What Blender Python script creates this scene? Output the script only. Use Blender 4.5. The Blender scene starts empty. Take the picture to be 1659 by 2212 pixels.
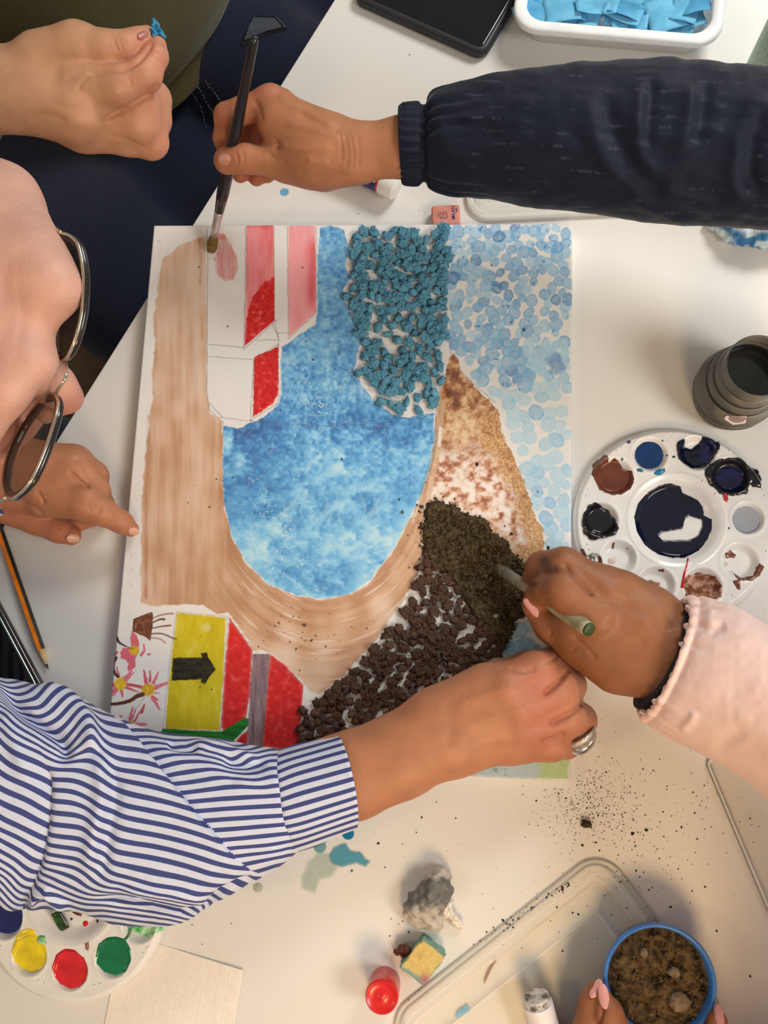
import bpy, bmesh, math, random
import numpy as np
from mathutils import Vector, Matrix

random.seed(7)
rng = np.random.default_rng(7)
S = bpy.context.scene
COL = S.collection

# ------------------------------------------------------------------ camera, world, light, exposure
T = 0.74            # height of the table top in metres
CAN = 18.0          # thickness of the stretched canvas in mm (its face is at T + CAN)
FPX = 1900.0        # focal length in pixels of the 1659 x 2212 frame
CX, CY = 829.5, 1106.0


def rodr(r):
    r = np.array(r, float)
    th = np.linalg.norm(r)
    k = r / th
    K = np.array([[0, -k[2], k[1]], [k[2], 0, -k[0]], [-k[1], k[0], 0]])
    return np.eye(3) + np.sin(th) * K + (1 - np.cos(th)) * K @ K


RCV = rodr((-0.1724, 0.0863, 0.0327)) @ np.diag([1, -1, -1.0])
TCV = np.array([-0.0341, -0.0268, 0.7915])
C0 = np.array([0, 0, T + CAN / 1000])
CAMPOS = C0 - RCV.T @ TCV
cam_data = bpy.data.cameras.new('camera')
cam = bpy.data.objects.new('camera', cam_data)
COL.objects.link(cam)
M = RCV.T @ np.diag([1, -1, -1.0])
mw = np.eye(4)
mw[:3, :3] = M
mw[:3, 3] = CAMPOS
cam.matrix_world = Matrix(mw.tolist())
cam_data.sensor_fit = 'VERTICAL'
cam_data.sensor_height = 36.0
cam_data.lens = FPX / 2212 * 36.0
cam_data.clip_start = 0.02
S.camera = cam

world = bpy.data.worlds.new('world')
S.world = world
world.use_nodes = True
bg = world.node_tree.nodes['Background']
bg.inputs[0].default_value = (1.0, 0.92, 0.80, 1)
bg.inputs[1].default_value = 0.27


def area(name, loc, target, size, energy, color, shape='DISK'):
    d = bpy.data.lights.new(name, 'AREA')
    d.shape = shape
    d.size = size
    d.energy = energy
    d.color = color
    o = bpy.data.objects.new(name, d)
    o.location = loc
    o.rotation_euler = (Vector(target) - Vector(loc)).to_track_quat('-Z', 'Y').to_euler()
    COL.objects.link(o)
    return o


area('unseen_lamp', (-1.35, -0.60, 2.45), (0, 0, T), 0.40, 3.6, (1.0, 0.62, 0.28))  # ceiling lamp outside the view
area('unseen_lamp', (0.36, -1.00, 1.60), (0.25, -0.40, T), 0.36, 5.4, (1.0, 0.65, 0.32))  # unseen lamp lowered so its falloff brightens the near part of the table
area('unseen_lamp', (0.75, 1.05, 1.75), (0.5, 0.95, T), 0.50, 14.0, (1.0, 0.97, 0.90))  # unseen lamp set low, aimed off the canvas to brighten the far table
area('unseen_lamp', (1.02, -0.45, 1.80), (0.55, 0.0, T), 0.50, 8.5, (1.0, 0.96, 0.87))  # unseen lamp lowered to make the right side brighter than the canvas middle
S.view_settings.view_transform = 'Standard'
S.view_settings.look = 'None'
S.view_settings.gamma = 1.0
S.view_settings.use_curve_mapping = False
S.view_settings.exposure = 0.18


# ------------------------------------------------------------------ helpers: photograph <-> place
def W(px, py, z):
    """point (m) where the view ray of pixel px,py meets the level z (mm above the table top)"""
    d = RCV.T @ np.array([(px - CX) / FPX, (py - CY) / FPX, 1.0])
    t = (T + z / 1000 - CAMPOS[2]) / d[2]
    return CAMPOS + d * t


def depth(p):
    return float((RCV @ (np.asarray(p) - C0) + TCV)[2])


def mpp(px, py, z):
    """metres per pixel at that point"""
    return depth(W(px, py, z)) / FPX


def project(P):
    P = np.asarray(P, float)
    c = (P - C0) @ RCV.T + TCV
    return np.stack([c[..., 0] / c[..., 2] * FPX + CX, c[..., 1] / c[..., 2] * FPX + CY], -1)


def Wn(px, py, z):
    px = np.asarray(px, float)
    py = np.asarray(py, float)
    d = np.stack([(px - CX) / FPX, (py - CY) / FPX, np.ones_like(px)], -1) @ RCV
    t = (T + np.asarray(z, float) / 1000 - CAMPOS[2]) / d[..., 2]
    return CAMPOS + d * t[..., None]


def lin(c):
    c = np.asarray(c, float) / 255
    return np.where(c <= 0.04045, c / 12.92, ((c + 0.055) / 1.055) ** 2.4)


WREF = lin((224, 215, 204))


def pc(r, g, b, k=0.80):
    """surface colour of something seen as r,g,b under light that shows the white table as WREF"""
    return np.clip(lin((r, g, b)) / WREF * k, 0.001, 0.93)


def c4(c):
    return (float(c[0]), float(c[1]), float(c[2]), 1.0)


# ------------------------------------------------------------------ helpers: materials
class NT:
    def __init__(s, name):
        s.m = bpy.data.materials.new(name)
        s.m.use_nodes = True
        s.t = s.m.node_tree
        s.b = s.t.nodes['Principled BSDF']

    def n(s, typ, **kw):
        nd = s.t.nodes.new(typ)
        for k, v in kw.items():
            if k.startswith('_'):
                setattr(nd, k[1:], v)
            else:
                nd.inputs[k.replace('__', ' ')].default_value = v
        return nd

    def l(s, a, b):
        s.t.links.new(a, b)


def setp(b, rough=0.5, spec=0.5, metal=0.0, sss=0.0, sssr=None, trans=0.0, ior=None, coat=0.0, sheen=0.0, alpha=None):
    b.inputs['Roughness'].default_value = rough
    b.inputs['Specular IOR Level'].default_value = spec
    b.inputs['Metallic'].default_value = metal
    if sss:
        b.inputs['Subsurface Weight'].default_value = sss
        b.inputs['Subsurface Radius'].default_value = sssr or (1.0, 0.35, 0.2)
        b.inputs['Subsurface Scale'].default_value = 0.004
    if trans:
        b.inputs['Transmission Weight'].default_value = trans
    if ior:
        b.inputs['IOR'].default_value = ior
    if coat:
        b.inputs['Coat Weight'].default_value = coat
        b.inputs['Coat Roughness'].default_value = 0.08
    if sheen:
        b.inputs['Sheen Weight'].default_value = sheen


def noise_mat(name, c1, c2, scale=40, detail=4, lo=0.35, hi=0.65, rough=0.5, spec=0.4, bump=0.0, bscale=None, bdist=0.001, **kw):
    """two-tone procedural material with optional noise bump"""
    n = NT(name)
    tc = n.n('ShaderNodeTexCoord')
    nz = n.n('ShaderNodeTexNoise', Scale=scale, Detail=detail)
    n.l(tc.outputs['Object'], nz.inputs['Vector'])
    r = n.n('ShaderNodeValToRGB')
    r.color_ramp.elements[0].position = lo
    r.color_ramp.elements[1].position = hi
    r.color_ramp.elements[0].color = c4(c1)
    r.color_ramp.elements[1].color = c4(c2)
    n.l(nz.outputs['Fac'], r.inputs['Fac'])
    n.l(r.outputs['Color'], n.b.inputs['Base Color'])
    if bump:
        nb = n.n('ShaderNodeTexNoise', Scale=bscale or scale * 3, Detail=5)
        n.l(tc.outputs['Object'], nb.inputs['Vector'])
        bp = n.n('ShaderNodeBump', Strength=bump, Distance=bdist)
        n.l(nb.outputs['Fac'], bp.inputs['Height'])
        n.l(bp.outputs['Normal'], n.b.inputs['Normal'])
    setp(n.b, rough, spec, **kw)
    return n.m


def plain(name, c, rough=0.5, spec=0.4, **kw):
    return noise_mat(name, np.asarray(c) * 0.96, np.clip(np.asarray(c) * 1.04, 0, 0.95), 60, 3, rough=rough, spec=spec, **kw)


def attr_mat(name, attr='col', rough=0.6, spec=0.3, bump=0.0, bscale=900, bdist=0.0004, **kw):
    """colour comes from a colour attribute (pigment)"""
    n = NT(name)
    a = n.n('ShaderNodeAttribute', _attribute_name=attr)
    n.l(a.outputs['Color'], n.b.inputs['Base Color'])
    if bump:
        tc = n.n('ShaderNodeTexCoord')
        nb = n.n('ShaderNodeTexNoise', Scale=bscale, Detail=3)
        n.l(tc.outputs['Object'], nb.inputs['Vector'])
        bp = n.n('ShaderNodeBump', Strength=bump, Distance=bdist)
        n.l(nb.outputs['Fac'], bp.inputs['Height'])
        n.l(bp.outputs['Normal'], n.b.inputs['Normal'])
    setp(n.b, rough, spec, **kw)
    return n.m


# ------------------------------------------------------------------ helpers: meshes and objects
def link(name, me, m=None, parent=None, smooth=True):
    o = bpy.data.objects.new(name, me)
    COL.objects.link(o)
    if m is not None:
        if isinstance(m, (list, tuple)):
            for x in m:
                me.materials.append(x)
        else:
            me.materials.append(m)
    if smooth and len(me.polygons):
        me.polygons.foreach_set('use_smooth', np.ones(len(me.polygons), bool))
    if parent is not None:
        o.parent = parent
        o.matrix_parent_inverse = parent.matrix_world.inverted()
    return o


def pymesh(name, V, Fq):
    me = bpy.data.meshes.new(name)
    V = np.asarray(V, np.float32)
    if isinstance(Fq, np.ndarray) and Fq.ndim == 2:
        k = Fq.shape[1]
        me.vertices.add(len(V))
        me.vertices.foreach_set('co', V.ravel())
        me.loops.add(Fq.size)
        me.loops.foreach_set('vertex_index', Fq.astype(np.int32).ravel())
        me.polygons.add(len(Fq))
        me.polygons.foreach_set('loop_start', np.arange(0, Fq.size, k, dtype=np.int32))
        me.polygons.foreach_set('loop_total', np.full(len(Fq), k, np.int32))
        me.update(calc_edges=True)
    else:
        me.from_pydata([tuple(map(float, v)) for v in V], [], [tuple(int(i) for i in f) for f in Fq])
    me.validate()
    return me


def vcol(me, C, name='col'):
    a = me.color_attributes.new(name, 'FLOAT_COLOR', 'POINT')
    C = np.asarray(C, np.float32)
    if C.shape[1] == 3:
        C = np.concatenate([C, np.ones((len(C), 1), np.float32)], 1)
    a.data.foreach_set('color', C.ravel())


def vfloat(me, v, name):
    a = me.attributes.new(name, 'FLOAT', 'POINT')
    a.data.foreach_set('value', np.asarray(v, np.float32).ravel())


def tag(o, label, cat, group=None, kind=None):
    if label:
        o['label'] = label
    if cat:
        o['category'] = cat
    if group:
        o['group'] = group
    if kind:
        o['kind'] = kind
    return o


def empty(name, loc):
    o = bpy.data.objects.new(name, None)
    o.empty_display_size = 0.02
    o.location = loc
    COL.objects.link(o)
    bpy.context.view_layer.update()
    return o


def gridfaces(nu, nv, cu=False, cv=False):
    """quads of a nu x nv grid (index = u*nv+v), closed in u or v if asked"""
    u = np.arange(nu if cu else nu - 1)
    v = np.arange(nv if cv else nv - 1)
    U, Vv = np.meshgrid(u, v, indexing='ij')
    U2, V2 = (U + 1) % nu, (Vv + 1) % nv
    return np.stack([U * nv + Vv, U2 * nv + Vv, U2 * nv + V2, U * nv + V2], -1).reshape(-1, 4)


def join(parts):
    """[(V, F list)...] -> V, F"""
    Vs, Fs, o = [], [], 0
    for V, Fq in parts:
        Vs.append(np.asarray(V, float))
        Fs += [[int(i) + o for i in f] for f in Fq]
        o += len(V)
    return np.concatenate(Vs), Fs


def catmull(P, n):
    """smooth curve through the rows of P, n points"""
    P = np.asarray(P, float)
    m = len(P)
    if m == 2:
        t = np.linspace(0, 1, n)[:, None]
        return P[0] * (1 - t) + P[1] * t
    Q = np.vstack([2 * P[0] - P[1], P, 2 * P[-1] - P[-2]])
    s = np.linspace(0, m - 1, n)
    i = np.minimum(s.astype(int), m - 2)
    t = (s - i)[:, None]
    a, b, c, d = Q[i], Q[i + 1], Q[i + 2], Q[i + 3]
    return 0.5 * (2 * b + (c - a) * t + (2 * a - 5 * b + 4 * c - d) * t ** 2 + (3 * b - a - 3 * c + d) * t ** 3)


def tube(P, r, ns=12, flat=1.0, cap=True):
    """tube along points P (n,3) with radii r"""
    P = np.asarray(P, float)
    n = len(P)
    r = np.broadcast_to(np.asarray(r, float), (n,))
    tg = np.gradient(P, axis=0)
    tg /= np.linalg.norm(tg, axis=1)[:, None] + 1e-12
    up = np.array([0, 0, 1.0])
    if abs(tg[0] @ up) > 0.9:
        up = np.array([1.0, 0, 0])
    V = []
    a = np.linspace(0, 2 * np.pi, ns, endpoint=False)
    for i in range(n):
        x = np.cross(up, tg[i])
        x /= np.linalg.norm(x) + 1e-12
        y = np.cross(tg[i], x)
        up = y
        V.append(P[i] + r[i] * (np.cos(a)[:, None] * x + flat * np.sin(a)[:, None] * y))
    V = np.concatenate(V)
    Fq = gridfaces(n, ns, cv=True).tolist()
    if cap:
        Fq.append(list(range(ns))[::-1])
        Fq.append([(n - 1) * ns + i for i in range(ns)])
    return V, Fq


def lathe(prof, c, ns=64, cap0=True, cap1=True, axis=None):
    """revolve [(r,z)...] (m) about a vertical line (or axis) through c"""
    prof = np.asarray(prof, float)
    a = np.linspace(0, 2 * np.pi, ns, endpoint=False)
    V = np.stack([prof[:, None, 0] * np.cos(a), prof[:, None, 0] * np.sin(a), np.broadcast_to(prof[:, None, 1], (len(prof), ns))], -1).reshape(-1, 3)
    Fq = gridfaces(len(prof), ns, cv=True)[:, ::-1].tolist()
    if cap0:
        Fq.append(list(range(ns))[::-1])
    if cap1:
        Fq.append([(len(prof) - 1) * ns + i for i in range(ns)])
    if axis is not None:
        q = Vector((0, 0, 1)).rotation_difference(Vector(axis))
        V = V @ np.array(q.to_matrix()).T
    return V + np.asarray(c), Fq


def rrect(cx, cy, w, h, r, n=8):
    """rounded rectangle outline, ccw"""
    P = []
    for sx, sy, a0 in ((1, 1, 0), (-1, 1, 90), (-1, -1, 180), (1, -1, 270)):
        for i in range(n + 1):
            a = math.radians(a0 + 90 * i / n)
            P.append((cx + sx * (w / 2 - r) + r * math.cos(a), cy + sy * (h / 2 - r) + r * math.sin(a)))
    return np.array(P)


def rings(rs, cap0=True, cap1=True):
    """stack of closed rings of equal point count -> mesh"""
    n = len(rs[0])
    V = np.concatenate([np.asarray(r, float) for r in rs])
    Fq = gridfaces(len(rs), n, cv=True).tolist()
    if cap0:
        Fq.append(list(range(n))[::-1])
    if cap1:
        Fq.append([(len(rs) - 1) * n + i for i in range(n)])
    return V, Fq


def ring_at(P2, z, M2=None):
    P2 = np.asarray(P2, float)
    return np.concatenate([P2, np.full((len(P2), 1), z)], 1)


def fix_normals(o):
    bm = bmesh.new()
    bm.from_mesh(o.data)
    bmesh.ops.recalc_face_normals(bm, faces=bm.faces)
    bm.to_mesh(o.data)
    bm.free()
    return o


def mesh_obj(name, VF, m, parent=None, smooth=True, edge=None):
    V, Fq = VF
    me = pymesh(name, V, Fq if isinstance(Fq, np.ndarray) else list(Fq))
    o = link(name, me, m, parent, smooth)
    fix_normals(o)
    if edge:
        me.set_sharp_from_angle(angle=math.radians(edge))
    return o


# ------------------------------------------------------------------ helpers: numpy noise
_LAT = np.random.default_rng(99).random((256, 256)).astype(np.float32)
_LAT3 = np.random.default_rng(98).random((64, 64, 64)).astype(np.float32)


def vnoise(x, y, seed=0):
    x = np.asarray(x, np.float32) + seed * 17.31
    y = np.asarray(y, np.float32) + seed * 9.77
    xi = np.floor(x).astype(np.int32)
    yi = np.floor(y).astype(np.int32)
    fx, fy = x - xi, y - yi
    fx = fx * fx * (3 - 2 * fx)
    fy = fy * fy * (3 - 2 * fy)
    a, b = xi & 255, (xi + 1) & 255
    c, d = yi & 255, (yi + 1) & 255
    return (_LAT[a, c] * (1 - fx) + _LAT[b, c] * fx) * (1 - fy) + (_LAT[a, d] * (1 - fx) + _LAT[b, d] * fx) * fy


def fbm(x, y, seed=0, o=4):
    s, a, t = 0, 1.0, 0
    for i in range(o):
        s = s + a * vnoise(x * 2 ** i, y * 2 ** i, seed + i * 3)
        t += a
        a *= 0.5
    return s / t


def vnoise3(P, seed=0):
    P = np.asarray(P, np.float32) + seed * 7.13
    I = np.floor(P).astype(np.int32)
    f = P - I
    f = f * f * (3 - 2 * f)
    r = 0
    for dx in (0, 1):
        for dy in (0, 1):
            for dz in (0, 1):
                w = (f[..., 0] if dx else 1 - f[..., 0]) * (f[..., 1] if dy else 1 - f[..., 1]) * (f[..., 2] if dz else 1 - f[..., 2])
                r = r + w * _LAT3[(I[..., 0] + dx) & 63, (I[..., 1] + dy) & 63, (I[..., 2] + dz) & 63]
    return r


def fbm3(P, seed=0, o=3):
    s, a, t = 0, 1.0, 0
    for i in range(o):
        s = s + a * vnoise3(P * 2 ** i, seed + i * 2)
        t += a
        a *= 0.5
    return s / t


def sstep(a, b, x):
    t = np.clip((x - a) / (b - a), 0, 1)
    return t * t * (3 - 2 * t)


def poly_sd(poly, X, Y):
    """signed distance to a polygon, negative inside"""
    P = np.asarray(poly, np.float32)
    d = np.full(X.shape, 1e9, np.float32)
    ins = np.zeros(X.shape, bool)
    for (ax, ay), (bx, by) in zip(P, np.roll(P, -1, 0)):
        ex, ey = bx - ax, by - ay
        wx, wy = X - ax, Y - ay
        t = np.clip((wx * ex + wy * ey) / (ex * ex + ey * ey + 1e-9), 0, 1)
        d = np.minimum(d, (wx - ex * t) ** 2 + (wy - ey * t) ** 2)
        if ay != by:
            ins ^= ((ay > Y) != (by > Y)) & (X < ex * (Y - ay) / ey + ax)
    d = np.sqrt(d)
    return np.where(ins, -d, d)


def line_d(P, X, Y):
    """distance to a polyline and position 0..1 along it"""
    P = np.asarray(P, np.float32)
    d = np.full(X.shape, 1e9, np.float32)
    s = np.zeros(X.shape, np.float32)
    n = len(P) - 1
    for i in range(n):
        (ax, ay), (bx, by) = P[i], P[i + 1]
        ex, ey = bx - ax, by - ay
        wx, wy = X - ax, Y - ay
        t = np.clip((wx * ex + wy * ey) / (ex * ex + ey * ey + 1e-9), 0, 1)
        q = np.sqrt((wx - ex * t) ** 2 + (wy - ey * t) ** 2)
        m = q < d
        d = np.where(m, q, d)
        s = np.where(m, (i + t) / n, s)
    return d, s


# ------------------------------------------------------------------ helpers: organic bodies (distance field -> one continuous surface)
def surface_nets(D, org, h):
    D = D.astype(np.float32)
    nx, ny, nz = D.shape
    cs = np.array([nx - 1, ny - 1, nz - 1])
    ins = D < 0
    keys, pts, quads = [], [], []
    cid = lambda i, j, k: (i * cs[1] + j) * cs[2] + k
    for ax in range(3):
        sl0 = [slice(None)] * 3
        sl1 = [slice(None)] * 3
        sl0[ax] = slice(0, -1)
        sl1[ax] = slice(1, None)
        ch = ins[tuple(sl0)] != ins[tuple(sl1)]
        E = np.argwhere(ch)
        b, c = (ax + 1) % 3, (ax + 2) % 3
        ok = (E[:, b] > 0) & (E[:, c] > 0) & (E[:, b] < D.shape[b] - 1) & (E[:, c] < D.shape[c] - 1)
        E = E[ok]
        d0 = D[E[:, 0], E[:, 1], E[:, 2]]
        E1 = E.copy()
        E1[:, ax] += 1
        d1 = D[E1[:, 0], E1[:, 1], E1[:, 2]]
        t = d0 / (d0 - d1)
        p = E.astype(np.float32)
        p[:, ax] += t
        q = []
        for db, dc in ((0, 0), (-1, 0), (-1, -1), (0, -1)):
            e = E.copy()
            e[:, b] += db
            e[:, c] += dc
            k = cid(e[:, 0], e[:, 1], e[:, 2])
            keys.append(k)
            pts.append(p)
            q.append(k)
        q = np.stack(q, 1)
        flip = d0 > 0
        q[flip] = q[flip][:, ::-1]
        quads.append(q)
    keys = np.concatenate(keys)
    pts = np.concatenate(pts)
    quads = np.concatenate(quads)
    u, inv = np.unique(keys, return_inverse=True)
    cnt = np.bincount(inv)
    V = np.stack([np.bincount(inv, pts[:, a]) / cnt for a in range(3)], 1)
    Q = np.searchsorted(u, quads)
    return V * h + org, Q


class Blob:
    """smooth union of tapered limbs; points are (px, py, z mm, radius px): the centre lies on the view ray of that pixel at level z"""

    def __init__(s, vox=1.25):
        s.ops = []
        s.vox = vox
        s.tint = []

    @staticmethod
    def pt(p):
        q = W(p[0], p[1], p[2])
        r = p[3] * depth(q) / FPX
        return (q - np.array([0, 0, T])) * 1000, r * 1000

    def limb(s, *pts, k=4.0, ki=3.0, flat=1.0):
        """chain of round cones, blended into the body with radius k (mm); flat squeezes it vertically"""
        s.ops.append(('limb', [s.pt(p) for p in pts], k, ki, flat))
        return s

    def ball(s, p, rad, k=6.0, rot=0.0, tilt=0.0):
        c, _ = s.pt((p[0], p[1], p[2], 1))
        s.ops.append(('ell', c, np.array(rad, float), k, rot, tilt))
        return s

    def cut(s, *pts, k=1.5):
        """crease: smooth subtraction of a thin limb"""
        s.ops.append(('cut', [s.pt(p) for p in pts], k, 1.0, 1.0))
        return s

    def red(s, px, py, z, rpx, a):
        c, r = s.pt((px, py, z, rpx))
        s.tint.append((c, r, a))
        return s

    def build(s):
        h = s.vox
        los, his = [], []
        for op in s.ops:
            if op[0] == 'ell':
                m = max(op[2])
                los.append(op[1] - m)
                his.append(op[1] + m)
            elif op[0] == 'limb':
                for c, r in op[1]:
                    los.append(c - r)
                    his.append(c + r)
        lo = np.min(los, 0) - 6
        hi = np.max(his, 0) + 6
        n = np.ceil((hi - lo) / h).astype(int) + 1
        D = np.full(n, 60.0, np.float32)
        axes = [lo[i] + h * np.arange(n[i], dtype=np.float32) for i in range(3)]

        def window(a, b):
            sl, g = [], []
            for i in range(3):
                i0 = max(0, int((a[i] - lo[i]) / h))
                i1 = min(n[i], int((b[i] - lo[i]) / h) + 2)
                sl.append(slice(i0, i1))
                g.append(axes[i][i0:i1])
            return tuple(sl), np.meshgrid(*g, indexing='ij')

        def cone(X, Y, Z, a, ra, b, rb, flat):
            e = b - a
            L2 = float(e @ e) + 1e-9
            wx, wy, wz = X - a[0], Y - a[1], Z - a[2]
            t = np.clip((wx * e[0] + wy * e[1] + wz * e[2]) / L2, 0, 1)
            dz = (wz - t * e[2]) / flat
            return np.sqrt((wx - t * e[0]) ** 2 + (wy - t * e[1]) ** 2 + dz * dz) - (ra + (rb - ra) * t)

        def smin(a, b, k):
            if k <= 0.01:
                return np.minimum(a, b)
            hh = np.maximum(k - np.abs(a - b), 0) / k
            return np.minimum(a, b) - hh * hh * k * 0.25

        for op in s.ops:
            if op[0] == 'ell':
                _, c, rad, k, rot, tilt = op
                m = max(rad) + k + 4
                sl, (X, Y, Z) = window(c - m, c + m)
                x, y, z = X - c[0], Y - c[1], Z - c[2]
                ca, sa = math.cos(rot), math.sin(rot)
                x, y = ca * x + sa * y, -sa * x + ca * y
                ca, sa = math.cos(tilt), math.sin(tilt)
                x, z = ca * x + sa * z, -sa * x + ca * z
                q = np.sqrt((x / rad[0]) ** 2 + (y / rad[1]) ** 2 + (z / rad[2]) ** 2)
                q2 = np.sqrt((x / rad[0] ** 2) ** 2 + (y / rad[1] ** 2) ** 2 + (z / rad[2] ** 2) ** 2) + 1e-6
                D[sl] = smin(D[sl], q * (q - 1) / q2, k)
                continue
            kind, P, k, ki, flat = op
            m = max(r for _, r in P) + k + ki + 4
            a = np.min([c for c, _ in P], 0) - m
            b = np.max([c for c, _ in P], 0) + m
            sl, (X, Y, Z) = window(a, b)
            f = None
            if len(P) == 1:
                P = [P[0], (P[0][0] + 0.01, P[0][1])]
            for (c0, r0), (c1, r1) in zip(P[:-1], P[1:]):
                d = cone(X, Y, Z, c0, r0, c1, r1, flat)
                f = d if f is None else smin(f, d, ki)
            if kind == 'limb':
                D[sl] = smin(D[sl], f, k)
            else:
                D[sl] = -smin(-D[sl], f, k)
        V, Q = surface_nets(D, lo, h)
        # two light smoothing passes
        for _ in range(2):
            acc = np.zeros_like(V)
            cnt = np.zeros(len(V))
            for a, b in ((0, 1), (1, 2), (2, 3), (3, 0)):
                i, j = Q[:, a], Q[:, b]
                for ax in range(3):
                    acc[:, ax] += np.bincount(i, V[j, ax], len(V)) + np.bincount(j, V[i, ax], len(V))
                cnt += np.bincount(i, minlength=len(V)) + np.bincount(j, minlength=len(V))
            V = V * 0.5 + 0.5 * acc / np.maximum(cnt, 1)[:, None]
        tint = np.zeros(len(V))
        for c, r, a in s.tint:
            tint += a * np.exp(-((V - c) ** 2).sum(1) / (r * r))
        return V / 1000 + np.array([0, 0, T]), Q, tint


def loft(secs, nu, nv, closed_end=(True, True), power=2.0):
    """tube whose sections are given by two edge pixels: (ax,ay,bx,by,z,hup,hdown) -> (V[nu,nv,3], v angle); z, h in mm"""
    S_ = catmull(np.array(secs, float), nu)
    A = Wn(S_[:, 0], S_[:, 1], S_[:, 4])
    B = Wn(S_[:, 2], S_[:, 3], S_[:, 4])
    C = (A + B) / 2
    H = (A - B) / 2
    th = np.linspace(0, 2 * np.pi, nv, endpoint=False)
    ct, st = np.cos(th), np.sin(th)
    if power != 2.0:
        ct = np.sign(ct) * np.abs(ct) ** (2 / power)
        st = np.sign(st) * np.abs(st) ** (2 / power)
    up = np.where(st[None, :] > 0, S_[:, 5:6] * st[None, :], S_[:, 6:7] * st[None, :]) / 1000
    V = C[:, None, :] + H[:, None, :] * ct[None, :, None]
    V[..., 2] += up
    return V, th


def grid_normals(V, closed_v=True):
    du = np.gradient(V, axis=0)
    if closed_v:
        dv = (np.roll(V, -1, 1) - np.roll(V, 1, 1)) / 2
    else:
        dv = np.gradient(V, axis=1)
    n = np.cross(du, dv)
    return n / (np.linalg.norm(n, axis=-1, keepdims=True) + 1e-12)


class RBF:
    """thin-plate interpolation of scattered values"""

    def __init__(s, P, v, lam=0.0):
        P = np.asarray(P, float)
        s.c = P.mean(0)
        s.sc = P.std()
        s.P = (P - s.c) / s.sc
        n = len(P)
        r2 = ((s.P[:, None] - s.P[None]) ** 2).sum(-1)
        K = 0.5 * r2 * np.log(r2 + 1e-12) + lam * np.eye(n)
        A = np.zeros((n + 3, n + 3))
        A[:n, :n] = K
        A[:n, n] = 1
        A[:n, n + 1:] = s.P
        A[n:, :n] = A[:n, n:].T
        s.w = np.linalg.solve(A, np.concatenate([np.asarray(v, float), np.zeros(3)]))

    def __call__(s, X):
        sh = X.shape[:-1]
        Q = (X.reshape(-1, 2) - s.c) / s.sc
        out = np.zeros(len(Q))
        for i in range(0, len(Q), 20000):
            q = Q[i:i + 20000]
            r2 = ((q[:, None] - s.P[None]) ** 2).sum(-1)
            out[i:i + 20000] = (0.5 * r2 * np.log(r2 + 1e-12)) @ s.w[:-3] + s.w[-3] + q @ s.w[-2:]
        return out.reshape(sh)
# ------------------------------------------------------------------ the setting: floor, white table, wooden chair
floor_m = noise_mat('floor_tiles', pc(120, 108, 95), pc(140, 126, 112), 6, 5, rough=0.5)
fl = link('floor', pymesh('floor', [(-6, -6, 0), (6, -6, 0), (6, 6, 0), (-6, 6, 0)], [(0, 1, 2, 3)]), floor_m, smooth=False)
fl['kind'] = 'structure'

E1, E2 = W(720, 0, 0)[:2], W(115, 961, 0)[:2]
eu = (E1 - E2) / np.linalg.norm(E1 - E2)
ev = np.array([eu[1], -eu[0]])
n = NT('white_laminate')
tc = n.n('ShaderNodeTexCoord')
nz = n.n('ShaderNodeTexNoise', Scale=900.0, Detail=2.0)
n.l(tc.outputs['Object'], nz.inputs['Vector'])
r_ = n.n('ShaderNodeValToRGB')
r_.color_ramp.elements[0].color = c4(pc(221, 212, 200))
r_.color_ramp.elements[1].color = c4(pc(227, 218, 206))
n.l(nz.outputs['Fac'], r_.inputs['Fac'])
n.l(r_.outputs['Color'], n.b.inputs['Base Color'])
bp = n.n('ShaderNodeBump', Strength=0.06, Distance=0.0003)
n.l(nz.outputs['Fac'], bp.inputs['Height'])
n.l(bp.outputs['Normal'], n.b.inputs['Normal'])
setp(n.b, 0.42, 0.4)
table_m = n.m
steel_m = plain('painted_steel', pc(180, 178, 175), 0.35)
table = empty('table', (*((E1 + E2) / 2 + ev * 0.46), 0))
tag(table, 'large white laminate table carrying the painted canvas and all the art supplies', 'table')


def slab(o, u0, u1, v0, v1, z0, z1, bev=0.003):
    rs = []
    for z, ins in ((z0, bev), (z0 + bev, 0), (z1 - bev, 0), (z1 - bev * 0.3, bev * 0.3), (z1, bev)):
        P = rrect((u0 + u1) / 2, (v0 + v1) / 2, u1 - u0 - 2 * ins, v1 - v0 - 2 * ins, 0.012, 6)
        XY = o + P[:, :1] * eu + P[:, 1:] * ev
        rs.append(ring_at(XY, z))
    return rings(rs)


mesh_obj('tabletop', slab(E2, -0.45, 1.25, 0, 0.93, T - 0.025, T), table_m, table, edge=40)
for u, v in ((-0.35, 0.12), (1.15, 0.12), (-0.35, 0.83), (1.15, 0.83)):
    c = E2 + u * eu + v * ev
    mesh_obj('leg', lathe([(0.02, 0), (0.02, T - 0.026)], (c[0], c[1], 0), 24), steel_m, table, edge=40)

# wooden chair seat showing between the dark trousers and the table
wood_m = noise_mat('brown_wood', pc(105, 80, 55), pc(135, 104, 72), 14, 6, rough=0.5, bump=0.1)
c = W(175, 800, -350)
chair = empty('wooden_chair', (c[0] - 0.16, c[1], 0))
tag(chair, 'brown wooden chair just visible between the dark trousers and the table edge', 'chair')
o2 = np.array([c[0] - 0.02, c[1] - 0.02])
mesh_obj('seat', slab(o2, -0.23, 0.20, -0.42, 0.05, 0.37, 0.39, 0.006), wood_m, chair, edge=40)
for u, v in ((-0.19, -0.37), (0.16, -0.37), (-0.19, 0.0), (0.16, 0.0)):
    q = o2 + u * eu + v * ev
    mesh_obj('leg', lathe([(0.016, 0), (0.02, 0.369)], (q[0], q[1], 0), 16), wood_m, chair, edge=40)
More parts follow.
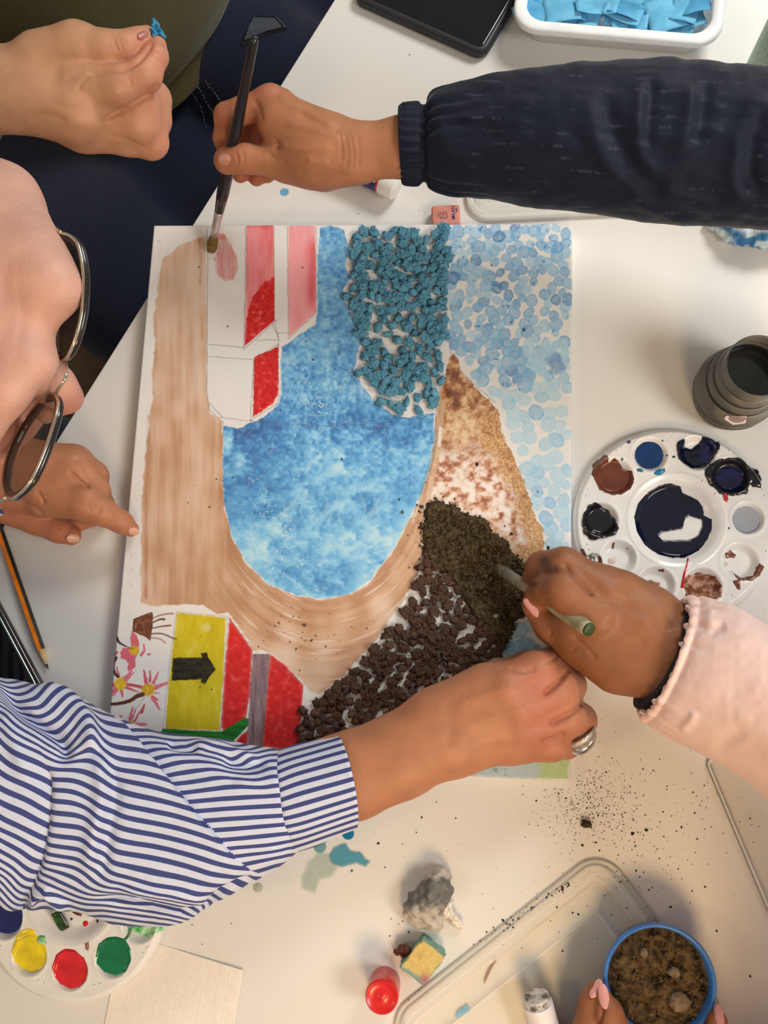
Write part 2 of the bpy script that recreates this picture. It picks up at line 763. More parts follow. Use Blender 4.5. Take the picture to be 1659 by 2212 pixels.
# ------------------------------------------------------------------ the canvas: a stretched panel with its painting (pigment per vertex)
CW, CH = 0.40, 0.50
STEP = 0.0005
nx, ny = int(CW / STEP) + 1, int(CH / STEP) + 1
gx = np.linspace(-CW / 2, CW / 2, nx)
gy = np.linspace(-CH / 2, CH / 2, ny)
GX, GY = np.meshgrid(gx, gy, indexing='ij')
PX = project(np.stack([GX, GY, np.full_like(GX, T + CAN / 1000)], -1)).astype(np.float32)
X, Y = PX[..., 0], PX[..., 1]
WHITE = pc(222, 213, 203)
PIG = np.ones((nx, ny, 3), np.float32) * WHITE.astype(np.float32)
n1 = fbm(X / 26, Y / 26, 1, 4)
PIG *= (0.975 + 0.05 * n1)[..., None]
RAISE = np.zeros((nx, ny), np.float32)      # paint relief in mm


def win(x0, y0, x1, y1, m=6):
    P = Wn([x0, x1, x1, x0], [y0, y0, y1, y1], CAN)
    i0 = int(np.clip((P[:, 0].min() + CW / 2) / STEP - m, 0, nx - 1))
    i1 = int(np.clip((P[:, 0].max() + CW / 2) / STEP + m, 1, nx))
    j0 = int(np.clip((P[:, 1].min() + CH / 2) / STEP - m, 0, ny - 1))
    j1 = int(np.clip((P[:, 1].max() + CH / 2) / STEP + m, 1, ny))
    return slice(i0, i1), slice(j0, j1)


def pwin(poly, m=40):
    a = np.array(poly, float)
    return win(a[:, 0].min() - m, a[:, 1].min() - m, a[:, 0].max() + m, a[:, 1].max() + m)


def lay(w, alpha, col):
    alpha = np.clip(alpha, 0, 1)[..., None].astype(np.float32)
    PIG[w] = PIG[w] * (1 - alpha) + np.asarray(col, np.float32) * alpha


def area_mask(poly, soft=1.2, rough=4.0, rs=12.0, seed=0):
    w = pwin(poly)
    x, y = X[w], Y[w]
    d = poly_sd(poly, x, y)
    if rough:
        d = d + rough * 2 * (fbm(x / rs, y / rs, seed, 4) - 0.5)
    return w, sstep(soft, -soft, d), d


def ramp(v, stops):
    pos = [s[0] for s in stops]
    cs = np.array([s[1] for s in stops])
    return np.stack([np.interp(v, pos, cs[:, k]) for k in range(3)], -1)


# --- sand: brown wash with long brush streaks
SAND = [(352, 560), (372, 548), (388, 530), (415, 522), (442, 505), (445, 560), (447, 700), (447, 850), (455, 893), (478, 905), (482, 935), (480, 1000), (486, 1100), (502, 1165),
        (530, 1215), (580, 1263), (640, 1287), (700, 1295), (760, 1283), (800, 1258), (850, 1190), (890, 1115), (922, 1040), (938, 960), (943, 880), (952, 830), (965, 800), (972, 860), (955, 960),
        (935, 1060), (918, 1090), (912, 1160), (906, 1230), (870, 1300), (820, 1372), (740, 1462), (690, 1502), (668, 1492), (652, 1470), (585, 1410), (545, 1402), (520, 1360), (493, 1325),
        (470, 1325), (440, 1308), (380, 1305), (345, 1310), (306, 1302), (305, 1200), (306, 1080), (318, 950), (330, 870), (330, 800), (336, 740), (331, 690), (338, 640), (345, 600)]
w, a, d = area_mask(SAND, 2.0, 4.5, 14, 2)
x, y = X[w], Y[w]
rr = np.sqrt(((x - 700) / 1.0) ** 2 + ((y - 960) / 1.45) ** 2)
th = np.arctan2(y - 960, x - 700)
st1 = fbm(x / 9, y / 130, 3, 4)
st2 = fbm(rr / 7, th * 2.2, 4, 4)
k = sstep(1150, 1290, y) * sstep(400, 520, x) + sstep(780, 900, x) * sstep(1000, 1100, y)
k = np.clip(k, 0, 1)
st = st1 * (1 - k) + st2 * k
big = fbm(x / 80, y / 120, 5, 3)
v = np.clip(0.5 + 0.5 * (st - 0.5) + 1.25 * (big - 0.5) - 0.10 * sstep(900, 500, y) + 0.12 * sstep(820, 900, x) - 0.1 * sstep(1000, 1250, y) * sstep(560, 400, x), 0, 1)
col = ramp(v, [(0, pc(220, 190, 166)), (0.35, pc(206, 168, 138)), (0.6, pc(190, 144, 110)), (1, pc(160, 106, 68))])
wh = sstep(0.68, 0.8, fbm(rr / 4, th * 5, 8, 3)) * k * 0.55
lay(w, a * 0.97, col)
lay(w, a * wh, pc(226, 205, 188))
for P, wd in (([(431, 515), (434, 560), (432, 612)], 6), ([(436, 680), (437, 730)], 4), ([(322, 900), (318, 1000), (316, 1100), (315, 1290)], 7)):
    ww = pwin(P, 20)
    q, s = line_d(P, X[ww], Y[ww])
    lay(ww, sstep(wd, 0, q) * 0.55 * fbm(X[ww] / 5, Y[ww] / 30, 3, 3) * 1.5, pc(160, 100, 55))

# --- sea
SEA = [(692, 492), (715, 488), (742, 495), (750, 520), (756, 545), (745, 575), (757, 600), (742, 625), (745, 655), (765, 690), (785, 730), (772, 765), (765, 800), (785, 838), (812, 872),
       (845, 893), (880, 903), (920, 893), (937, 893), (938, 940), (930, 1000), (914, 1055), (888, 1115), (850, 1185), (800, 1252), (760, 1281), (700, 1294), (640, 1286), (580, 1262), (530, 1212), (502, 1162),
       (486, 1100), (481, 1020), (483, 920), (515, 925), (545, 912), (570, 902), (602, 872), (608, 850), (606, 780), (610, 750), (640, 728), (682, 700), (686, 650), (686, 560)]
w, a, d = area_mask(SEA, 1.5, 3.0, 9, 6)
x, y = X[w], Y[w]
fine = fbm(x / 8, y / 8, 11, 4)
med = fbm(x / 26 + 0.8 * fine, y / 20, 12, 4)
bigv = fbm(x / 85 + med, y / 70, 13, 3)
v = 0.46 + 0.0 * x
v = v + 0.12 * sstep(860, 900, y) * sstep(975, 925, y) * 1.3
v = v - 0.06 * sstep(1060, 1200, y) - 0.16 * sstep(1000, 1250, y) * sstep(720, 900, x)
v = v + 0.10 * sstep(560, 480, np.hypot(x - 560, y - 1000) * 2.0 + 300) + 0.18 * np.exp(-((x - 545) ** 2 + (y - 1120) ** 2) / 50 ** 2) + 0.13 * np.exp(-(((x - 640) / 150) ** 2 + ((y - 1225) / 35) ** 2))
v = v + 0.16 * np.exp(-(((x - 850) / 60) ** 2 + ((y - 960) / 60) ** 2)) + 0.14 * np.exp(-(((x - 640) / 90) ** 2 + ((y - 890) / 40) ** 2))
mot = sstep(950, 990, y)
v = v + (0.62 - 0.12 * mot) * (fine - 0.5) * (0.55 + 0.55 * sstep(1100, 960, y)) + 0.62 * (med - 0.5) + 0.6 * (bigv - 0.5) * sstep(800, 950, y)
col = ramp(np.clip(v, 0, 1), [(0, pc(200, 220, 224)), (0.22, pc(160, 203, 222)), (0.42, pc(112, 177, 214)), (0.6, pc(72, 146, 194)), (0.8, pc(44, 116, 174)), (1, pc(32, 88, 146))])
upper = sstep(900, 840, y)
colu = ramp(np.clip(0.5 + 1.05 * (fine - 0.5) + 0.6 * (med - 0.5), 0, 1), [(0, pc(150, 195, 212)), (0.4, pc(96, 158, 196)), (0.7, pc(66, 132, 182)), (1, pc(36, 92, 150))])
uk = (upper * (0.85 - 0.45 * sstep(700, 900, y)))[..., None]
col = col * (1 - uk) + colu * uk
lay(w, a * (0.95), col)
rid = 1 - np.abs(2 * fbm(x / 16 + 1.5 * med, y / 13, 15, 4) - 1)
fl_ = sstep(0.965, 0.995, rid) * (0.25 + 0.6 * np.exp(-((np.hypot(x - 690, y - 850) - 30) / 45) ** 2) + 0.7 * np.exp(-(((x - 600 - (y - 1150) * 0.5) / 40) ** 2)) * sstep(1000, 1100, y))
lay(w, a * np.clip(fl_, 0, 0.85), pc(214, 226, 226))
# arcs of lighter brushwork below the horizon
for k_ in range(16):
    cx0 = 640 + 14 * k_
    P = [(cx0 + 18 * math.sin(t * 1.3 + k_) - 10 * t, 1040 + 26 * t + 6 * (k_ % 5)) for t in np.linspace(0, 4, 8)]
    ww = pwin(P, 12)
    q, s = line_d(P, X[ww], Y[ww])
    lay(ww, sstep(5, 1, q) * np.sin(np.pi * s) * 0.28 * sstep(1.2, -1.2, poly_sd(SEA, X[ww], Y[ww])), pc(176, 212, 226))

# --- white area where the houses are pencilled in: pink and red roofs
PINK1 = [(532, 486), (591, 486), (592, 560), (593, 640), (594, 692), (528, 748), (531, 640)]
w, a, d = area_mask(PINK1, 1.2, 0.8, 8, 21)
x, y = X[w], Y[w]
v = np.clip(0.45 + 0.9 * (fbm(x / 10, y / 60, 22, 4) - 0.5) + 0.35 * sstep(560, 590, x) * sstep(600, 500, y) + 0.25 * sstep(500, 486, y), 0, 1)
lay(w, a, ramp(v, [(0, pc(232, 160, 158)), (0.5, pc(222, 122, 122)), (1, pc(203, 78, 82))]))
RED1 = [(575, 608), (594, 598), (594, 692), (528, 748), (535, 680), (545, 640), (560, 622)]
w, a, d = area_mask(RED1, 1.2, 6, 8, 23)
x, y = X[w], Y[w]
a = a * sstep(1.2, -1.2, poly_sd(PINK1, x, y))
rn = fbm(x / 6, y / 6, 24, 4)
lay(w, a, ramp(np.clip(0.5 + 1.6 * (rn - 0.42), 0, 1), [(0, pc(235, 120, 115)), (0.35, pc(214, 48, 45)), (1, pc(190, 26, 28))]))
PINK2 = [(624, 487), (680, 487), (682, 560), (682, 675), (625, 727), (622, 600)]
w, a, d = area_mask(PINK2, 1.2, 0.8, 8, 25)
x, y = X[w], Y[w]
v = np.clip(0.25 + 0.6 * (fbm(x / 14, y / 70, 26, 4) - 0.5) + 0.6 * sstep(655, 676, x) * sstep(500, 540, y) * sstep(690, 640, y), 0, 1)
lay(w, a, ramp(v, [(0, pc(238, 172, 170)), (0.5, pc(228, 138, 138)), (1, pc(208, 80, 84))]))
RED2 = [(549, 772), (602, 747), (601, 850), (590, 872), (546, 902)]
w, a, d = area_mask(RED2, 1.2, 2.5, 7, 27)
x, y = X[w], Y[w]
rn = fbm(x / 6, y / 6, 28, 4)
lay(w, a, ramp(np.clip(0.5 + 1.6 * (rn - 0.42), 0, 1), [(0, pc(230, 110, 105)), (0.35, pc(212, 45, 42)), (1, pc(188, 26, 28))]))
SM = [(470, 505), (485, 505), (500, 530), (512, 555), (514, 580), (505, 605), (485, 607), (468, 590), (463, 555), (470, 530)]
w, a, d = area_mask(SM, 3, 3, 10, 29)
x, y = X[w], Y[w]
lay(w, a * 0.85, ramp(fbm(x / 7, y / 40, 30, 3), [(0.25, pc(215, 185, 178)), (0.75, pc(206, 120, 112))]))
lay(w, sstep(11, 4, np.hypot(x - 479, y - 512)) * 0.7, pc(196, 84, 78))


def pencil(P, wd=1.1, al=0.55, col=None, jit=0.0, seed=0):
    P = np.array(P, float)
    ww = pwin(P, 10)
    xx, yy = X[ww], Y[ww]
    if jit:
        xx = xx + jit * 2 * (fbm(xx / 15, yy / 15, seed, 2) - 0.5)
        yy = yy + jit * 2 * (fbm(xx / 15, yy / 15, seed + 5, 2) - 0.5)
    q, s = line_d(P, xx, yy)
    lay(ww, sstep(wd + 0.7, wd - 0.5, q) * al * (0.55 + 0.9 * fbm(xx / 3, yy / 3, seed + 2, 2)), pc(95, 92, 92) if col is None else col)


for P in ([(447, 490), (449, 560), (448, 700), (447, 850), (453, 885), (470, 902), (545, 909)], [(452, 870), (480, 900)], [(530, 490), (530, 640), (526, 755), (600, 690)], [(592, 490), (593, 690), (603, 735), (601, 747)],
          [(621, 490), (622, 640), (623, 732), (682, 676)], [(683, 490), (683, 676)], [(451, 744), (527, 751)], [(449, 770), (549, 777), (601, 744)], [(588, 698), (603, 735)], [(600, 719), (622, 719)], [(548, 778), (541, 908)],
          [(601, 744), (602, 868)], [(555, 735), (600, 734)], [(541, 908), (602, 870)], [(541, 910), (690, 921), (760, 918), (815, 914)], [(963, 560), (965, 700), (974, 764)], [(943, 880), (938, 960), (915, 1050)],
          [(975, 770), (1005, 812), (1070, 870)], [(935, 893), (905, 905), (860, 902)], [(483, 910), (481, 960)]):
    pencil(P, 0.9, 0.5, jit=1.2, seed=int(P[0][0]) % 17)

# --- dabbed blue sky on the right
MOUNT = [(972, 770), (980, 766), (990, 778), (994, 800), (1010, 818), (1035, 845), (1062, 868), (1078, 892), (1082, 925), (1095, 958), (1115, 1000), (1130, 1035), (1142, 1070), (1150, 1098), (1160, 1125), (1172, 1140),
         (1176, 1175), (1172, 1195), (1140, 1225), (1080, 1200), (1000, 1120), (935, 1090), (918, 1090), (928, 1030), (940, 985), (947, 930), (952, 870), (960, 825), (966, 790)]
r2 = np.random.default_rng(31)
pts = []
for _ in range(9000):
    x0, y0 = r2.uniform(972, 1228), r2.uniform(490, 1450)
    if y0 > 1200 and x0 < 1085:
        continue
    mind = 17 + 5 * sstep(760, 900, y0)
    if all((x0 - p[0]) ** 2 + (y0 - p[1]) ** 2 > mind * mind for p in pts):
        pts.append((x0, y0))
mount_sd = poly_sd(MOUNT, np.array([p[0] for p in pts], np.float32), np.array([p[1] for p in pts], np.float32))
for (x0, y0), sd in zip(pts, mount_sd):
    if sd < 12:
        continue
    if r2.random() < 0.06:
        continue
    rad = r2.uniform(10, 16) + 3.5 * sstep(720, 900, y0)
    e = r2.uniform(0.72, 1.0)
    an = r2.uniform(0, np.pi)
    ww = win(x0 - 30, y0 - 30, x0 + 30, y0 + 30)
    xx, yy = X[ww] - x0, Y[ww] - y0
    u_ = xx * math.cos(an) + yy * math.sin(an)
    v_ = (-xx * math.sin(an) + yy * math.cos(an)) / e
    q = np.hypot(u_, v_) + 5 * (fbm((xx + x0) / 9, (yy + y0) / 9, int(x0) % 50, 3) - 0.5)
    low = sstep(760, 900, y0)
    dark = np.clip(0.55 - 0.5 * low + r2.normal(0, 0.22), 0, 1)
    c0 = ramp(np.array(dark), [(0, pc(176, 202, 209)), (0.4, pc(142, 183, 204)), (0.75, pc(102, 156, 192)), (1, pc(72, 124, 168))])
    al = 0.72 + 0.15 * sstep(rad * 0.55, rad * 0.95, q)
    al = al * (0.62 + 0.75 * fbm((xx + x0) / 4.5, (yy + y0) / 4.5, 7, 3))
    lay(ww, sstep(rad + 1.2, rad - 1.2, q) * al, c0)
    if r2.random() < 0.16 * (1 - low) + 0.05:
        lay(ww, sstep(0.58, 0.72, fbm((xx + x0) / 5, (yy + y0) / 5, 9, 3)) * sstep(rad, rad * 0.6, q) * 0.7, pc(40, 96, 155))
for P, c0, al in (([(1130, 745), (1228, 735), (1232, 800), (1180, 820), (1140, 800)], pc(178, 204, 212), 0.6), ([(1180, 770), (1210, 765), (1222, 800), (1200, 812), (1182, 795)], pc(70, 110, 158), 0.5),
                  ([(1090, 1385), (1135, 1375), (1170, 1395), (1165, 1430), (1085, 1432)], pc(112, 168, 198), 0.8), ([(1100, 800), (1120, 785), (1125, 830), (1103, 835)], pc(76, 128, 178), 0.4)):
    w, a, d = area_mask(P, 4, 9, 14, 33)
    lay(w, a * al * (0.5 + fbm(X[w] / 6, Y[w] / 6, 3, 3)), c0)

# --- brown mountain
w, a, d = area_mask(MOUNT, 1.0, 4.5, 6, 41)
x, y = X[w], Y[w]
f1 = fbm(x / 17, y / 15, 42, 4)
f2 = fbm(x / 3.2, y / 3.2, 43, 3)
vv = 0.5 + 1.7 * (f1 - 0.5) + 0.55 * (f2 - 0.5) + 0.28 * np.exp(-((x - 962) / 26) ** 2) * sstep(950, 850, y) - 0.25 * np.exp(-(((x - 1040) / 30) ** 2 + ((y - 930) / 60) ** 2))
up = ramp(np.clip(vv, 0, 1), [(0, pc(224, 190, 148)), (0.3, pc(204, 158, 110)), (0.55, pc(176, 116, 68)), (0.8, pc(140, 78, 42)), (1, pc(104, 52, 28))])
v2 = 0.42 + 2.0 * (fbm(x / 13, y / 11, 44, 3) - 0.5) + 0.4 * (f2 - 0.5)
lowc = ramp(np.clip(v2, 0, 1), [(0, pc(230, 214, 200)), (0.4, pc(218, 186, 164)), (0.65, pc(194, 138, 104)), (1, pc(140, 72, 44))])
v3 = 0.5 + 1.3 * (f2 - 0.5) + 0.5 * (f1 - 0.5)
edg = ramp(np.clip(v3, 0, 1), [(0, pc(226, 186, 138)), (0.4, pc(200, 148, 92)), (0.75, pc(172, 114, 62)), (1, pc(128, 78, 40))])
kl = sstep(930, 1010, y + 30 * (f1 - 0.5))[..., None]
ke = sstep(52, 22, -d + 20 * (f1 - 0.5)) * sstep(920, 990, y) * sstep(950, 1060, x + 0.5 * (1000 - y))
ke = np.maximum(ke, sstep(0.5, 0.9, sstep(1000, 1060, x) * sstep(860, 900, y) * sstep(1010, 960, y)))[..., None]
col = up * (1 - kl) + lowc * kl
col = col * (1 - ke) + edg * ke
lay(w, a * (0.94), col)
w2 = pwin([(930, 880), (962, 1080)], 10)
q, s = line_d([(958, 850), (951, 930), (941, 1000), (926, 1070)], X[w2], Y[w2])
lay(w2, sstep(9, 3, q) * 0.8, pc(206, 166, 132))
q, s = line_d([(943, 930), (936, 985), (920, 1040), (900, 1090)], X[w2], Y[w2])
lay(w2, sstep(5, 1, q) * 0.5, pc(110, 130, 120))
lay(w2, sstep(4.5, 2, line_d([(952, 925), (949, 962)], X[w2], Y[w2])[0]) * 0.8, pc(226, 220, 212))

# --- yellow house
YEL = [(383, 1324), (488, 1334), (482, 1460), (474, 1578), (357, 1574), (368, 1440)]
w, a, d = area_mask(YEL, 1.2, 1.8, 8, 51)
x, y = X[w], Y[w]
v = np.clip(0.5 + 1.1 * (fbm(x / 20, y / 40, 52, 4) - 0.5) + 0.3 * (fbm(x / 4, y / 12, 53, 3) - 0.5), 0, 1)
lay(w, a, ramp(v, [(0, pc(214, 196, 84)), (0.35, pc(202, 180, 34)), (0.7, pc(192, 168, 18)), (1, pc(170, 148, 16))]))
lay(w, a * sstep(9, 2, np.hypot((x - 445) / 1.1, y - 1356) - 4) * 0.35, pc(222, 210, 160))
DOOR = [(373, 1421), (436, 1420), (434, 1412), (446, 1409), (453, 1424), (466, 1446), (452, 1462), (444, 1478), (433, 1474), (434, 1468), (371, 1470)]
w, a, d = area_mask(DOOR, 1.0, 1.6, 6, 54)
lay(w, a, ramp(fbm(X[w] / 12, Y[w] / 5, 55, 3), [(0.3, pc(28, 24, 16)), (0.7, pc(52, 46, 30))]))
ROOF_A = [(496, 1334), (520, 1368), (545, 1404), (540, 1500), (530, 1560), (500, 1600), (478, 1570), (486, 1440)]
ROOF_B = [(584, 1412), (620, 1440), (655, 1480), (650, 1560), (647, 1625), (566, 1612), (575, 1500)]
ROOF_C = [(538, 1575), (534, 1612), (505, 1608), (520, 1588)]
for P, sd in ((ROOF_A, 56), (ROOF_B, 57), (ROOF_C, 58)):
    w, a, d = area_mask(P, 1.2, 1.6, 7, sd)
    x, y = X[w], Y[w]
    v = np.clip(0.55 + 1.1 * (fbm(x / 9, y / 9, sd, 4) - 0.5), 0, 1)
    lay(w, a, ramp(v, [(0, pc(228, 92, 88)), (0.4, pc(208, 40, 38)), (1, pc(184, 24, 26))]))
    lay(w, a * sstep(6, 1, -d) * 0.18, pc(230, 160, 150))
MAU = [(546, 1412), (583, 1413), (576, 1500), (568, 1612), (535, 1612), (540, 1500)]
w, a, d = area_mask(MAU, 1.0, 1.2, 6, 60)
lay(w, a, ramp(fbm(X[w] / 6, Y[w] / 40, 61, 4), [(0.25, pc(150, 122, 124)), (0.75, pc(108, 82, 86))]))
GRN = [(346, 1582), (352, 1573), (420, 1578), (478, 1580), (500, 1568), (528, 1550), (538, 1552), (537, 1566), (515, 1590), (500, 1604), (420, 1600), (350, 1592)]
w, a, d = area_mask(GRN, 1.0, 1.0, 6, 62)
lay(w, a, ramp(fbm(X[w] / 30, Y[w] / 5, 63, 3), [(0.3, pc(38, 128, 44)), (0.7, pc(24, 96, 36))]))
for P in ([(381, 1322), (366, 1440), (352, 1576)], [(381, 1322), (490, 1332)], [(492, 1332), (484, 1460), (476, 1580)], [(494, 1332), (547, 1402), (655, 1478)], [(545, 1405), (540, 1500), (534, 1600)], [(584, 1412), (575, 1500), (568, 1612)]):
    pencil(P, 0.8, 0.45, jit=1.0, seed=int(P[1][0]) % 13)

# --- flower pot, branch and flowers
BR = pc(96, 50, 32)
POT = [(288, 1337), (326, 1322), (331, 1324), (330, 1352), (325, 1384), (312, 1375), (286, 1364)]
w, a, d = area_mask(POT, 0.8, 1.0, 5, 70)
lay(w, a, ramp(fbm(X[w] / 5, Y[w] / 5, 71, 3), [(0.3, pc(136, 82, 58)), (0.7, pc(102, 56, 38))]))
lay(w, sstep(1.5, 0.2, np.abs(d + 1.5)) * 0.6, pc(70, 34, 22))
lay(w, sstep(2, 0.6, line_d([(294, 1348), (292, 1358)], X[w], Y[w])[0]) * 0.7, pc(180, 130, 105))


def stroke(P, w0, w1, col, al=1.0, seed=0, jit=1.0):
    P = catmull(np.array(P, float), 14)
    ww = pwin(P, 14)
    xx = X[ww] + jit * 2 * (fbm(X[ww] / 6, Y[ww] / 6, seed, 2) - 0.5)
    q, s = line_d(P, xx, Y[ww])
    wd = w0 + (w1 - w0) * s
    lay(ww, sstep(wd + 0.7, wd - 0.7, q) * al, np.asarray(col)[None, None] * (0.8 + 0.4 * fbm(xx / 4, Y[ww] / 4, seed + 1, 3))[..., None])


for P, w0, w1, c0 in (([(331, 1335), (350, 1328), (374, 1325)], 1.5, 2, pc(160, 120, 104)), ([(330, 1345), (345, 1338), (355, 1338)], 1.5, 2.6, BR), ([(330, 1357), (350, 1353), (369, 1351)], 1.4, 2, pc(120, 72, 56)),
                      ([(328, 1369), (350, 1369), (372, 1378), (381, 1380)], 1.6, 1.8, pc(120, 76, 60)), ([(326, 1378), (345, 1380), (358, 1389)], 1.6, 1.6, pc(170, 132, 118))):
    stroke(P, w0, w1, c0, 0.95, 3)
PK = pc(196, 66, 84)
PK2 = pc(212, 100, 112)
w, a, d = area_mask([(285, 1364), (296, 1372), (301, 1390), (298, 1405), (290, 1412), (284, 1400), (282, 1380)], 0.8, 1.5, 5, 72)
lay(w, a, PK2)
w, a, d = area_mask([(266, 1400), (280, 1398), (296, 1412), (292, 1430), (294, 1440), (282, 1452), (278, 1435), (272, 1425), (262, 1422), (259, 1412)], 0.8, 3, 6, 73)
lay(w, a, PK2)
stroke([(311, 1392), (312, 1405), (305, 1415)], 1.5, 3, PK2)
stroke([(247, 1414), (254, 1408)], 4, 2, PK)
stroke([(320, 1414), (325, 1413)], 2, 1.5, PK)
stroke([(278, 1440), (279, 1452)], 3, 0.8, PK2)


def flower(cx, cy, r, petals, c0):
    for (x0, y0, x1, y1, wd) in petals:
        stroke([(x0, y0), ((x0 + x1) / 2, (y0 + y1) / 2), (x1, y1)], wd * 0.8, wd * 0.35, PK if (x0 + y1) % 3 < 1.5 else PK2, 0.92, int(x1) % 9, 1.5)
    ww = win(cx - r - 8, cy - r - 8, cx + r + 8, cy + r + 8)
    q = np.hypot(X[ww] - cx, Y[ww] - cy) + 4 * (fbm(X[ww] / 5, Y[ww] / 5, 74, 3) - 0.5)
    lay(ww, sstep(r + 1, r - 1, q), ramp(fbm(X[ww] / 5, Y[ww] / 5, 75, 3), [(0.3, c0), (0.7, np.asarray(c0) * 0.72)]))


flower(290, 1405, 11, [], pc(220, 172, 48))
flower(260, 1477, 13, [(258, 1466, 252, 1441, 4), (268, 1466, 285, 1450, 5), (272, 1470, 289, 1452, 4), (246, 1480, 236, 1480, 6), (250, 1488, 238, 1498, 6), (252, 1490, 244, 1502, 6), (262, 1492, 265, 1505, 5), (272, 1485, 300, 1495, 4),
                       (274, 1478, 303, 1484, 5)], pc(232, 190, 40))
flower(320, 1490, 14, [(316, 1474, 311, 1448, 5), (324, 1472, 325, 1449, 4), (332, 1475, 343, 1452, 5), (336, 1485, 362, 1475, 7), (334, 1497, 344, 1497, 2), (330, 1505, 342, 1512, 4), (330, 1508, 345, 1532, 6), (305, 1484, 282, 1478, 5)], pc(222, 172, 48))
flower(284, 1566, 10, [(280, 1556, 287, 1526, 4), (284, 1556, 293, 1530, 3.5), (290, 1558, 312, 1522, 3), (306, 1538, 313, 1522, 5), (292, 1566, 316, 1564, 7), (262, 1548, 258, 1545, 3), (278, 1552, 276, 1545, 2)], pc(232, 176, 90))
stroke([(250, 1374), (258, 1388), (272, 1396)], 3.4, 1.6, pc(60, 30, 24))
stroke([(272, 1396), (284, 1401)], 1.0, 0.8, pc(70, 40, 34))
stroke([(251, 1421), (244, 1436), (247, 1452), (254, 1462)], 3.6, 2.8, pc(66, 34, 26))
stroke([(233, 1521), (255, 1520), (280, 1514), (296, 1504), (308, 1500)], 3.2, 5.0, pc(98, 54, 40))
stroke([(233, 1521), (255, 1520), (280, 1514), (300, 1502)], 0.8, 0.8, pc(60, 28, 20), 0.7)
pencil([(313, 1505), (295, 1530), (285, 1552)], 0.7, 0.5, pc(120, 50, 56))

# --- bottom strip in blue and green, faint pencil notes in the margin
w, a, d = area_mask([(640, 1640), (975, 1640), (1229, 1640), (1229, 1684), (1100, 1680), (985, 1673), (640, 1660)], 2.5, 5, 12, 80)
x, y = X[w], Y[w]
g = sstep(1150, 1180, x) + 0.5 * fbm(x / 30, y / 12, 81, 3) - 0.25
lay(w, a * (0.55 + 0.5 * fbm(x / 4, y / 4, 82, 3)), ramp(np.clip(g, 0, 1), [(0, pc(166, 188, 196)), (0.35, pc(172, 190, 172)), (1, pc(166, 194, 118))]))
lay(w, a * sstep(0.6, 0.75, fbm(x / 10, y / 6, 83, 3)) * sstep(1120, 1080, x) * 0.6, pc(92, 118, 84))
for (x0, y0) in ((283, 1230), (284, 1262), (285, 1200), (344, 520), (350, 536)):
    r3 = np.random.default_rng(int(x0 + y0))
    pencil([(x0 + r3.uniform(-5, 5), y0 + r3.uniform(-6, 6)) for _ in range(7)], 0.5, 0.28, pc(120, 118, 125))
# specks of soil and paint
for _ in range(150):
    x0, y0 = (r2.normal(655, 60), r2.normal(1370, 28)) if _ < 55 else ((r2.normal(900, 25), r2.normal(1150, 45)) if _ < 85 else (r2.uniform(330, 1200), r2.uniform(560, 1500)))
    rad = abs(r2.normal(0, 0.9)) + 0.7
    ww = win(x0 - 6, y0 - 6, x0 + 6, y0 + 6, 2)
    lay(ww, sstep(rad + 0.7, rad - 0.5, np.hypot(X[ww] - x0, Y[ww] - y0)) * 0.85, pc(52, 42, 30))
for x0, y0, rad in ((1030, 1003, 3.5), (492, 705, 1.6), (1184, 1184, 3.4), (862, 1079, 2), (738, 992, 2)):
    ww = win(x0 - 8, y0 - 8, x0 + 8, y0 + 8, 2)
    lay(ww, sstep(rad + 0.7, rad - 0.5, np.hypot(X[ww] - x0, (Y[ww] - y0) * 0.7)), pc(34, 28, 24))

dev = np.abs(PIG - WHITE).sum(-1)
RAISE = 0.10 * sstep(0.05, 0.4, dev) * (0.6 + 0.8 * fbm(X / 5, Y / 5, 90, 3))
n = NT('painted_canvas_weave')
a_ = n.n('ShaderNodeAttribute', _attribute_name='pigment')
n.l(a_.outputs['Color'], n.b.inputs['Base Color'])
tc = n.n('ShaderNodeTexCoord')
w1 = n.n('ShaderNodeTexWave', Scale=520.0, Distortion=1.0)
w1.bands_direction = 'X'
w2_ = n.n('ShaderNodeTexWave', Scale=520.0, Distortion=1.0)
w2_.bands_direction = 'Y'
ad = n.n('ShaderNodeMath', _operation='ADD')
for q_, i_ in ((w1, 0), (w2_, 1)):
    n.l(tc.outputs['Object'], q_.inputs['Vector'])
    n.l(q_.outputs['Fac'], ad.inputs[i_])
bp = n.n('ShaderNodeBump', Strength=0.22, Distance=0.0003)
n.l(ad.outputs[0], bp.inputs['Height'])
n.l(bp.outputs['Normal'], n.b.inputs['Normal'])
setp(n.b, 0.6, 0.3)
canvas_m = n.m
primed_m = noise_mat('primed_cloth', pc(216, 208, 198), pc(224, 215, 205), 300, 3, rough=0.7, bump=0.1)

canvas = empty('canvas', (0, 0, T))
tag(canvas, 'large painted canvas of a bay with red roofed houses, glued paper pellets and soil', 'painting')
bm_ = 0.0022
edge_in = np.minimum(np.minimum(GX + CW / 2, CW / 2 - GX), np.minimum(GY + CH / 2, CH / 2 - GY))
drop = np.where(edge_in < bm_, bm_ - np.sqrt(np.maximum(bm_ ** 2 - (bm_ - edge_in) ** 2, 0)), 0)
V = np.stack([GX, GY, T + CAN / 1000 + RAISE / 1000 - drop], -1).reshape(-1, 3)
me = pymesh('painted_face', V, gridfaces(nx, ny))
vcol(me, PIG.reshape(-1, 3), 'pigment')
link('painted_face', me, canvas_m, canvas)
zt = T + CAN / 1000 - bm_
side = rings([ring_at(rrect(0, 0, CW, CH, 0.0006, 2), T + 0.0005), ring_at(rrect(0, 0, CW, CH, 0.0006, 2), zt + 0.0002)], True, False)
mesh_obj('stretched_side', side, primed_m, canvas, edge=40)
del PIG, V

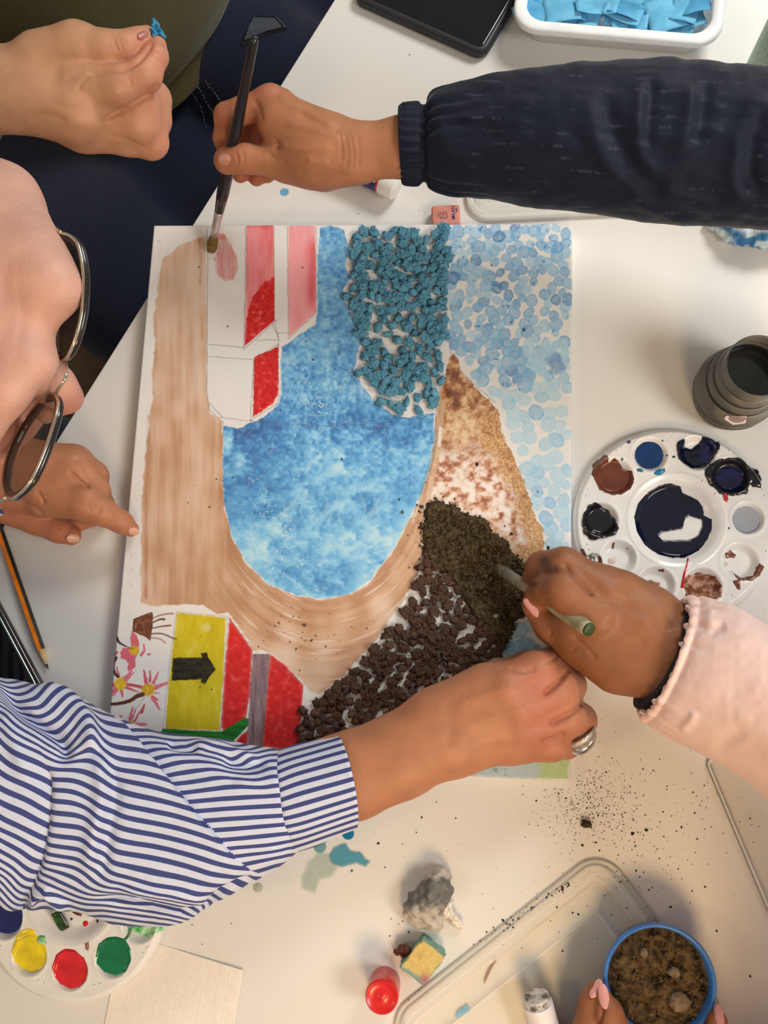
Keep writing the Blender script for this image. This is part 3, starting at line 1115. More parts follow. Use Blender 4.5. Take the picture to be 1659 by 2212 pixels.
# --- glued paper pellets and soil on the canvas
BLUE_AREA = [(762, 500), (790, 494), (830, 500), (850, 493), (905, 503), (925, 497), (962, 495), (968, 560), (962, 640), (966, 690), (958, 745), (960, 800), (948, 840), (938, 872), (900, 893), (862, 888), (828, 878), (815, 860), (805, 840),
             (775, 815), (765, 795), (785, 760), (775, 725), (775, 700), (758, 668), (745, 640), (742, 625), (765, 605), (758, 590), (775, 570), (760, 545)]
BROWN_AREA = [(912, 1198), (925, 1190), (938, 1215), (950, 1235), (985, 1262), (1012, 1320), (1062, 1362), (1088, 1402), (1075, 1440), (1010, 1490), (900, 1560), (800, 1610), (720, 1640), (652, 1640), (648, 1600), (650, 1535), (690, 1512), (730, 1478),
              (770, 1440), (820, 1385), (855, 1345), (875, 1300), (892, 1265), (900, 1225)]


def crumple(seed, size, nfold=7, sub=3, squash=0.62):
    """a small ball of crumpled tissue: sharp folds over a round core"""
    r = np.random.default_rng(seed)
    bm = bmesh.new()
    bmesh.ops.create_icosphere(bm, subdivisions=sub, radius=1.0)
    P = np.array([v.co[:] for v in bm.verts])
    h = np.ones(len(P))
    for i in range(nfold):
        nrm = r.normal(size=3)
        nrm /= np.linalg.norm(nrm)
        dd = np.abs(P @ nrm - r.uniform(-0.6, 0.6))
        h += r.uniform(0.12, 0.36) * np.exp(-dd / 0.11) - 0.05
    h += 0.55 * (fbm3(P * 1.7 + seed * 3.1, seed, 3) - 0.5) - 0.26 * np.exp(-(np.abs(2 * fbm3(P * 2.3 + seed, seed + 9, 2) - 1) / 0.10) ** 2)
    P = P * (h * r.uniform(0.9, 1.1))[:, None] * np.array([r.uniform(0.8, 1.2), r.uniform(0.75, 1.0), squash])
    P /= np.percentile(np.hypot(P[:, 0], P[:, 1]), 93)
    P[:, 2] -= np.percentile(P[:, 2], 12)
    for v, p in zip(bm.verts, P):
        v.co = Vector(p * size)
    me = bpy.data.meshes.new('tissue')
    bm.to_mesh(me)
    bm.free()
    return me


blue_t = noise_mat('teal_tissue', pc(66, 116, 134), pc(100, 152, 170), 120, 3, rough=0.75, spec=0.2, bump=0.3, bscale=700, bdist=0.0006)
brown_t = noise_mat('brown_tissue', pc(60, 40, 32), pc(92, 64, 50), 140, 3, rough=0.7, spec=0.25, bump=0.3, bscale=700, bdist=0.0006)


def scatter(poly, mind, seed, tries=16000, holes=()):
    r = np.random.default_rng(seed)
    P = np.array(poly, float)
    C = np.stack([r.uniform(P[:, 0].min(), P[:, 0].max(), tries), r.uniform(P[:, 1].min(), P[:, 1].max(), tries)], 1).astype(np.float32)
    C = C[poly_sd(poly, C[:, 0], C[:, 1]) < -2]
    out = []
    for c in C:
        if any((c[0] - hx) ** 2 + (c[1] - hy) ** 2 < hr * hr for hx, hy, hr in holes):
            continue
        m = mind * (0.85 + 0.5 * vnoise(c[0] / 30, c[1] / 30, seed))
        if all((c[0] - q[0]) ** 2 + (c[1] - q[1]) ** 2 > m * m for q in out):
            out.append(c)
    return out


def pellets(name, rest_name, poly, mind, size, mat_, label, rest_label, seed, nproto, holes=()):
    meshes = [crumple(seed + i, 1.0) for i in range(nproto)]
    for m_ in meshes:
        m_.materials.append(mat_)
    r = np.random.default_rng(seed)
    pts_ = scatter(poly, mind, seed, holes=holes)
    sizes = [size * r.uniform(0.78, 1.25) for _ in pts_]
    order = sorted(range(len(pts_)), key=lambda i: -sizes[i])
    rest = []
    for j, i in enumerate(order):
        x0, y0 = pts_[i]
        p = W(x0, y0, CAN + 1.0)
        sc = sizes[i] * depth(p) / FPX
        me_ = meshes[j % nproto]
        Mx = Matrix.Translation(p) @ Matrix.Rotation(r.uniform(0, 6.28), 4, 'Z') @ Matrix.Rotation(r.normal(0, 0.25), 4, 'X') @ Matrix.Diagonal((sc, sc, sc * r.uniform(0.8, 1.2), 1))
        if j < 100:
            o = bpy.data.objects.new(name, me_)
            COL.objects.link(o)
            o.parent = canvas
            o.matrix_parent_inverse = canvas.matrix_world.inverted()
            o.matrix_world = Mx
        else:
            co = np.empty(len(me_.vertices) * 3, np.float32)
            me_.vertices.foreach_get('co', co)
            co = co.reshape(-1, 3) @ np.array(Mx.to_3x3()).T + np.array(Mx.translation)
            rest.append((co, np.array([p_.vertices[:] for p_ in me_.polygons])))
    if rest:
        off = 0
        Fs = []
        for V_, F_ in rest:
            Fs.append(F_ + off)
            off += len(V_)
        o = link(rest_name, pymesh(rest_name, np.concatenate([v for v, _ in rest]), np.concatenate(Fs)), mat_, canvas, smooth=False)
        o['kind'] = 'stuff'
    print(name, len(pts_))


pellets('blue_paper_pellet', 'blue_paper_pellets', BLUE_AREA, 15.6, 13.0, blue_t, None, None, 300, 12, holes=[(905, 735, 10), (850, 768, 10), (800, 720, 8), (815, 780, 9)])
pellets('brown_paper_pellet', 'brown_paper_pellets', BROWN_AREA, 15.0, 11.8, brown_t, None, None, 400, 12, holes=[(895, 1395, 9), (960, 1383, 9), (1020, 1390, 11), (930, 1390, 7), (905, 1330, 8), (940, 1345, 8), (880, 1420, 8), (800, 1455, 9), (940, 1240, 9), (850, 1405, 9)])

# soil glued on the mountain: granular mound
SOIL = [(918, 1098), (935, 1080), (960, 1086), (985, 1090), (1000, 1108), (1028, 1112), (1050, 1122), (1062, 1148), (1090, 1165), (1110, 1198), (1140, 1222), (1150, 1270), (1142, 1318), (1115, 1345), (1098, 1390), (1078, 1402), (1055, 1385), (1012, 1322), (985, 1262), (930, 1218), (912, 1185), (910, 1140)]
P3 = Wn([p[0] for p in SOIL], [p[1] for p in SOIL], CAN)
st_ = 0.0008
sx = np.arange(P3[:, 0].min() - 0.008, P3[:, 0].max() + 0.008, st_)
sy = np.arange(P3[:, 1].min() - 0.008, P3[:, 1].max() + 0.008, st_)
SX, SY = np.meshgrid(sx, sy, indexing='ij')
q = project(np.stack([SX, SY, np.full_like(SX, T + CAN / 1000)], -1)).astype(np.float32)
d = poly_sd(SOIL, q[..., 0], q[..., 1]) + 14 * (fbm(q[..., 0] / 11, q[..., 1] / 11, 95, 4) - 0.5)
grain = fbm(SX * 450, SY * 450, 96, 3)
lump = fbm(SX * 130, SY * 130, 97, 3)
hgt = sstep(2, -10, d) * (0.0012 + 0.0045 * sstep(0.35, 0.75, lump) + 0.0028 * (grain - 0.3)) - 0.0012 * sstep(-3, 3, d) - 0.0003
V = np.stack([SX, SY, T + CAN / 1000 + hgt], -1).reshape(-1, 3)
Fq = gridfaces(len(sx), len(sy))
keep = (d.reshape(-1)[Fq].min(1) < 4)
used = np.unique(Fq[keep])
rm = np.full(len(V), -1)
rm[used] = np.arange(len(used))
soil_m = noise_mat('dark_soil', pc(52, 42, 28), pc(92, 76, 52), 420, 4, rough=0.95, spec=0.1, bump=0.5, bscale=1500, bdist=0.0008)
soil_l = noise_mat('sandy_soil', pc(74, 60, 40), pc(108, 90, 62), 420, 4, rough=0.95, spec=0.1, bump=0.5, bscale=1500, bdist=0.0008)


def grains(points, sizes, seed, sub=1):
    """little irregular clods"""
    r = np.random.default_rng(seed)
    bm = bmesh.new()
    bmesh.ops.create_icosphere(bm, subdivisions=sub, radius=1.0)
    B = np.array([v.co[:] for v in bm.verts])
    Fb = np.array([[v.index for v in f.verts] for f in bm.faces])
    bm.free()
    Vs, Fs = [], []
    for i, (p, s_) in enumerate(zip(points, sizes)):
        k_ = B * (1 + r.uniform(-0.35, 0.3, (len(B), 1))) * s_ * r.uniform(0.6, 1.2, 3)
        a_r = r.uniform(0, 6.28)
        R_ = np.array([[math.cos(a_r), -math.sin(a_r), 0], [math.sin(a_r), math.cos(a_r), 0], [0, 0, 1]])
        Vs.append(k_ @ R_.T + p)
        Fs.append(Fb + i * len(B))
    return np.concatenate(Vs), np.concatenate(Fs)


gp, gs = [], []
r4 = np.random.default_rng(55)
while len(gp) < 1500:
    x0, y0 = r4.uniform(895, 1160), r4.uniform(1065, 1410)
    dd = float(poly_sd(SOIL, np.array([x0], np.float32), np.array([y0], np.float32))[0])
    if dd < 3 or (dd < 30 and r4.random() < 0.12 * math.exp(-dd / 9)):
        s_ = abs(r4.normal(0, 1.0)) * 0.0007 + 0.0004
        gp.append(W(x0, y0, CAN + (2.6 if dd < -6 else 0.6)))
        gs.append(s_ * (1.0 if dd > 0 else 1.35))
GV, GF = grains(gp, gs, 56)
nb = len(used)
tri = np.concatenate([rm[Fq[keep]][:, [0, 1, 2]], rm[Fq[keep]][:, [0, 2, 3]], GF + nb])
so = link('soil', pymesh('soil', np.concatenate([V[used], GV]), tri), soil_m, canvas, smooth=False)
so['kind'] = 'stuff'
# one pale pebble in that soil
pb = W(1072, 1331, CAN + 3)
V_, F_ = grains([pb], [0.0026], 3, 2)
link('pebble', pymesh('pebble', V_, F_), plain('pale_stone', pc(150, 138, 112), 0.8), canvas)
# ------------------------------------------------------------------ people: skin bodies
def skin_mat(name, base, redder, rough=0.5):
    n = NT(name)
    tc = n.n('ShaderNodeTexCoord')
    nz = n.n('ShaderNodeTexNoise', Scale=55.0, Detail=5.0)
    n.l(tc.outputs['Object'], nz.inputs['Vector'])
    r = n.n('ShaderNodeValToRGB')
    base = np.asarray(base)
    r.color_ramp.elements[0].position = 0.3
    r.color_ramp.elements[1].position = 0.7
    r.color_ramp.elements[0].color = c4(base * 0.90)
    r.color_ramp.elements[1].color = c4(np.clip(base * 1.08, 0, 0.95))
    n.l(nz.outputs['Fac'], r.inputs['Fac'])
    at = n.n('ShaderNodeAttribute', _attribute_name='flush')
    mx = n.n('ShaderNodeMixRGB')
    mx.inputs['Color2'].default_value = c4(redder)
    n.l(at.outputs['Fac'], mx.inputs['Fac'])
    n.l(r.outputs['Color'], mx.inputs['Color1'])
    as_ = n.n('ShaderNodeAttribute', _attribute_name='stain')
    m2 = n.n('ShaderNodeMixRGB')
    m2.inputs['Color2'].default_value = (0.045, 0.04, 0.04, 1)
    n.l(as_.outputs['Fac'], m2.inputs['Fac'])
    n.l(mx.outputs['Color'], m2.inputs['Color1'])
    n.l(m2.outputs['Color'], n.b.inputs['Base Color'])
    v = n.n('ShaderNodeTexVoronoi', Scale=620.0)
    n.l(tc.outputs['Object'], v.inputs['Vector'])
    nb = n.n('ShaderNodeTexNoise', Scale=240.0, Detail=4.0)
    n.l(tc.outputs['Object'], nb.inputs['Vector'])
    ad = n.n('ShaderNodeMath', _operation='ADD')
    n.l(v.outputs['Distance'], ad.inputs[0])
    n.l(nb.outputs['Fac'], ad.inputs[1])
    bp = n.n('ShaderNodeBump', Strength=0.22, Distance=0.0006)
    n.l(ad.outputs[0], bp.inputs['Height'])
    n.l(bp.outputs['Normal'], n.b.inputs['Normal'])
    setp(n.b, rough, 0.35, sss=0.12)
    return n.m


def bridge(V, Q, T_, pa_, pb_, path, fat=0.03):
    """join two arm stumps of one body by a limb that runs hidden inside the clothes"""
    ca = V[Q].mean(1)
    ia = int(np.argmin(((ca - pa_) ** 2).sum(1)))
    ib = int(np.argmin(((ca - pb_) ** 2).sum(1)))
    fa, fb = Q[ia], Q[ib]
    Pc = catmull([V[fa].mean(0)] + list(path) + [V[fb].mean(0)], 16)
    rel = V[fa] - V[fa].mean(0)
    L = np.linalg.norm(rel, axis=1).mean()
    tg = np.gradient(Pc, axis=0)
    tg /= np.linalg.norm(tg, axis=1)[:, None]
    rows, prev = [fa], rel / L
    newV = []
    for i in range(1, 15):
        r_i = prev - (prev @ tg[i])[:, None] * tg[i]
        r_i /= np.linalg.norm(r_i, axis=1)[:, None] + 1e-9
        prev = r_i
        newV.append(Pc[i] + r_i * fat)
        rows.append(np.arange(4) + len(V) + 4 * (i - 1))
    V2 = np.concatenate([V] + newV)
    tail = fb[::-1]
    best = min(range(4), key=lambda k: ((V2[rows[-1]] - V2[np.roll(tail, k)]) ** 2).sum())
    rows.append(np.roll(tail, best))
    strips = [[a[k], a[(k + 1) % 4], b[(k + 1) % 4], b[k]] for a, b in zip(rows[:-1], rows[1:]) for k in range(4)]
    Q2 = np.concatenate([np.delete(Q, [ia, ib], 0), np.array(strips)])
    return V2, Q2, np.concatenate([T_, np.zeros(len(V2) - len(V))])


def crease(V, Q, lines):
    """press skin folds (depth mm > 0) or raise tendons (< 0) along lines drawn on the side that shows"""
    fn = np.cross(V[Q[:, 2]] - V[Q[:, 0]], V[Q[:, 3]] - V[Q[:, 1]])
    N = np.zeros_like(V)
    for k in range(4):
        for ax in range(3):
            N[:, ax] += np.bincount(Q[:, k], fn[:, ax], len(V))
    N /= np.linalg.norm(N, axis=1)[:, None] + 1e-12
    view = CAMPOS - V
    dist = np.linalg.norm(view, axis=1)
    view /= dist[:, None]
    q = project(V)
    key = (np.floor(q[:, 0] / 6).astype(int) + 2000) * 10000 + np.floor(q[:, 1] / 6).astype(int) + 2000
    u, inv = np.unique(key, return_inverse=True)
    mn = np.full(len(u), 9.0)
    np.minimum.at(mn, inv, dist)
    vis = (dist < mn[inv] + 0.010) & ((N * view).sum(1) > 0.05)
    qx, qy = q[:, 0].astype(np.float32), q[:, 1].astype(np.float32)
    push = np.zeros(len(V))
    for P, dp, wd in lines:
        P = catmull(np.array(P, float), max(6, 4 * len(P)))
        d, s_ = line_d(P, qx, qy)
        push += dp * np.exp(-(d / wd) ** 2) * sstep(-0.02, 0.15, s_) * sstep(1.02, 0.85, s_)
    return V - N * (push * vis)[:, None] / 1000


def body(name, blobs, mat_, joins=(), creases=(), stains=()):
    Vs, Qs, Ts, o = [], [], [], 0
    for b in blobs:
        V, Q, t = b.build()
        Vs.append(V)
        Qs.append(Q + o)
        Ts.append(t)
        o += len(V)
    V, Q, T_ = np.concatenate(Vs), np.concatenate(Qs), np.concatenate(Ts)
    for a, b, path in joins:
        V, Q, T_ = bridge(V, Q, T_, a, b, path)
    V = crease(V, Q, creases)
    me = pymesh(name, V, Q)
    vfloat(me, np.clip(T_, 0, 1), 'flush')
    st = np.zeros(len(V))
    qp = project(V)
    for sx_, sy_, sr_, sa_ in stains:
        st += sa_ * np.exp(-((qp[:, 0] - sx_) ** 2 + (qp[:, 1] - sy_) ** 2) / sr_ ** 2) * (0.4 + 1.2 * fbm3(V * 300, 5, 2))
    vfloat(me, np.clip(st, 0, 0.85), 'stain')
    if isinstance(mat_, (list, tuple)):
        fb_ = np.zeros(len(Q), np.int32)
        bounds = np.cumsum([len(x) for x in Vs])
        q0_ = Q.min(1)
        fb_[(q0_ >= bounds[-2]) & (q0_ < bounds[-1])] = 1
        ob = link(name, me, mat_)
        me.polygons.foreach_set('material_index', fb_[:len(me.polygons)])
        return ob, V
    return link(name, me, mat_), V


def surf(V, px, py, rad=7.0):
    """nearest visible skin point to a pixel, and the local normal"""
    q = project(V)
    d = np.hypot(q[:, 0] - px, q[:, 1] - py)
    near = np.where(d < rad)[0]
    dist = np.linalg.norm(V[near] - CAMPOS, axis=1)
    top = near[dist < dist.min() + 0.004]
    c = V[top].mean(0)
    A = V[top] - c
    nrm = np.linalg.svd(A)[2][2]
    if nrm @ (CAMPOS - c) < 0:
        nrm = -nrm
    return c, nrm


def nail(V, px, py, ang, L, Wd, m_, parent, lift=0.0004, long=0.0):
    """finger nail lying on the skin; ang: direction of the finger tip in the photograph (degrees, right = 0, down = 90)"""
    c, nrm = surf(V, px, py, max(5, Wd * 0.8))
    mp = depth(c) / FPX
    a = math.radians(ang)
    q = W(px + 30 * math.cos(a), py + 30 * math.sin(a), (c[2] - T) * 1000) - W(px, py, (c[2] - T) * 1000)
    x = q - nrm * (q @ nrm)
    x /= np.linalg.norm(x)
    y = np.cross(nrm, x)
    L, Wd = L * mp, Wd * mp
    us = np.linspace(-1, 1, 13)
    vs = np.linspace(-1, 1, 9)
    top, bot = [], []
    for u in us:
        w_ = (1 - abs(u) ** 3.2 * 0.75) if u > 0 else (1 - abs(u) ** 3.0 * 0.8)
        for v in vs:
            P = c + x * (u * L + long * mp) + y * (v * Wd * w_) + nrm * (lift + 0.0007 - 0.55 * Wd * (v * w_) ** 2 * 0.9 - 0.0008 * max(u - 0.2, 0))
            top.append(P)
            bot.append(P - nrm * 0.0016)
    n_ = len(top)
    Ft = gridfaces(13, 9).tolist()
    Fb = [[i + n_ for i in f[::-1]] for f in Ft]
    edge = [i for i in range(9)] + [9 * k + 8 for k in range(1, 13)] + [12 * 9 + i for i in range(7, -1, -1)] + [9 * k for k in range(11, 0, -1)]
    Fe = [[edge[i], edge[(i + 1) % len(edge)], edge[(i + 1) % len(edge)] + n_, edge[i] + n_] for i in range(len(edge))]
    ob = mesh_obj('fingernail', (np.array(top + bot), Ft + Fb + Fe), m_, parent)
    if m_.name.startswith('pink'):
        ob['label'] = 'pink lacquered fingernail'
    return ob


skin_fair = skin_mat('fair_skin', pc(186, 134, 100), pc(188, 112, 90))
skin_tan = skin_mat('tanned_skin', pc(168, 110, 76), pc(166, 88, 66))
skin_olive = skin_mat('warm_skin', pc(172, 112, 78), pc(172, 94, 72))
skin_brown = skin_mat('brown_skin', pc(144, 90, 58), pc(152, 86, 60))
skin_face = skin_mat('face_skin', pc(204, 152, 130), pc(178, 104, 84))
nail_m = plain('natural_nail', pc(206, 152, 126), 0.3)
nail_dk = plain('tanned_nail', pc(190, 132, 108), 0.3)
nail_pk = plain('pink_lacquer', pc(226, 158, 148), 0.2, coat=0.5)

# --- person in the olive top: right hand pinching a scrap of blue tissue
A = Blob(1.25)
A.limb((-420, 265, 175, 118), (-200, 228, 160, 98), (0, 193, 150, 88), (60, 186, 148, 86), k=6, ki=10, flat=0.8)
A.limb((60, 200, 146, 84), (165, 222, 140, 84), k=12, flat=0.8)
A.limb((80, 222, 130, 60), (180, 272, 118, 52), k=14)
A.limb((90, 132, 154, 62), (168, 106, 157, 54), (230, 106, 159, 37), (272, 101, 158, 31), (300, 88, 155, 25), (318, 74, 152, 18), k=9, ki=6)
A.limb((180, 275, 112, 50), (275, 296, 108, 38), (326, 306, 102, 36), (290, 290, 84, 32), k=8, ki=5)
A.limb((185, 252, 122, 58), (300, 268, 120, 44), (327, 258, 104, 41), (280, 240, 88, 36), k=5, ki=5)
A.limb((190, 225, 132, 60), (295, 226, 130, 46), (328, 216, 112, 40), (290, 200, 95, 35), k=5, ki=5)
A.limb((175, 192, 146, 60), (262, 186, 152, 43), (312, 162, 154, 36), (335, 122, 154, 27), (341, 98, 153, 19), k=3.5, ki=5)
A.red(318, 90, 152, 45, 0.55).red(335, 130, 154, 45, 0.6).red(300, 170, 150, 60, 0.5).red(345, 320, 100, 60, 0.4).red(345, 240, 115, 60, 0.3)
pa, VA = body('person', [A], skin_fair, (), [
    ([(182, 158), (208, 157), (232, 152), (262, 150), (290, 138), (318, 108), (331, 86)], 3.2, 6), ([(222, 262), (250, 246), (280, 232), (312, 212), (346, 178)], 3.6, 6), ([(168, 198), (176, 178), (192, 165)], 1.0, 4), ([(140, 172), (165, 160), (185, 158)], 0.9, 4),
    ([(246, 84), (250, 98), (256, 114)], 0.9, 2.5), ([(256, 82), (262, 96), (264, 110)], 0.7, 2.2), ([(268, 84), (271, 96)], 0.6, 2.2), ([(275, 165), (283, 182), (282, 198)], 0.8, 3), ([(322, 118), (334, 112), (346, 118)], 0.7, 2.5),
    ([(120, 215), (200, 215), (270, 195)], -1.2, 14), ([(130, 262), (210, 268), (300, 262)], -0.8, 14), ([(232, 292), (280, 304), (330, 330)], 0.8, 5), ([(60, 262), (100, 248), (150, 262)], 0.8, 8)])
nail(VA, 308, 76, -35, 14, 9, plain('mauve_nail', pc(160, 104, 92), 0.3), pa)
tag(pa, 'person in an olive top and dark blue jeans, hand pinching a scrap of blue tissue', 'person')

# --- person in the navy jacket: hand holding the long black brush
B = Blob(1.2)
B.limb((1250, 300, 146, 50), (1000, 308, 132, 50), (920, 314, 129, 54), (880, 316, 127, 63), (760, 332, 124, 63), (690, 330, 122, 70), k=6, ki=12, flat=0.75)
B.limb((700, 302, 124, 60), (608, 258, 126, 55), k=14, flat=0.85)
B.limb((700, 348, 116, 58), (625, 340, 110, 48), k=14)
B.limb((700, 372, 104, 34), (620, 366, 104, 24), k=10)
B.limb((650, 345, 96, 30), (602, 352, 82, 24), (578, 380, 70, 15), k=4)
B.limb((640, 312, 102, 32), (585, 322, 84, 26), (554, 385, 70, 17), k=4)
B.limb((620, 272, 112, 36), (560, 278, 96, 29), (522, 312, 80, 25), (519, 378, 74, 17), k=4)
B.limb((600, 232, 126, 42), (585, 222, 129, 36), (520, 240, 125, 27), (490, 250, 122, 26), (485, 300, 108, 23), (490, 330, 100, 17), k=5, ki=5)
B.limb((660, 350, 114, 50), (592, 349, 114, 32), (530, 343, 116, 30), (490, 347, 114, 29), k=6, ki=4)
B.red(490, 250, 120, 45, 0.5).red(500, 347, 114, 40, 0.55).red(585, 200, 130, 45, 0.6).red(520, 380, 72, 30, 0.7).red(554, 385, 70, 30, 0.6).red(560, 300, 95, 60, 0.6)
pb_, VB = body('person', [B], skin_tan, (), [
    ([(598, 208), (660, 240), (730, 280)], -1.4, 9), ([(612, 262), (680, 280), (745, 300)], -1.2, 10), ([(640, 240), (690, 268), (740, 292)], 1.0, 8), ([(600, 318), (660, 322), (720, 318)], -1.0, 9), ([(548, 214), (560, 235), (566, 262)], 1.0, 5), ([(512, 224), (520, 240), (522, 258)], 0.8, 3),
    ([(503, 226), (510, 242), (511, 258)], 0.6, 3), ([(590, 300), (600, 312), (592, 324)], 1.5, 5), ([(508, 326), (514, 342), (512, 360)], 0.8, 3), ([(520, 322), (527, 342), (524, 362)], 0.8, 3), ([(575, 330), (600, 345), (620, 350)], 0.7, 5), ([(660, 345), (690, 352), (710, 346)], -0.9, 8), ([(745, 290), (752, 330), (748, 370)], 0.55, 3),
    ([(756, 292), (764, 332), (760, 372)], 0.45, 3), ([(770, 290), (776, 330), (772, 366)], 0.5, 3), ([(733, 284), (738, 320), (736, 352)], 0.7, 3), ([(640, 372), (690, 382), (750, 372)], 0.9, 7)])
nail(VB, 484, 344, 180, 14, 13, nail_dk, pb_)
tag(pb_, 'person in a navy gathered cuff jacket holding the long black paintbrush', 'person')

# --- person in the striped shirt: head with glasses, pointing left hand, right hand picking at the canvas
CR = Blob(1.25)
CR.limb((300, 1730, 80, 62), (560, 1712, 76, 66), (680, 1690, 74, 76), (760, 1675, 72, 87), (860, 1634, 72, 84), (950, 1588, 73, 86), k=6, ki=14, flat=0.72)
CR.limb((960, 1570, 75, 88), (1060, 1515, 80, 84), k=16, flat=0.62)
CR.limb((990, 1600, 70, 66), (1110, 1585, 70, 60), k=16, flat=0.75)
CR.limb((1040, 1480, 56, 40), (1140, 1440, 46, 34), (1196, 1424, 32, 26), k=8)
CR.limb((1105, 1606, 66, 44), (1190, 1606, 62, 37), (1222, 1606, 42, 31), (1222, 1590, 25, 26), k=7, ki=5)
CR.limb((1130, 1572, 74, 48), (1218, 1550, 70, 43), (1250, 1556, 47, 37), (1238, 1540, 28, 28), k=6, ki=5)
CR.limb((1120, 1530, 80, 54), (1200, 1490, 74, 47), (1226, 1480, 52, 38), (1222, 1470, 28, 28), k=6, ki=5)
CR.limb((1095, 1492, 82, 58), (1160, 1455, 76, 48), (1192, 1438, 56, 38), (1204, 1440, 32, 28), k=6, ki=5)
CR.red(1150, 1455, 85, 55, 0.55).red(1160, 1520, 85, 60, 0.6).red(1170, 1585, 75, 60, 0.55).red(1200, 1425, 50, 40, 0.5).red(1250, 1560, 50, 60, 0.4).red(1220, 1620, 50, 40, 0.5)
CLF = Blob(1.25)
CLF.limb((-260, 940, 90, 110), (-80, 1000, 55, 92), (20, 1022, 44, 76), (80, 1030, 43, 72), k=6, ki=12, flat=0.75)
CLF.limb((60, 1030, 43, 74), (142, 1044, 45, 72), k=14, flat=0.62)
CLF.limb((95, 1006, 38, 44), (160, 1000, 38, 38), (198, 1030, 28, 34), (198, 1065, 16, 28), (170, 1085, 14, 22), k=8, ki=6)
CLF.limb((140, 1045, 45, 44), (204, 1062, 38, 32), (218, 1092, 22, 27), (196, 1112, 14, 24), (172, 1128, 13, 20), k=5, ki=5)
CLF.limb((100, 1072, 47, 46), (185, 1086, 52, 38), (222, 1106, 46, 30), (262, 1128, 36, 24), (283, 1143, 30, 17), k=5, ki=4)
CLF.limb((20, 1085, 30, 50), (80, 1120, 24, 35), (130, 1145, 22, 28), (154, 1157, 22, 21), k=5, ki=4)
CLF.red(283, 1143, 30, 30, 0.3).red(155, 1157, 22, 40, 0.5).red(60, 1120, 30, 60, 0.3)
HD = Blob(1.6)
HD.ball((-330, 650, 345), (96, 84, 90), k=10, rot=-0.27)
HD.limb((-150, 560, 330, 250), (85, 606, 346, 66), k=24, ki=10)
HD.limb((-150, 700, 325, 262), (46, 776, 344, 52), k=24, ki=10)
HD.limb((-110, 410, 325, 115), (0, 440, 335, 84), (58, 512, 346, 50), k=14, ki=8)
HD.limb((20, 470, 340, 62), (82, 552, 350, 50), (102, 596, 352, 43), (124, 624, 352, 33), k=14, ki=8)
HD.limb((62, 690, 346, 50), (56, 760, 344, 46), k=16)
HD.limb((60, 590, 350, 60), (112, 622, 352, 40), (128, 630, 351, 30), k=14, ki=10)
HD.limb((66, 790, 350, 30), (12, 852, 350, 42), (-55, 930, 344, 56), k=16, ki=8)
HD.limb((-150, 760, 300, 200), (10, 862, 285, 84), k=24)
HD.ball((-35, 862, 262), (36, 38, 40), k=26)
HD.limb((78, 790, 338, 36), (114, 830, 320, 40), (143, 858, 306, 37), k=9, ki=10)
HD.limb((100, 892, 302, 24), (118, 884, 300, 18), k=8)
HD.limb((100, 822, 302, 24), (125, 830, 300, 18), k=8)
HD.limb((20, 940, 300, 34), (6, 975, 298, 30), k=8)
HD.limb((-320, 300, 325, 30), (-290, 315, 340, 26), (-275, 335, 315, 22), k=6)
HD.limb((-150, 1030, 300, 60), (-110, 1050, 325, 22), k=6)
HD.limb((-330, 740, 250, 150), (-440, 760, 180, 170), k=30)
HD.cut((60, 850, 262, 3), (45, 905, 262, 3), k=5)
HD.limb((86, 828, 274, 9), (97, 862, 271, 12), (84, 900, 274, 9), k=3)
HD.red(95, 862, 271, 26, 0.9).red(150, 860, 306, 60, 0.75).red(30, 800, 320, 120, 0.3).red(0, 960, 300, 90, 0.5)
pc_, VC = body('person', [CR, CLF, HD], [skin_olive, skin_face], [
    (W(190, 1720, 84), W(-520, 760, 130), [W(0, 1700, 95), W(-250, 1600, 150), W(-480, 1300, 210), W(-520, 1000, 200)]),
    (W(-370, 930, 95), W(-500, 740, 100), [W(-450, 900, 120), W(-540, 850, 130)])], [
    ([(1172, 1502), (1190, 1488), (1210, 1470), (1230, 1444)], 4.2, 6), ([(1186, 1568), (1205, 1556), (1235, 1540), (1264, 1516)], 3.6, 6), ([(1168, 1604), (1195, 1598), (1222, 1584)], 2.6, 5), ([(980, 1530), (1050, 1500), (1120, 1480)], -1.0, 12), ([(1000, 1570), (1080, 1545), (1150, 1525)], -0.9, 12),
    ([(1010, 1605), (1090, 1595), (1160, 1590)], -0.8, 12), ([(1100, 1440), (1130, 1450), (1160, 1444)], 0.9, 7), ([(1120, 1510), (1150, 1545), (1160, 1580)], 1.0, 9), ([(960, 1510), (975, 1560), (965, 1620)], 1.0, 14), ([(1150, 1470), (1160, 1490)], 0.6, 3), ([(1208, 1412), (1196, 1424), (1180, 1432)], 1.2, 4),
    ([(148, 1018), (168, 1034), (196, 1054)], 2.6, 4), ([(160, 985), (180, 1005), (200, 1040)], 1.0, 8), ([(198, 1080), (192, 1092), (196, 1106)], 1.0, 3), ([(210, 1082), (204, 1094), (208, 1104), (216, 1106)], 1.0, 2.5), ([(220, 1088), (214, 1098), (220, 1106)], 0.8, 2.5), ([(246, 1112), (250, 1122), (244, 1132)], 0.8, 2.5),
    ([(78, 1060), (90, 1075), (95, 1090)], 1.6, 4), ([(96, 1068), (104, 1078)], 0.8, 3), ([(40, 1082), (75, 1098), (95, 1112)], 1.2, 5), ([(120, 1128), (128, 1146)], 0.6, 4)])
nail(VC, 289, 1148, 28, 13, 9, nail_m, pc_)
nail(VC, 158, 1163, 18, 14, 11, nail_m, pc_)
tag(pc_, 'person in a blue and white striped shirt leaning over and pointing at the canvas', 'person')

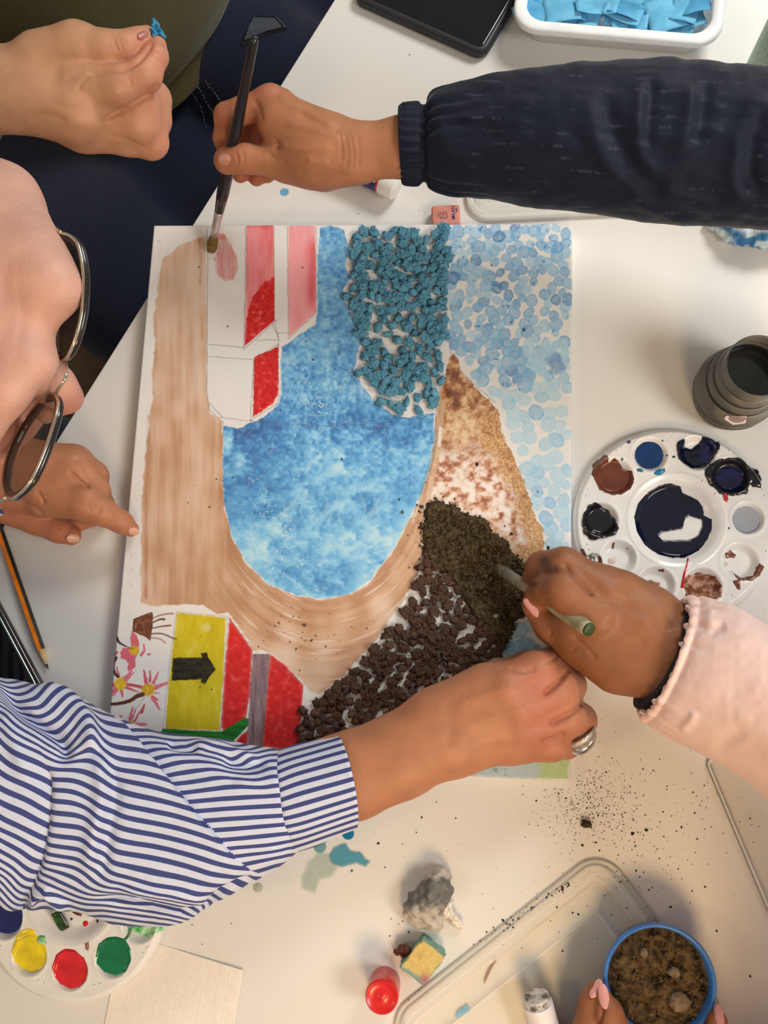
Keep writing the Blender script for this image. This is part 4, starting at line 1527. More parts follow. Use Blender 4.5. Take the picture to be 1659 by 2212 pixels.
# --- person in the pink jacket: right hand with the short brush, left hand steadying the blue cup
D = Blob(1.2)
D.limb((1700, 1560, 104, 80), (1560, 1478, 94, 86), (1432, 1412, 86, 95), (1340, 1358, 84, 96), k=6, ki=14, flat=0.62)
D.limb((1400, 1330, 86, 66), (1300, 1272, 90, 50), k=16, flat=0.75)
D.limb((1370, 1410, 80, 80), (1262, 1345, 82, 62), k=16, flat=0.7)
D.limb((1370, 1290, 78, 40), (1312, 1252, 60, 30), (1268, 1244, 38, 26), k=6)
D.limb((1340, 1276, 86, 44), (1268, 1244, 76, 34), (1218, 1232, 50, 30), k=6)
D.limb((1310, 1278, 92, 46), (1218, 1222, 88, 39), (1172, 1226, 72, 34), (1152, 1258, 48, 28), k=6, ki=5)
D.limb((1290, 1335, 94, 50), (1216, 1272, 98, 43), (1185, 1272, 88, 35), (1160, 1282, 74, 22), (1150, 1290, 66, 16), k=4, ki=5)
D.limb((1330, 1436, 72, 62), (1245, 1392, 68, 44), (1190, 1352, 66, 34), (1152, 1314, 66, 23), k=10, ki=6)
D.red(1220, 1275, 98, 40, 0.4).red(1160, 1330, 66, 40, 0.5).red(1170, 1215, 80, 40, 0.3)
DL = Blob(1.25)
DL.limb((1262, 2330, 40, 42), (1266, 2240, 42, 34), (1276, 2165, 43, 25), (1284, 2135, 43, 15), k=4)
DL.limb((1350, 2330, 46, 46), (1332, 2245, 50, 40), (1315, 2185, 52, 29), (1305, 2152, 52, 16), k=4)
DL.limb((1560, 2340, 46, 46), (1550, 2250, 46, 32), (1549, 2205, 46, 22), k=4)
DL.limb((1300, 2330, 40, 55), (1420, 2420, 42, 90), (1530, 2370, 44, 60), k=10)
DL.limb((1420, 2420, 44, 100), (1560, 2560, 60, 100), (1720, 2700, 90, 110), k=14, flat=0.7)
DL.red(1320, 2190, 52, 40, 0.3)
pd_, VD = body('person', [D, DL], skin_brown, [(W(1830, 1580, 105), W(1840, 2800, 100), [W(2000, 1660, 150), W(2200, 1950, 230), W(2250, 2300, 250), W(2080, 2700, 170)])], [
    ([(1214, 1216), (1232, 1232), (1252, 1254), (1270, 1274), (1284, 1288)], 3.6, 5), ([(1144, 1274), (1156, 1258), (1172, 1242), (1190, 1234), (1208, 1230)], 3.4, 5), ([(1236, 1372), (1262, 1396), (1290, 1425)], 1.2, 5), ([(1176, 1346), (1190, 1362), (1186, 1378)], 0.8, 3), ([(1232, 1408), (1250, 1400), (1262, 1410)], 0.6, 4),
    ([(1300, 1300), (1350, 1330), (1410, 1350)], -1.2, 10), ([(1290, 1260), (1340, 1285), (1400, 1310)], -0.8, 9), ([(1300, 1340), (1350, 1365), (1400, 1390)], 0.8, 10), ([(1424, 1316), (1440, 1340), (1450, 1365)], 1.0, 8), ([(1172, 1300), (1186, 1290), (1200, 1296)], 0.6, 3), ([(1290, 2220), (1300, 2190), (1303, 2170)], 2.5, 5)],
    [(1176, 1210, 12, 0.75), (1182, 1232, 9, 0.6), (1165, 1244, 8, 0.5), (1150, 1262, 8, 0.4), (1205, 1200, 9, 0.3)])
nail(VD, 1146, 1314, 238, 24, 12, nail_pk, pd_, long=0)
nail(VD, 1286, 2135, 282, 22, 10.5, nail_pk, pd_, long=0)
nail(VD, 1304, 2152, 260, 25, 11.5, nail_pk, pd_, long=0)
nail(VD, 1554, 2196, 275, 26, 10, nail_pk, pd_, long=0)
tag(pd_, 'person in a puffy pink jacket brushing soil onto the canvas and steadying the blue cup', 'person')
# ------------------------------------------------------------------ clothes
def cloth(name, base, var=0.12, scale=220, rough=0.9, bump=0.25, bscale=1400, sheen=0.2):
    base = np.asarray(base)
    return noise_mat(name, base * (1 - var), np.clip(base * (1 + var), 0, 0.95), scale, 4, rough=rough, spec=0.15, bump=bump, bscale=bscale, bdist=0.0004, sheen=sheen)


def grid_obj(name, V, m_, parent, caps=True, attrs=None, colors=None, corner=None):
    nu, nv = V.shape[:2]
    Fq = gridfaces(nu, nv, cv=True)
    me = pymesh(name, V.reshape(-1, 3), Fq)
    if attrs is not None:
        for k, v in attrs.items():
            vfloat(me, v.ravel(), k)
    if corner is not None:
        a_ = me.attributes.new('stripe', 'FLOAT', 'CORNER')
        a_.data.foreach_set('value', corner(Fq).astype(np.float32).ravel())
    if colors is not None:
        vcol(me, colors.reshape(-1, 3), 'col')
    o = link(name, me, m_, parent)
    bm = bmesh.new()
    bm.from_mesh(me)
    if caps:
        bm.edges.ensure_lookup_table()
        ed = [e for e in bm.edges if e.is_boundary]
        bmesh.ops.holes_fill(bm, edges=ed, sides=nv + 2)
    bmesh.ops.recalc_face_normals(bm, faces=bm.faces)
    bm.to_mesh(me)
    bm.free()
    return o


def ridge(px, py, P, width, amp, side=0):
    """height along a fold line drawn in the photograph; side=+1/-1 keeps only one flank"""
    q, s = line_d(P, px.astype(np.float32), py.astype(np.float32))
    h = amp * np.exp(-(q / width) ** 2) * sstep(-0.03, 0.22, s) * sstep(1.03, 0.78, s)
    return h


def left_of(px, py, P):
    """True where the point lies left of a line that runs down the photograph"""
    P = np.asarray(P, float)
    x = np.interp(py, P[:, 1], P[:, 0])
    return px < x


# --- navy jacket sleeve
SB = [(862, 250, 866, 380, 126, 25, 24), (864, 240, 870, 388, 126, 28, 27), (880, 236, 885, 391, 126, 29, 28), (905, 233, 911, 391, 126, 28, 28), (913, 233, 918, 390, 126, 28, 28), (925, 222, 928, 396, 127, 31, 30), (952, 204, 957, 407, 128, 36, 34),
      (1045, 187, 1045, 421, 132, 42, 40), (1110, 178, 1110, 430, 135, 45, 42), (1180, 166, 1180, 437, 138, 47, 44), (1300, 153, 1300, 452, 142, 49, 46), (1415, 147, 1420, 470, 146, 51, 48), (1470, 158, 1480, 473, 148, 50, 49), (1540, 160, 1545, 474, 150, 52, 50),
      (1659, 176, 1659, 481, 155, 54, 52), (1850, 190, 1860, 500, 165, 58, 55), (2100, 180, 2120, 540, 185, 62, 60)]
V, th = loft(SB, 460, 200)
q = project(V)
px, py = q[..., 0], q[..., 1]
s_ = np.linspace(0, 1, V.shape[0])[:, None] * np.ones_like(px)
N = grid_normals(V)
N *= np.sign((N * (V - V.mean(1, keepdims=True))).sum(-1))[..., None]
h = np.zeros_like(px)
cuffm = sstep(925, 900, px)
h += cuffm * 1.1 * np.sin(th * 26)[None, :] * sstep(862, 872, px)
h -= 3.0 * np.exp(-((px - 915) / 7) ** 2)
ga = sstep(1080, 920, px) * sstep(905, 935, px)
h += ga * 1.6 * np.sin(th * 15 + 3 * np.sin(th * 4))[None, :]
for P, w_, a_ in (([(1270, 200), (1285, 300), (1330, 380), (1400, 440), (1480, 470)], 16, 6), ([(1310, 190), (1325, 290), (1370, 370), (1450, 430)], 14, -6), ([(1410, 160), (1402, 250), (1395, 330)], 9, -5), ([(1385, 160), (1380, 250), (1385, 330), (1420, 400)], 12, 5),
                 ([(1525, 170), (1515, 260), (1500, 320)], 12, -5), ([(1495, 170), (1488, 260), (1470, 330)], 12, 5), ([(1659, 225), (1625, 290), (1615, 370), (1640, 440)], 14, -8), ([(1659, 190), (1600, 300), (1590, 400), (1630, 470)], 18, 7),
                 ([(960, 300), (985, 350), (1060, 400), (1160, 430)], 14, 3), ([(940, 250), (960, 290), (950, 340)], 10, 3), ([(1090, 190), (1130, 200), (1230, 215)], 10, -2.5), ([(1420, 400), (1480, 430), (1560, 455)], 12, 5)):
    h += ridge(px, py, P, w_ * 1.5, a_ * 0.55)
h += 2.6 * (fbm(px / 90, py / 40, 201, 3) - 0.5) * sstep(930, 1000, px) * 2
h += 0.35 * (fbm(px / 14, py / 11, 202, 3) - 0.5) * sstep(930, 960, px)
V = V + N * h[..., None] / 1000
rows = (py - 170 - 0.05 * (px - 900)) / 26.0
dash = sstep(0.10, 0.03, np.abs(rows - np.round(rows))) * sstep(0.5, 0.75, fbm(px / 28, np.round(rows) * 3.7, 205, 2)) * sstep(0.35, 0.55, fbm(px / 5, py / 9, 206, 2)) * sstep(960, 1000, px)
base = pc(15, 20, 36)
C = base[None, None] * (0.9 + 0.25 * fbm(px / 40, py / 30, 203, 3))[..., None] + dash[..., None] * 0.30 * (pc(92, 92, 104) - base)[None, None]
navy_m = attr_mat('navy_nylon', 'col', rough=0.62, spec=0.18, bump=0.2, bscale=1500, bdist=0.0003, sheen=0.08)
grid_obj('jacket_sleeve', V, navy_m, pb_, True, colors=C)['label'] = 'navy sleeve with gathered cuff'

# --- striped shirt sleeve and cuff
Z1 = lambda o, sc, P: [(o[0] + x / sc, o[1] + y / sc) for x, y in P]
c1, c2, c3, c4_, c5 = (0, 1450), (100, 1600), (0, 1770), (200, 1780), (240, 1540)
k69 = 6.9125
LM = [(0, c2, [(0, 60), (150, 145), (290, 192), (400, 165), (520, 80), (600, 30), (680, 15), (760, 50), (850, 140), (930, 220), (1040, 265), (1300, 310), (1550, 365), (1650, 405)]),
      (1, c2, [(540, 172), (640, 140), (760, 190), (880, 300), (960, 390), (1060, 440), (1400, 490), (1659, 540)]),
      (2, c2, [(0, 220), (210, 330), (300, 300), (410, 275), (600, 300), (760, 350), (850, 420), (930, 500), (1020, 560), (1200, 620), (1450, 670), (1659, 720)]),
      (3, c2, [(130, 420), (200, 420), (400, 440), (560, 480), (760, 560), (880, 610), (960, 690), (1060, 760), (1250, 820), (1659, 890)]),
      (4, c2, [(70, 585), (200, 590), (330, 585), (480, 615), (640, 690), (800, 780), (940, 850), (1040, 910), (1150, 965), (1400, 1010), (1659, 1070)]),
      (5, c2, [(70, 740), (200, 735), (400, 760), (560, 830), (700, 920), (880, 1010), (1040, 1080), (1200, 1150), (1400, 1190), (1659, 1235)]),
      (6, c2, [(60, 895), (250, 910), (450, 935), (600, 1000), (720, 1090), (850, 1190), (1000, 1260), (1200, 1320), (1400, 1370), (1659, 1420)]),
      (7, c2, [(20, 1070), (250, 1095), (480, 1120), (620, 1160), (720, 1250), (800, 1340), (920, 1420), (1100, 1490), (1400, 1560), (1659, 1600)]),
      (8, c3, [(711, 65), (1000, 95), (1250, 130), (1380, 190), (1450, 270), (1540, 370), (1659, 450)]),
      (9, c3, [(690, 230), (1000, 270), (1250, 310), (1380, 370), (1460, 470), (1540, 560), (1659, 640)]),
      (10, c3, [(670, 375), (1000, 420), (1250, 460), (1380, 540), (1450, 640), (1540, 740), (1659, 800)]),
      (11, c3, [(640, 510), (1000, 575), (1220, 610), (1350, 690), (1430, 790), (1530, 880), (1659, 935)]),
      (12, c3, [(610, 635), (900, 680), (1130, 720), (1270, 800), (1370, 900), (1500, 1000), (1659, 1030)]),
      (13, c3, [(590, 725), (850, 760), (1050, 840), (1200, 930), (1330, 1050), (1480, 1110), (1659, 1120)]),
      (14, c3, [(560, 815), (700, 830), (850, 910), (1050, 1010), (1200, 1100), (1350, 1150), (1659, 1170)]),
      (15, c3, [(530, 920), (680, 940), (850, 1040), (1050, 1140), (1200, 1190), (1400, 1205), (1659, 1212)]),
      (16, c3, [(480, 1035), (700, 1060), (900, 1140), (1100, 1230), (1350, 1260), (1659, 1285)]),
      (17, c3, [(420, 1180), (500, 1120), (640, 1095), (780, 1120), (900, 1190), (1100, 1310), (1300, 1390)]),
      (18, c3, [(420, 1290), (520, 1210), (640, 1180), (780, 1190), (900, 1290), (1050, 1370)]),
      (6, c4_, [(450, 60), (900, 150), (1300, 245), (1659, 340)]), (7, c4_, [(800, 300), (1200, 400), (1659, 520)]), (8, c4_, [(350, 410), (900, 500), (1300, 600), (1659, 700)]), (9, c4_, [(320, 580), (900, 690), (1300, 790), (1659, 870)]),
      (10, c4_, [(320, 730), (600, 820), (850, 890), (1250, 960), (1659, 1040)]), (11, c4_, [(320, 880), (500, 920), (700, 980), (900, 1025), (1200, 1050), (1450, 1100), (1659, 1150)]),
      (12, c4_, [(400, 965), (600, 985), (900, 1055), (1200, 1120), (1500, 1205)]), (13, c4_, [(500, 1065), (800, 1090), (1100, 1160), (1350, 1240), (1560, 1255)]), (14, c4_, [(600, 1150), (900, 1210), (1200, 1290), (1450, 1315)]),
      (15, c4_, [(600, 1190), (900, 1260), (1200, 1330), (1450, 1350)]), (16, c4_, [(600, 1250), (900, 1310), (1200, 1370)]), (17, c4_, [(200, 1305), (500, 1345), (850, 1380), (1250, 1440)]), (18, c4_, [(220, 1360), (500, 1430), (800, 1480), (1050, 1495)]),
      (3, c5, [(0, 1080), (300, 1190), (800, 1320), (1190, 1430)]), (2, c5, [(0, 930), (300, 1030), (700, 1120), (1000, 1220)]), (1, c5, [(300, 870), (600, 920), (850, 1010)]), (0, c5, [(400, 720), (700, 800)]), (-1, c5, [(0, 500), (350, 560), (540, 600)]),
      (-2, c5, [(0, 340), (250, 380), (390, 430)]), (-3, c5, [(0, 180), (200, 230)]),
      (-1, c1, [(600, 920), (800, 1040), (970, 1105), (1100, 1060), (1200, 940), (1330, 905), (1430, 960), (1540, 1060), (1659, 1130)]), (-2, c1, [(600, 800), (700, 860), (900, 970), (1000, 985), (1150, 840), (1270, 780), (1400, 830), (1520, 920), (1659, 970)]),
      (-3, c1, [(850, 875), (950, 840), (1080, 720), (1220, 660), (1350, 680), (1450, 770), (1659, 810)]), (-4, c1, [(690, 770), (800, 760), (950, 620), (1150, 545), (1350, 600), (1659, 670)]), (-5, c1, [(540, 700), (700, 640), (850, 510), (1050, 450), (1250, 480), (1450, 530)]),
      (-6, c1, [(400, 630), (550, 560), (720, 420), (880, 365), (1050, 390), (1200, 420)]), (-7, c1, [(290, 520), (450, 430), (620, 310), (760, 290), (900, 310)]), (-8, c1, [(200, 410), (350, 320), (500, 240), (650, 235)]), (-9, c1, [(90, 290), (200, 220), (350, 185), (560, 190)]),
      (-10, c1, [(0, 185), (120, 150), (230, 140)])]
LL = [(-3, c1, [(0, 340), (130, 420), (340, 590), (430, 660), (560, 740)]), (-2, c1, [(0, 410), (150, 490), (300, 570), (450, 700), (600, 800)]), (-1, c1, [(0, 530), (150, 640), (300, 720), (430, 790), (560, 890), (800, 1040)]),
      (0, c1, [(0, 640), (100, 760), (200, 860), (400, 930), (600, 1040), (800, 1150)]), (2, c1, [(0, 830), (80, 900), (160, 1010), (300, 1080), (500, 1150), (700, 1240)]), (3, c1, [(0, 1040), (100, 1150), (200, 1220), (400, 1310), (600, 1390), (750, 1460)]),
      (4, c1, [(0, 1290), (150, 1420), (400, 1530), (600, 1610), (720, 1650)]), (5, c1, [(0, 1500), (200, 1600), (350, 1659)])]
zb = (0, 1700)
LLB = [(6, [(0, 20), (250, 130), (410, 240)]), (7, [(0, 130), (200, 210), (390, 340)]), (8, [(0, 265), (200, 370), (380, 470)]), (9, [(0, 365), (150, 420), (300, 540), (360, 590)]), (10, [(0, 450), (150, 530), (300, 660), (330, 680)]),
       (11, [(0, 550), (130, 620), (230, 740), (300, 780)]), (12, [(0, 640), (100, 680), (200, 810), (270, 850)]), (13, [(0, 700), (100, 770), (170, 870), (240, 915)]), (14, [(0, 745), (80, 810), (150, 920), (220, 970)]), (15, [(0, 800), (120, 970), (200, 1020)]),
       (16, [(0, 870), (120, 1010), (200, 1050)])]
zc = (400, 1560)
LR = [(0, [(910, 345), (760, 340), (640, 360), (520, 420), (430, 420), (250, 360), (0, 350)]), (1, [(935, 400), (780, 410), (640, 460), (540, 478), (400, 430), (250, 415), (0, 445)]), (2, [(950, 480), (760, 490), (640, 530), (560, 510), (400, 490), (200, 515), (0, 545)]),
      (3, [(975, 555), (850, 565), (720, 590), (600, 575), (400, 580), (200, 605), (0, 630)]), (4, [(1000, 645), (700, 665), (400, 690), (10, 715)]), (5, [(1015, 735), (700, 755), (400, 770), (90, 800)]), (6, [(1020, 830), (700, 850), (400, 870), (160, 890)]),
      (7, [(1020, 905), (700, 930), (400, 960), (230, 975)]), (8, [(1025, 985), (700, 1020), (400, 1055), (310, 1070)]), (9, [(1020, 1060), (700, 1110), (400, 1140)]), (10, [(1005, 1120), (800, 1160), (600, 1185), (450, 1205)]), (11, [(950, 1180), (800, 1210), (650, 1240), (530, 1280)]),
      (12, [(870, 1270), (750, 1310), (620, 1345)]), (-1, [(880, 290), (700, 290), (560, 330), (420, 370), (280, 320), (100, 280)]), (-2, [(850, 240), (700, 262), (500, 310), (400, 328), (250, 270)])]
LR5 = [(4, [(1120, 1330), (1659, 1270)]), (3, [(1010, 1190), (1659, 1110)]), (2, [(900, 1050), (1300, 1000)]), (1, [(820, 930), (1200, 860), (1500, 830)]), (0, [(710, 800), (1000, 730), (1300, 710), (1659, 770)]), (-1, [(620, 680), (900, 610), (1200, 600), (1500, 650)]),
       (-2, [(530, 560), (700, 510), (850, 500), (1100, 530), (1300, 530), (1500, 590)]), (-3, [(420, 440), (600, 410), (750, 430), (950, 480), (1100, 500), (1280, 470), (1500, 540)]), (-4, [(330, 330), (480, 310), (640, 350), (800, 410)]), (-5, [(220, 220), (350, 215), (480, 260)])]
LC = [(-2, [(850, 240), (1350, 110)]), (-1, [(880, 290), (1400, 140)]), (0, [(910, 345), (1430, 185)]), (1, [(940, 395), (1460, 250)]), (2, [(960, 475), (1490, 330)]), (3, [(985, 560), (1515, 410)]), (4, [(1000, 645), (1535, 500)]), (5, [(1020, 740), (1550, 590)]),
      (6, [(1030, 835), (1555, 670)]), (7, [(1035, 910), (1558, 745)]), (8, [(1040, 985), (1555, 810)]), (9, [(1030, 1050), (1550, 870)]), (10, [(1015, 1105), (1540, 925)])]


def field(items, lam=0.002):
    P, v = [], []
    for k_, pts_ in items:
        pts_ = np.array(pts_, float)
        m_ = max(2, int(np.linalg.norm(np.diff(pts_, axis=0), axis=1).sum() / 14))
        # resample along the line
        L = np.concatenate([[0], np.cumsum(np.linalg.norm(np.diff(pts_, axis=0), axis=1))])
        t = np.linspace(0, L[-1], m_)
        P += list(np.stack([np.interp(t, L, pts_[:, 0]), np.interp(t, L, pts_[:, 1])], 1))
        v += [k_] * m_
    P, v = np.array(P), np.array(v)
    # drop near-duplicates
    keep, seen = [], set()
    for i, p in enumerate(P):
        key = (int(p[0] / 3), int(p[1] / 3))
        if key not in seen:
            seen.add(key)
            keep.append(i)
    return RBF(P[keep], v[keep], lam)


fM = field([(k_, Z1(o_, k69, P)) for k_, o_, P in LM + LL[:6]])
fL = field([(k_, Z1(o_, k69, P)) for k_, o_, P in LL] + [(k_, Z1(zb, 3.95, P)) for k_, P in LLB])
fR = field([(k_, Z1(zc, 4.1475, P)) for k_, P in LR] + [(k_, Z1(c5, k69, P)) for k_, P in LR5])
fC = field([(k_, Z1(zc, 4.1475, P)) for k_, P in LC], 0.01)
F2 = [(228, 1500), (245.8, 1548.7), (268.9, 1569), (287.7, 1587.7), (305, 1608), (326.8, 1635.5), (348.5, 1661.5), (370, 1690.5), (392, 1719), (413.6, 1746.9), (432.4, 1770), (441, 1780), (468.5, 1810), (490, 1837.5), (522.7, 1868), (541, 1881), (565, 1890)]
FV = [(60, 1560), (85, 1620), (105.6, 1667), (108, 1700), (107, 1730), (102.7, 1774), (90, 1851), (77, 1893), (72, 1909), (61, 1943), (57, 1966), (50, 2000)]

n = NT('striped_cotton')
at = n.n('ShaderNodeAttribute', _attribute_name='stripe')
m1 = n.n('ShaderNodeMath', _operation='ADD')
m1.inputs[1].default_value = 100.5
m2 = n.n('ShaderNodeMath', _operation='FRACT')
m3 = n.n('ShaderNodeMath', _operation='SUBTRACT')
m3.inputs[1].default_value = 0.5
m4 = n.n('ShaderNodeMath', _operation='ABSOLUTE')
n.l(at.outputs['Fac'], m1.inputs[0])
n.l(m1.outputs[0], m2.inputs[0])
n.l(m2.outputs[0], m3.inputs[0])
n.l(m3.outputs[0], m4.inputs[0])
rp = n.n('ShaderNodeValToRGB')
rp.color_ramp.elements[0].position = 0.205
rp.color_ramp.elements[1].position = 0.245
rp.color_ramp.elements[0].color = c4(pc(64, 70, 116))
rp.color_ramp.elements[1].color = c4(pc(200, 199, 208))
n.l(m4.outputs[0], rp.inputs['Fac'])
n.l(rp.outputs['Color'], n.b.inputs['Base Color'])
tc = n.n('ShaderNodeTexCoord')
nb = n.n('ShaderNodeTexNoise', Scale=1600.0, Detail=2.0)
n.l(tc.outputs['Object'], nb.inputs['Vector'])
bp = n.n('ShaderNodeBump', Strength=0.15, Distance=0.0003)
n.l(nb.outputs['Fac'], bp.inputs['Height'])
n.l(bp.outputs['Normal'], n.b.inputs['Normal'])
setp(n.b, 0.85, 0.15, sheen=0.1)
striped_m = n.m

SC = [(-420, 1480, -420, 2000, 150, 75, 90), (-250, 1475, -250, 1990, 125, 66, 80), (-100, 1462, -110, 1965, 108, 60, 74), (0, 1464, 0, 1938, 98, 56, 70), (72, 1479, 48, 1968, 92, 54, 66), (145, 1498, 106, 1958, 88, 52, 62), (207, 1532, 169, 1963, 85, 50, 58), (265, 1557, 231, 1981, 82, 48, 56),
      (328, 1579, 270, 1996, 80, 46, 54), (386, 1587, 330, 1997, 78, 44, 52), (440, 1593, 380, 1994, 77, 42, 50), (482, 1597, 412, 1984, 76, 41, 47), (530, 1608, 460, 1955, 75, 39, 43), (565, 1613, 530, 1913, 74, 36, 38), (594, 1618, 600, 1874, 73, 33, 34), (606, 1619, 640, 1842, 73, 31, 31), (610, 1619, 648, 1836, 73, 30, 30)]
V, th = loft(SC, 520, 300, power=2.25)
q = project(V)
px, py = q[..., 0], q[..., 1]
N = grid_normals(V)
N *= np.sign((N * (V - V.mean(1, keepdims=True))).sum(-1))[..., None]
top = sstep(-0.15, 0.25, np.sin(th))[None, :] * np.ones_like(px)
right = ~left_of(px, py, F2)
left = left_of(px, py, FV) & (py > 1600)
sR, sL, sM = fR(q).ravel(), fL(q).ravel(), fM(q).ravel()


def stripe_corners(Fq):
    fr_ = right.ravel()[Fq].all(1)
    fl_ = left.ravel()[Fq].any(1) & ~right.ravel()[Fq].any(1)
    return np.where(fr_[:, None], sR[Fq], np.where(fl_[:, None], sL[Fq], sM[Fq]))


h = np.zeros_like(px)
d2, s2 = line_d(F2, px.astype(np.float32), py.astype(np.float32))
w2m = sstep(0.0, 0.12, s2)
h += np.where(right, -2.4 * np.exp(-d2 / 60), 2.6 * np.exp(-d2 / 50)) * w2m * sstep(0.98, 0.72, s2)
dv, sv = line_d(FV, px.astype(np.float32), py.astype(np.float32))
h -= 7.0 * np.exp(-(dv / np.where(left, 26, 7))) * sstep(1640, 1690, py)
for P, w_, a_ in (([(60, 1470), (95, 1482), (130, 1500), (160, 1532), (184, 1564), (193, 1590), (197, 1612), (200, 1630)], 20, 10), ([(0, 1487), (30, 1512), (60, 1545), (100, 1568), (125, 1585), (140, 1605), (141, 1628), (120, 1648)], 15, -11),
                 ([(200, 1620), (216, 1655), (222, 1700), (214, 1760), (205, 1800), (196, 1850), (180, 1895)], 20, 5), ([(232, 1640), (247, 1690), (245, 1740), (232, 1800), (222, 1860), (215, 1905)], 16, -4.5), ([(0, 1530), (20, 1570), (40, 1620), (60, 1700)], 20, 4),
                 ([(200, 1938), (250, 1942), (290, 1945), (330, 1960), (390, 1971), (440, 1965), (480, 1945)], 7, -5), ([(250, 1915), (320, 1926), (400, 1936), (450, 1938)], 12, 3.5), ([(440, 1965), (480, 1925), (520, 1905), (550, 1897)], 8, -5), ([(60, 1965), (75, 1935), (100, 1925), (125, 1945), (150, 1965)], 9, 6),
                 ([(480, 1640), (530, 1652), (580, 1650)], 14, -4), ([(400, 1605), (470, 1612), (520, 1630), (560, 1640)], 10, 4), ([(360, 1605), (390, 1615), (430, 1618)], 8, -4), ([(500, 1690), (560, 1690), (610, 1690)], 20, 2), ([(600, 1640), (620, 1720), (630, 1800)], 10, -1.5)):
    h += ridge(px, py, P, w_, a_)
h += 2.4 * (fbm(px / 70, py / 50, 211, 3) - 0.5)
h *= top
V = V + N * h[..., None] / 1000
sleeve_o = grid_obj('shirt_sleeve', V, striped_m, pc_, True, corner=stripe_corners)
SCU = [(604, 1619, 644, 1838, 73, 31, 31), (610, 1616, 652, 1837, 73, 32, 32), (640, 1607, 690, 1825, 73, 32, 32), (675, 1599, 725, 1808, 73, 32, 32), (715, 1590, 760, 1794, 73, 32, 32), (728, 1587, 769, 1790, 73, 32, 32), (730, 1590, 769, 1786, 73, 30, 30), (700, 1596, 745, 1796, 73, 29, 29)]
V, th = loft(SCU, 90, 160, power=2.1)
ru = np.array([0, 1, 2, 3, 4, 5, 5, 3.5])
lean = np.interp(np.linspace(0, 7, 90), np.arange(8), [0, 0.2, 0.6, 0.9, 1.1, 1.2, 1.2, 1.0])
axis_d = W(760, 1680, 73) - W(620, 1725, 73)
axis_d /= np.linalg.norm(axis_d)
V += axis_d * (0.0075 * lean[:, None] * np.maximum(np.sin(th), 0)[None, :] ** 1.2)[..., None]
q = project(V)
grid_obj('shirt_cuff', V, striped_m, sleeve_o, False, {'stripe': fC(q)})
# left sleeve end at the pointing hand, and the shirt body beyond the frame
SL = [(-420, 800, -420, 1180, 110, 60, 50), (-250, 860, -250, 1150, 85, 48, 40), (-100, 925, -100, 1130, 60, 38, 34), (-20, 950, -20, 1118, 47, 30, 28), (10, 965, 10, 1112, 44, 27, 26), (12, 970, 12, 1108, 44, 25, 24)]
V, th = loft(SL, 60, 60)
q = project(V)
grid_obj('shirt_sleeve', V, striped_m, pc_, True, {'stripe': (q[..., 1] - 0.2 * q[..., 0]) / 24})


def torso(name, rows, m_, parent, nu=80, nv=120, attr=None, wr=0.004):
    """body of a garment from rings (x, y, z, half depth, half width, yaw)"""
    R_ = catmull(np.array(rows, float), nu)
    a = np.linspace(0, 2 * np.pi, nv, endpoint=False)
    ca, sa = np.cos(R_[:, 5])[:, None], np.sin(R_[:, 5])[:, None]
    x, y = R_[:, 3:4] * np.cos(a), R_[:, 4:5] * np.sin(a)
    V = np.stack([R_[:, 0:1] + ca * x - sa * y, R_[:, 1:2] + sa * x + ca * y, np.broadcast_to(R_[:, 2:3], x.shape)], -1)
    c = V.mean(1, keepdims=True)
    V = V + (V - c) / np.linalg.norm(V - c, axis=-1, keepdims=True) * (wr * 2 * (fbm3(V * np.array([9, 9, 14.0]), 3, 3) - 0.5))[..., None]
    return grid_obj(name, V, m_, parent, True, attr(V) if attr else None)


yw = math.atan2(ev[1], ev[0])
cb = W(-560, 1130, 60)
torso('shirt_body', [(cb[0] - 0.06, cb[1], 0.52, 0.13, 0.17, yw), (cb[0] - 0.05, cb[1], 0.66, 0.13, 0.18, yw), (cb[0], cb[1], 0.80, 0.12, 0.19, yw), (cb[0] + 0.03, cb[1], 0.90, 0.10, 0.20, yw), (cb[0] + 0.04, cb[1] + 0.02, 0.96, 0.06, 0.12, yw), (cb[0] + 0.04, cb[1] + 0.03, 0.97, 0.04, 0.05, yw)],
      striped_m, pc_, attr=lambda V: {'stripe': (V[..., 0] * math.sin(yw) - V[..., 1] * math.cos(yw)) / 0.011})
denim = cloth('dark_denim', pc(25, 29, 46), 0.22, 600, bump=0.35, bscale=2200)
slate = cloth('slate_trousers', pc(52, 62, 78), 0.15, 500)
TR = Blob(4.0)
TR.limb((-420, 1130, -230, 180), (-250, 1010, -200, 150), (50, 995, -200, 118), (320, 1120, -215, 110), (400, 1160, -260, 100), (380, 1150, -640, 70), k=10, ki=20)
TR.limb((-420, 1230, -230, 180), (-150, 1420, -210, 150), (150, 1560, -215, 120), (210, 1590, -260, 100), (200, 1590, -640, 70), k=20, ki=20)
V, Q, _t = TR.build()
link('trousers', pymesh('trousers', V, Q), slate, pc_)
hair_m = noise_mat('dark_hair', pc(40, 28, 22), pc(64, 46, 36), 160, 3, rough=0.5, bump=0.5, bscale=300)
HR = Blob(2.5)
HR.ball((-470, 640, 350), (92, 92, 96), k=5, rot=-0.27)
HR.limb((-520, 700, 300, 200), (-600, 730, 220, 150), k=30)
V, Q, _t = HR.build()
link('hair', pymesh('hair', V, Q), hair_m, pc_)

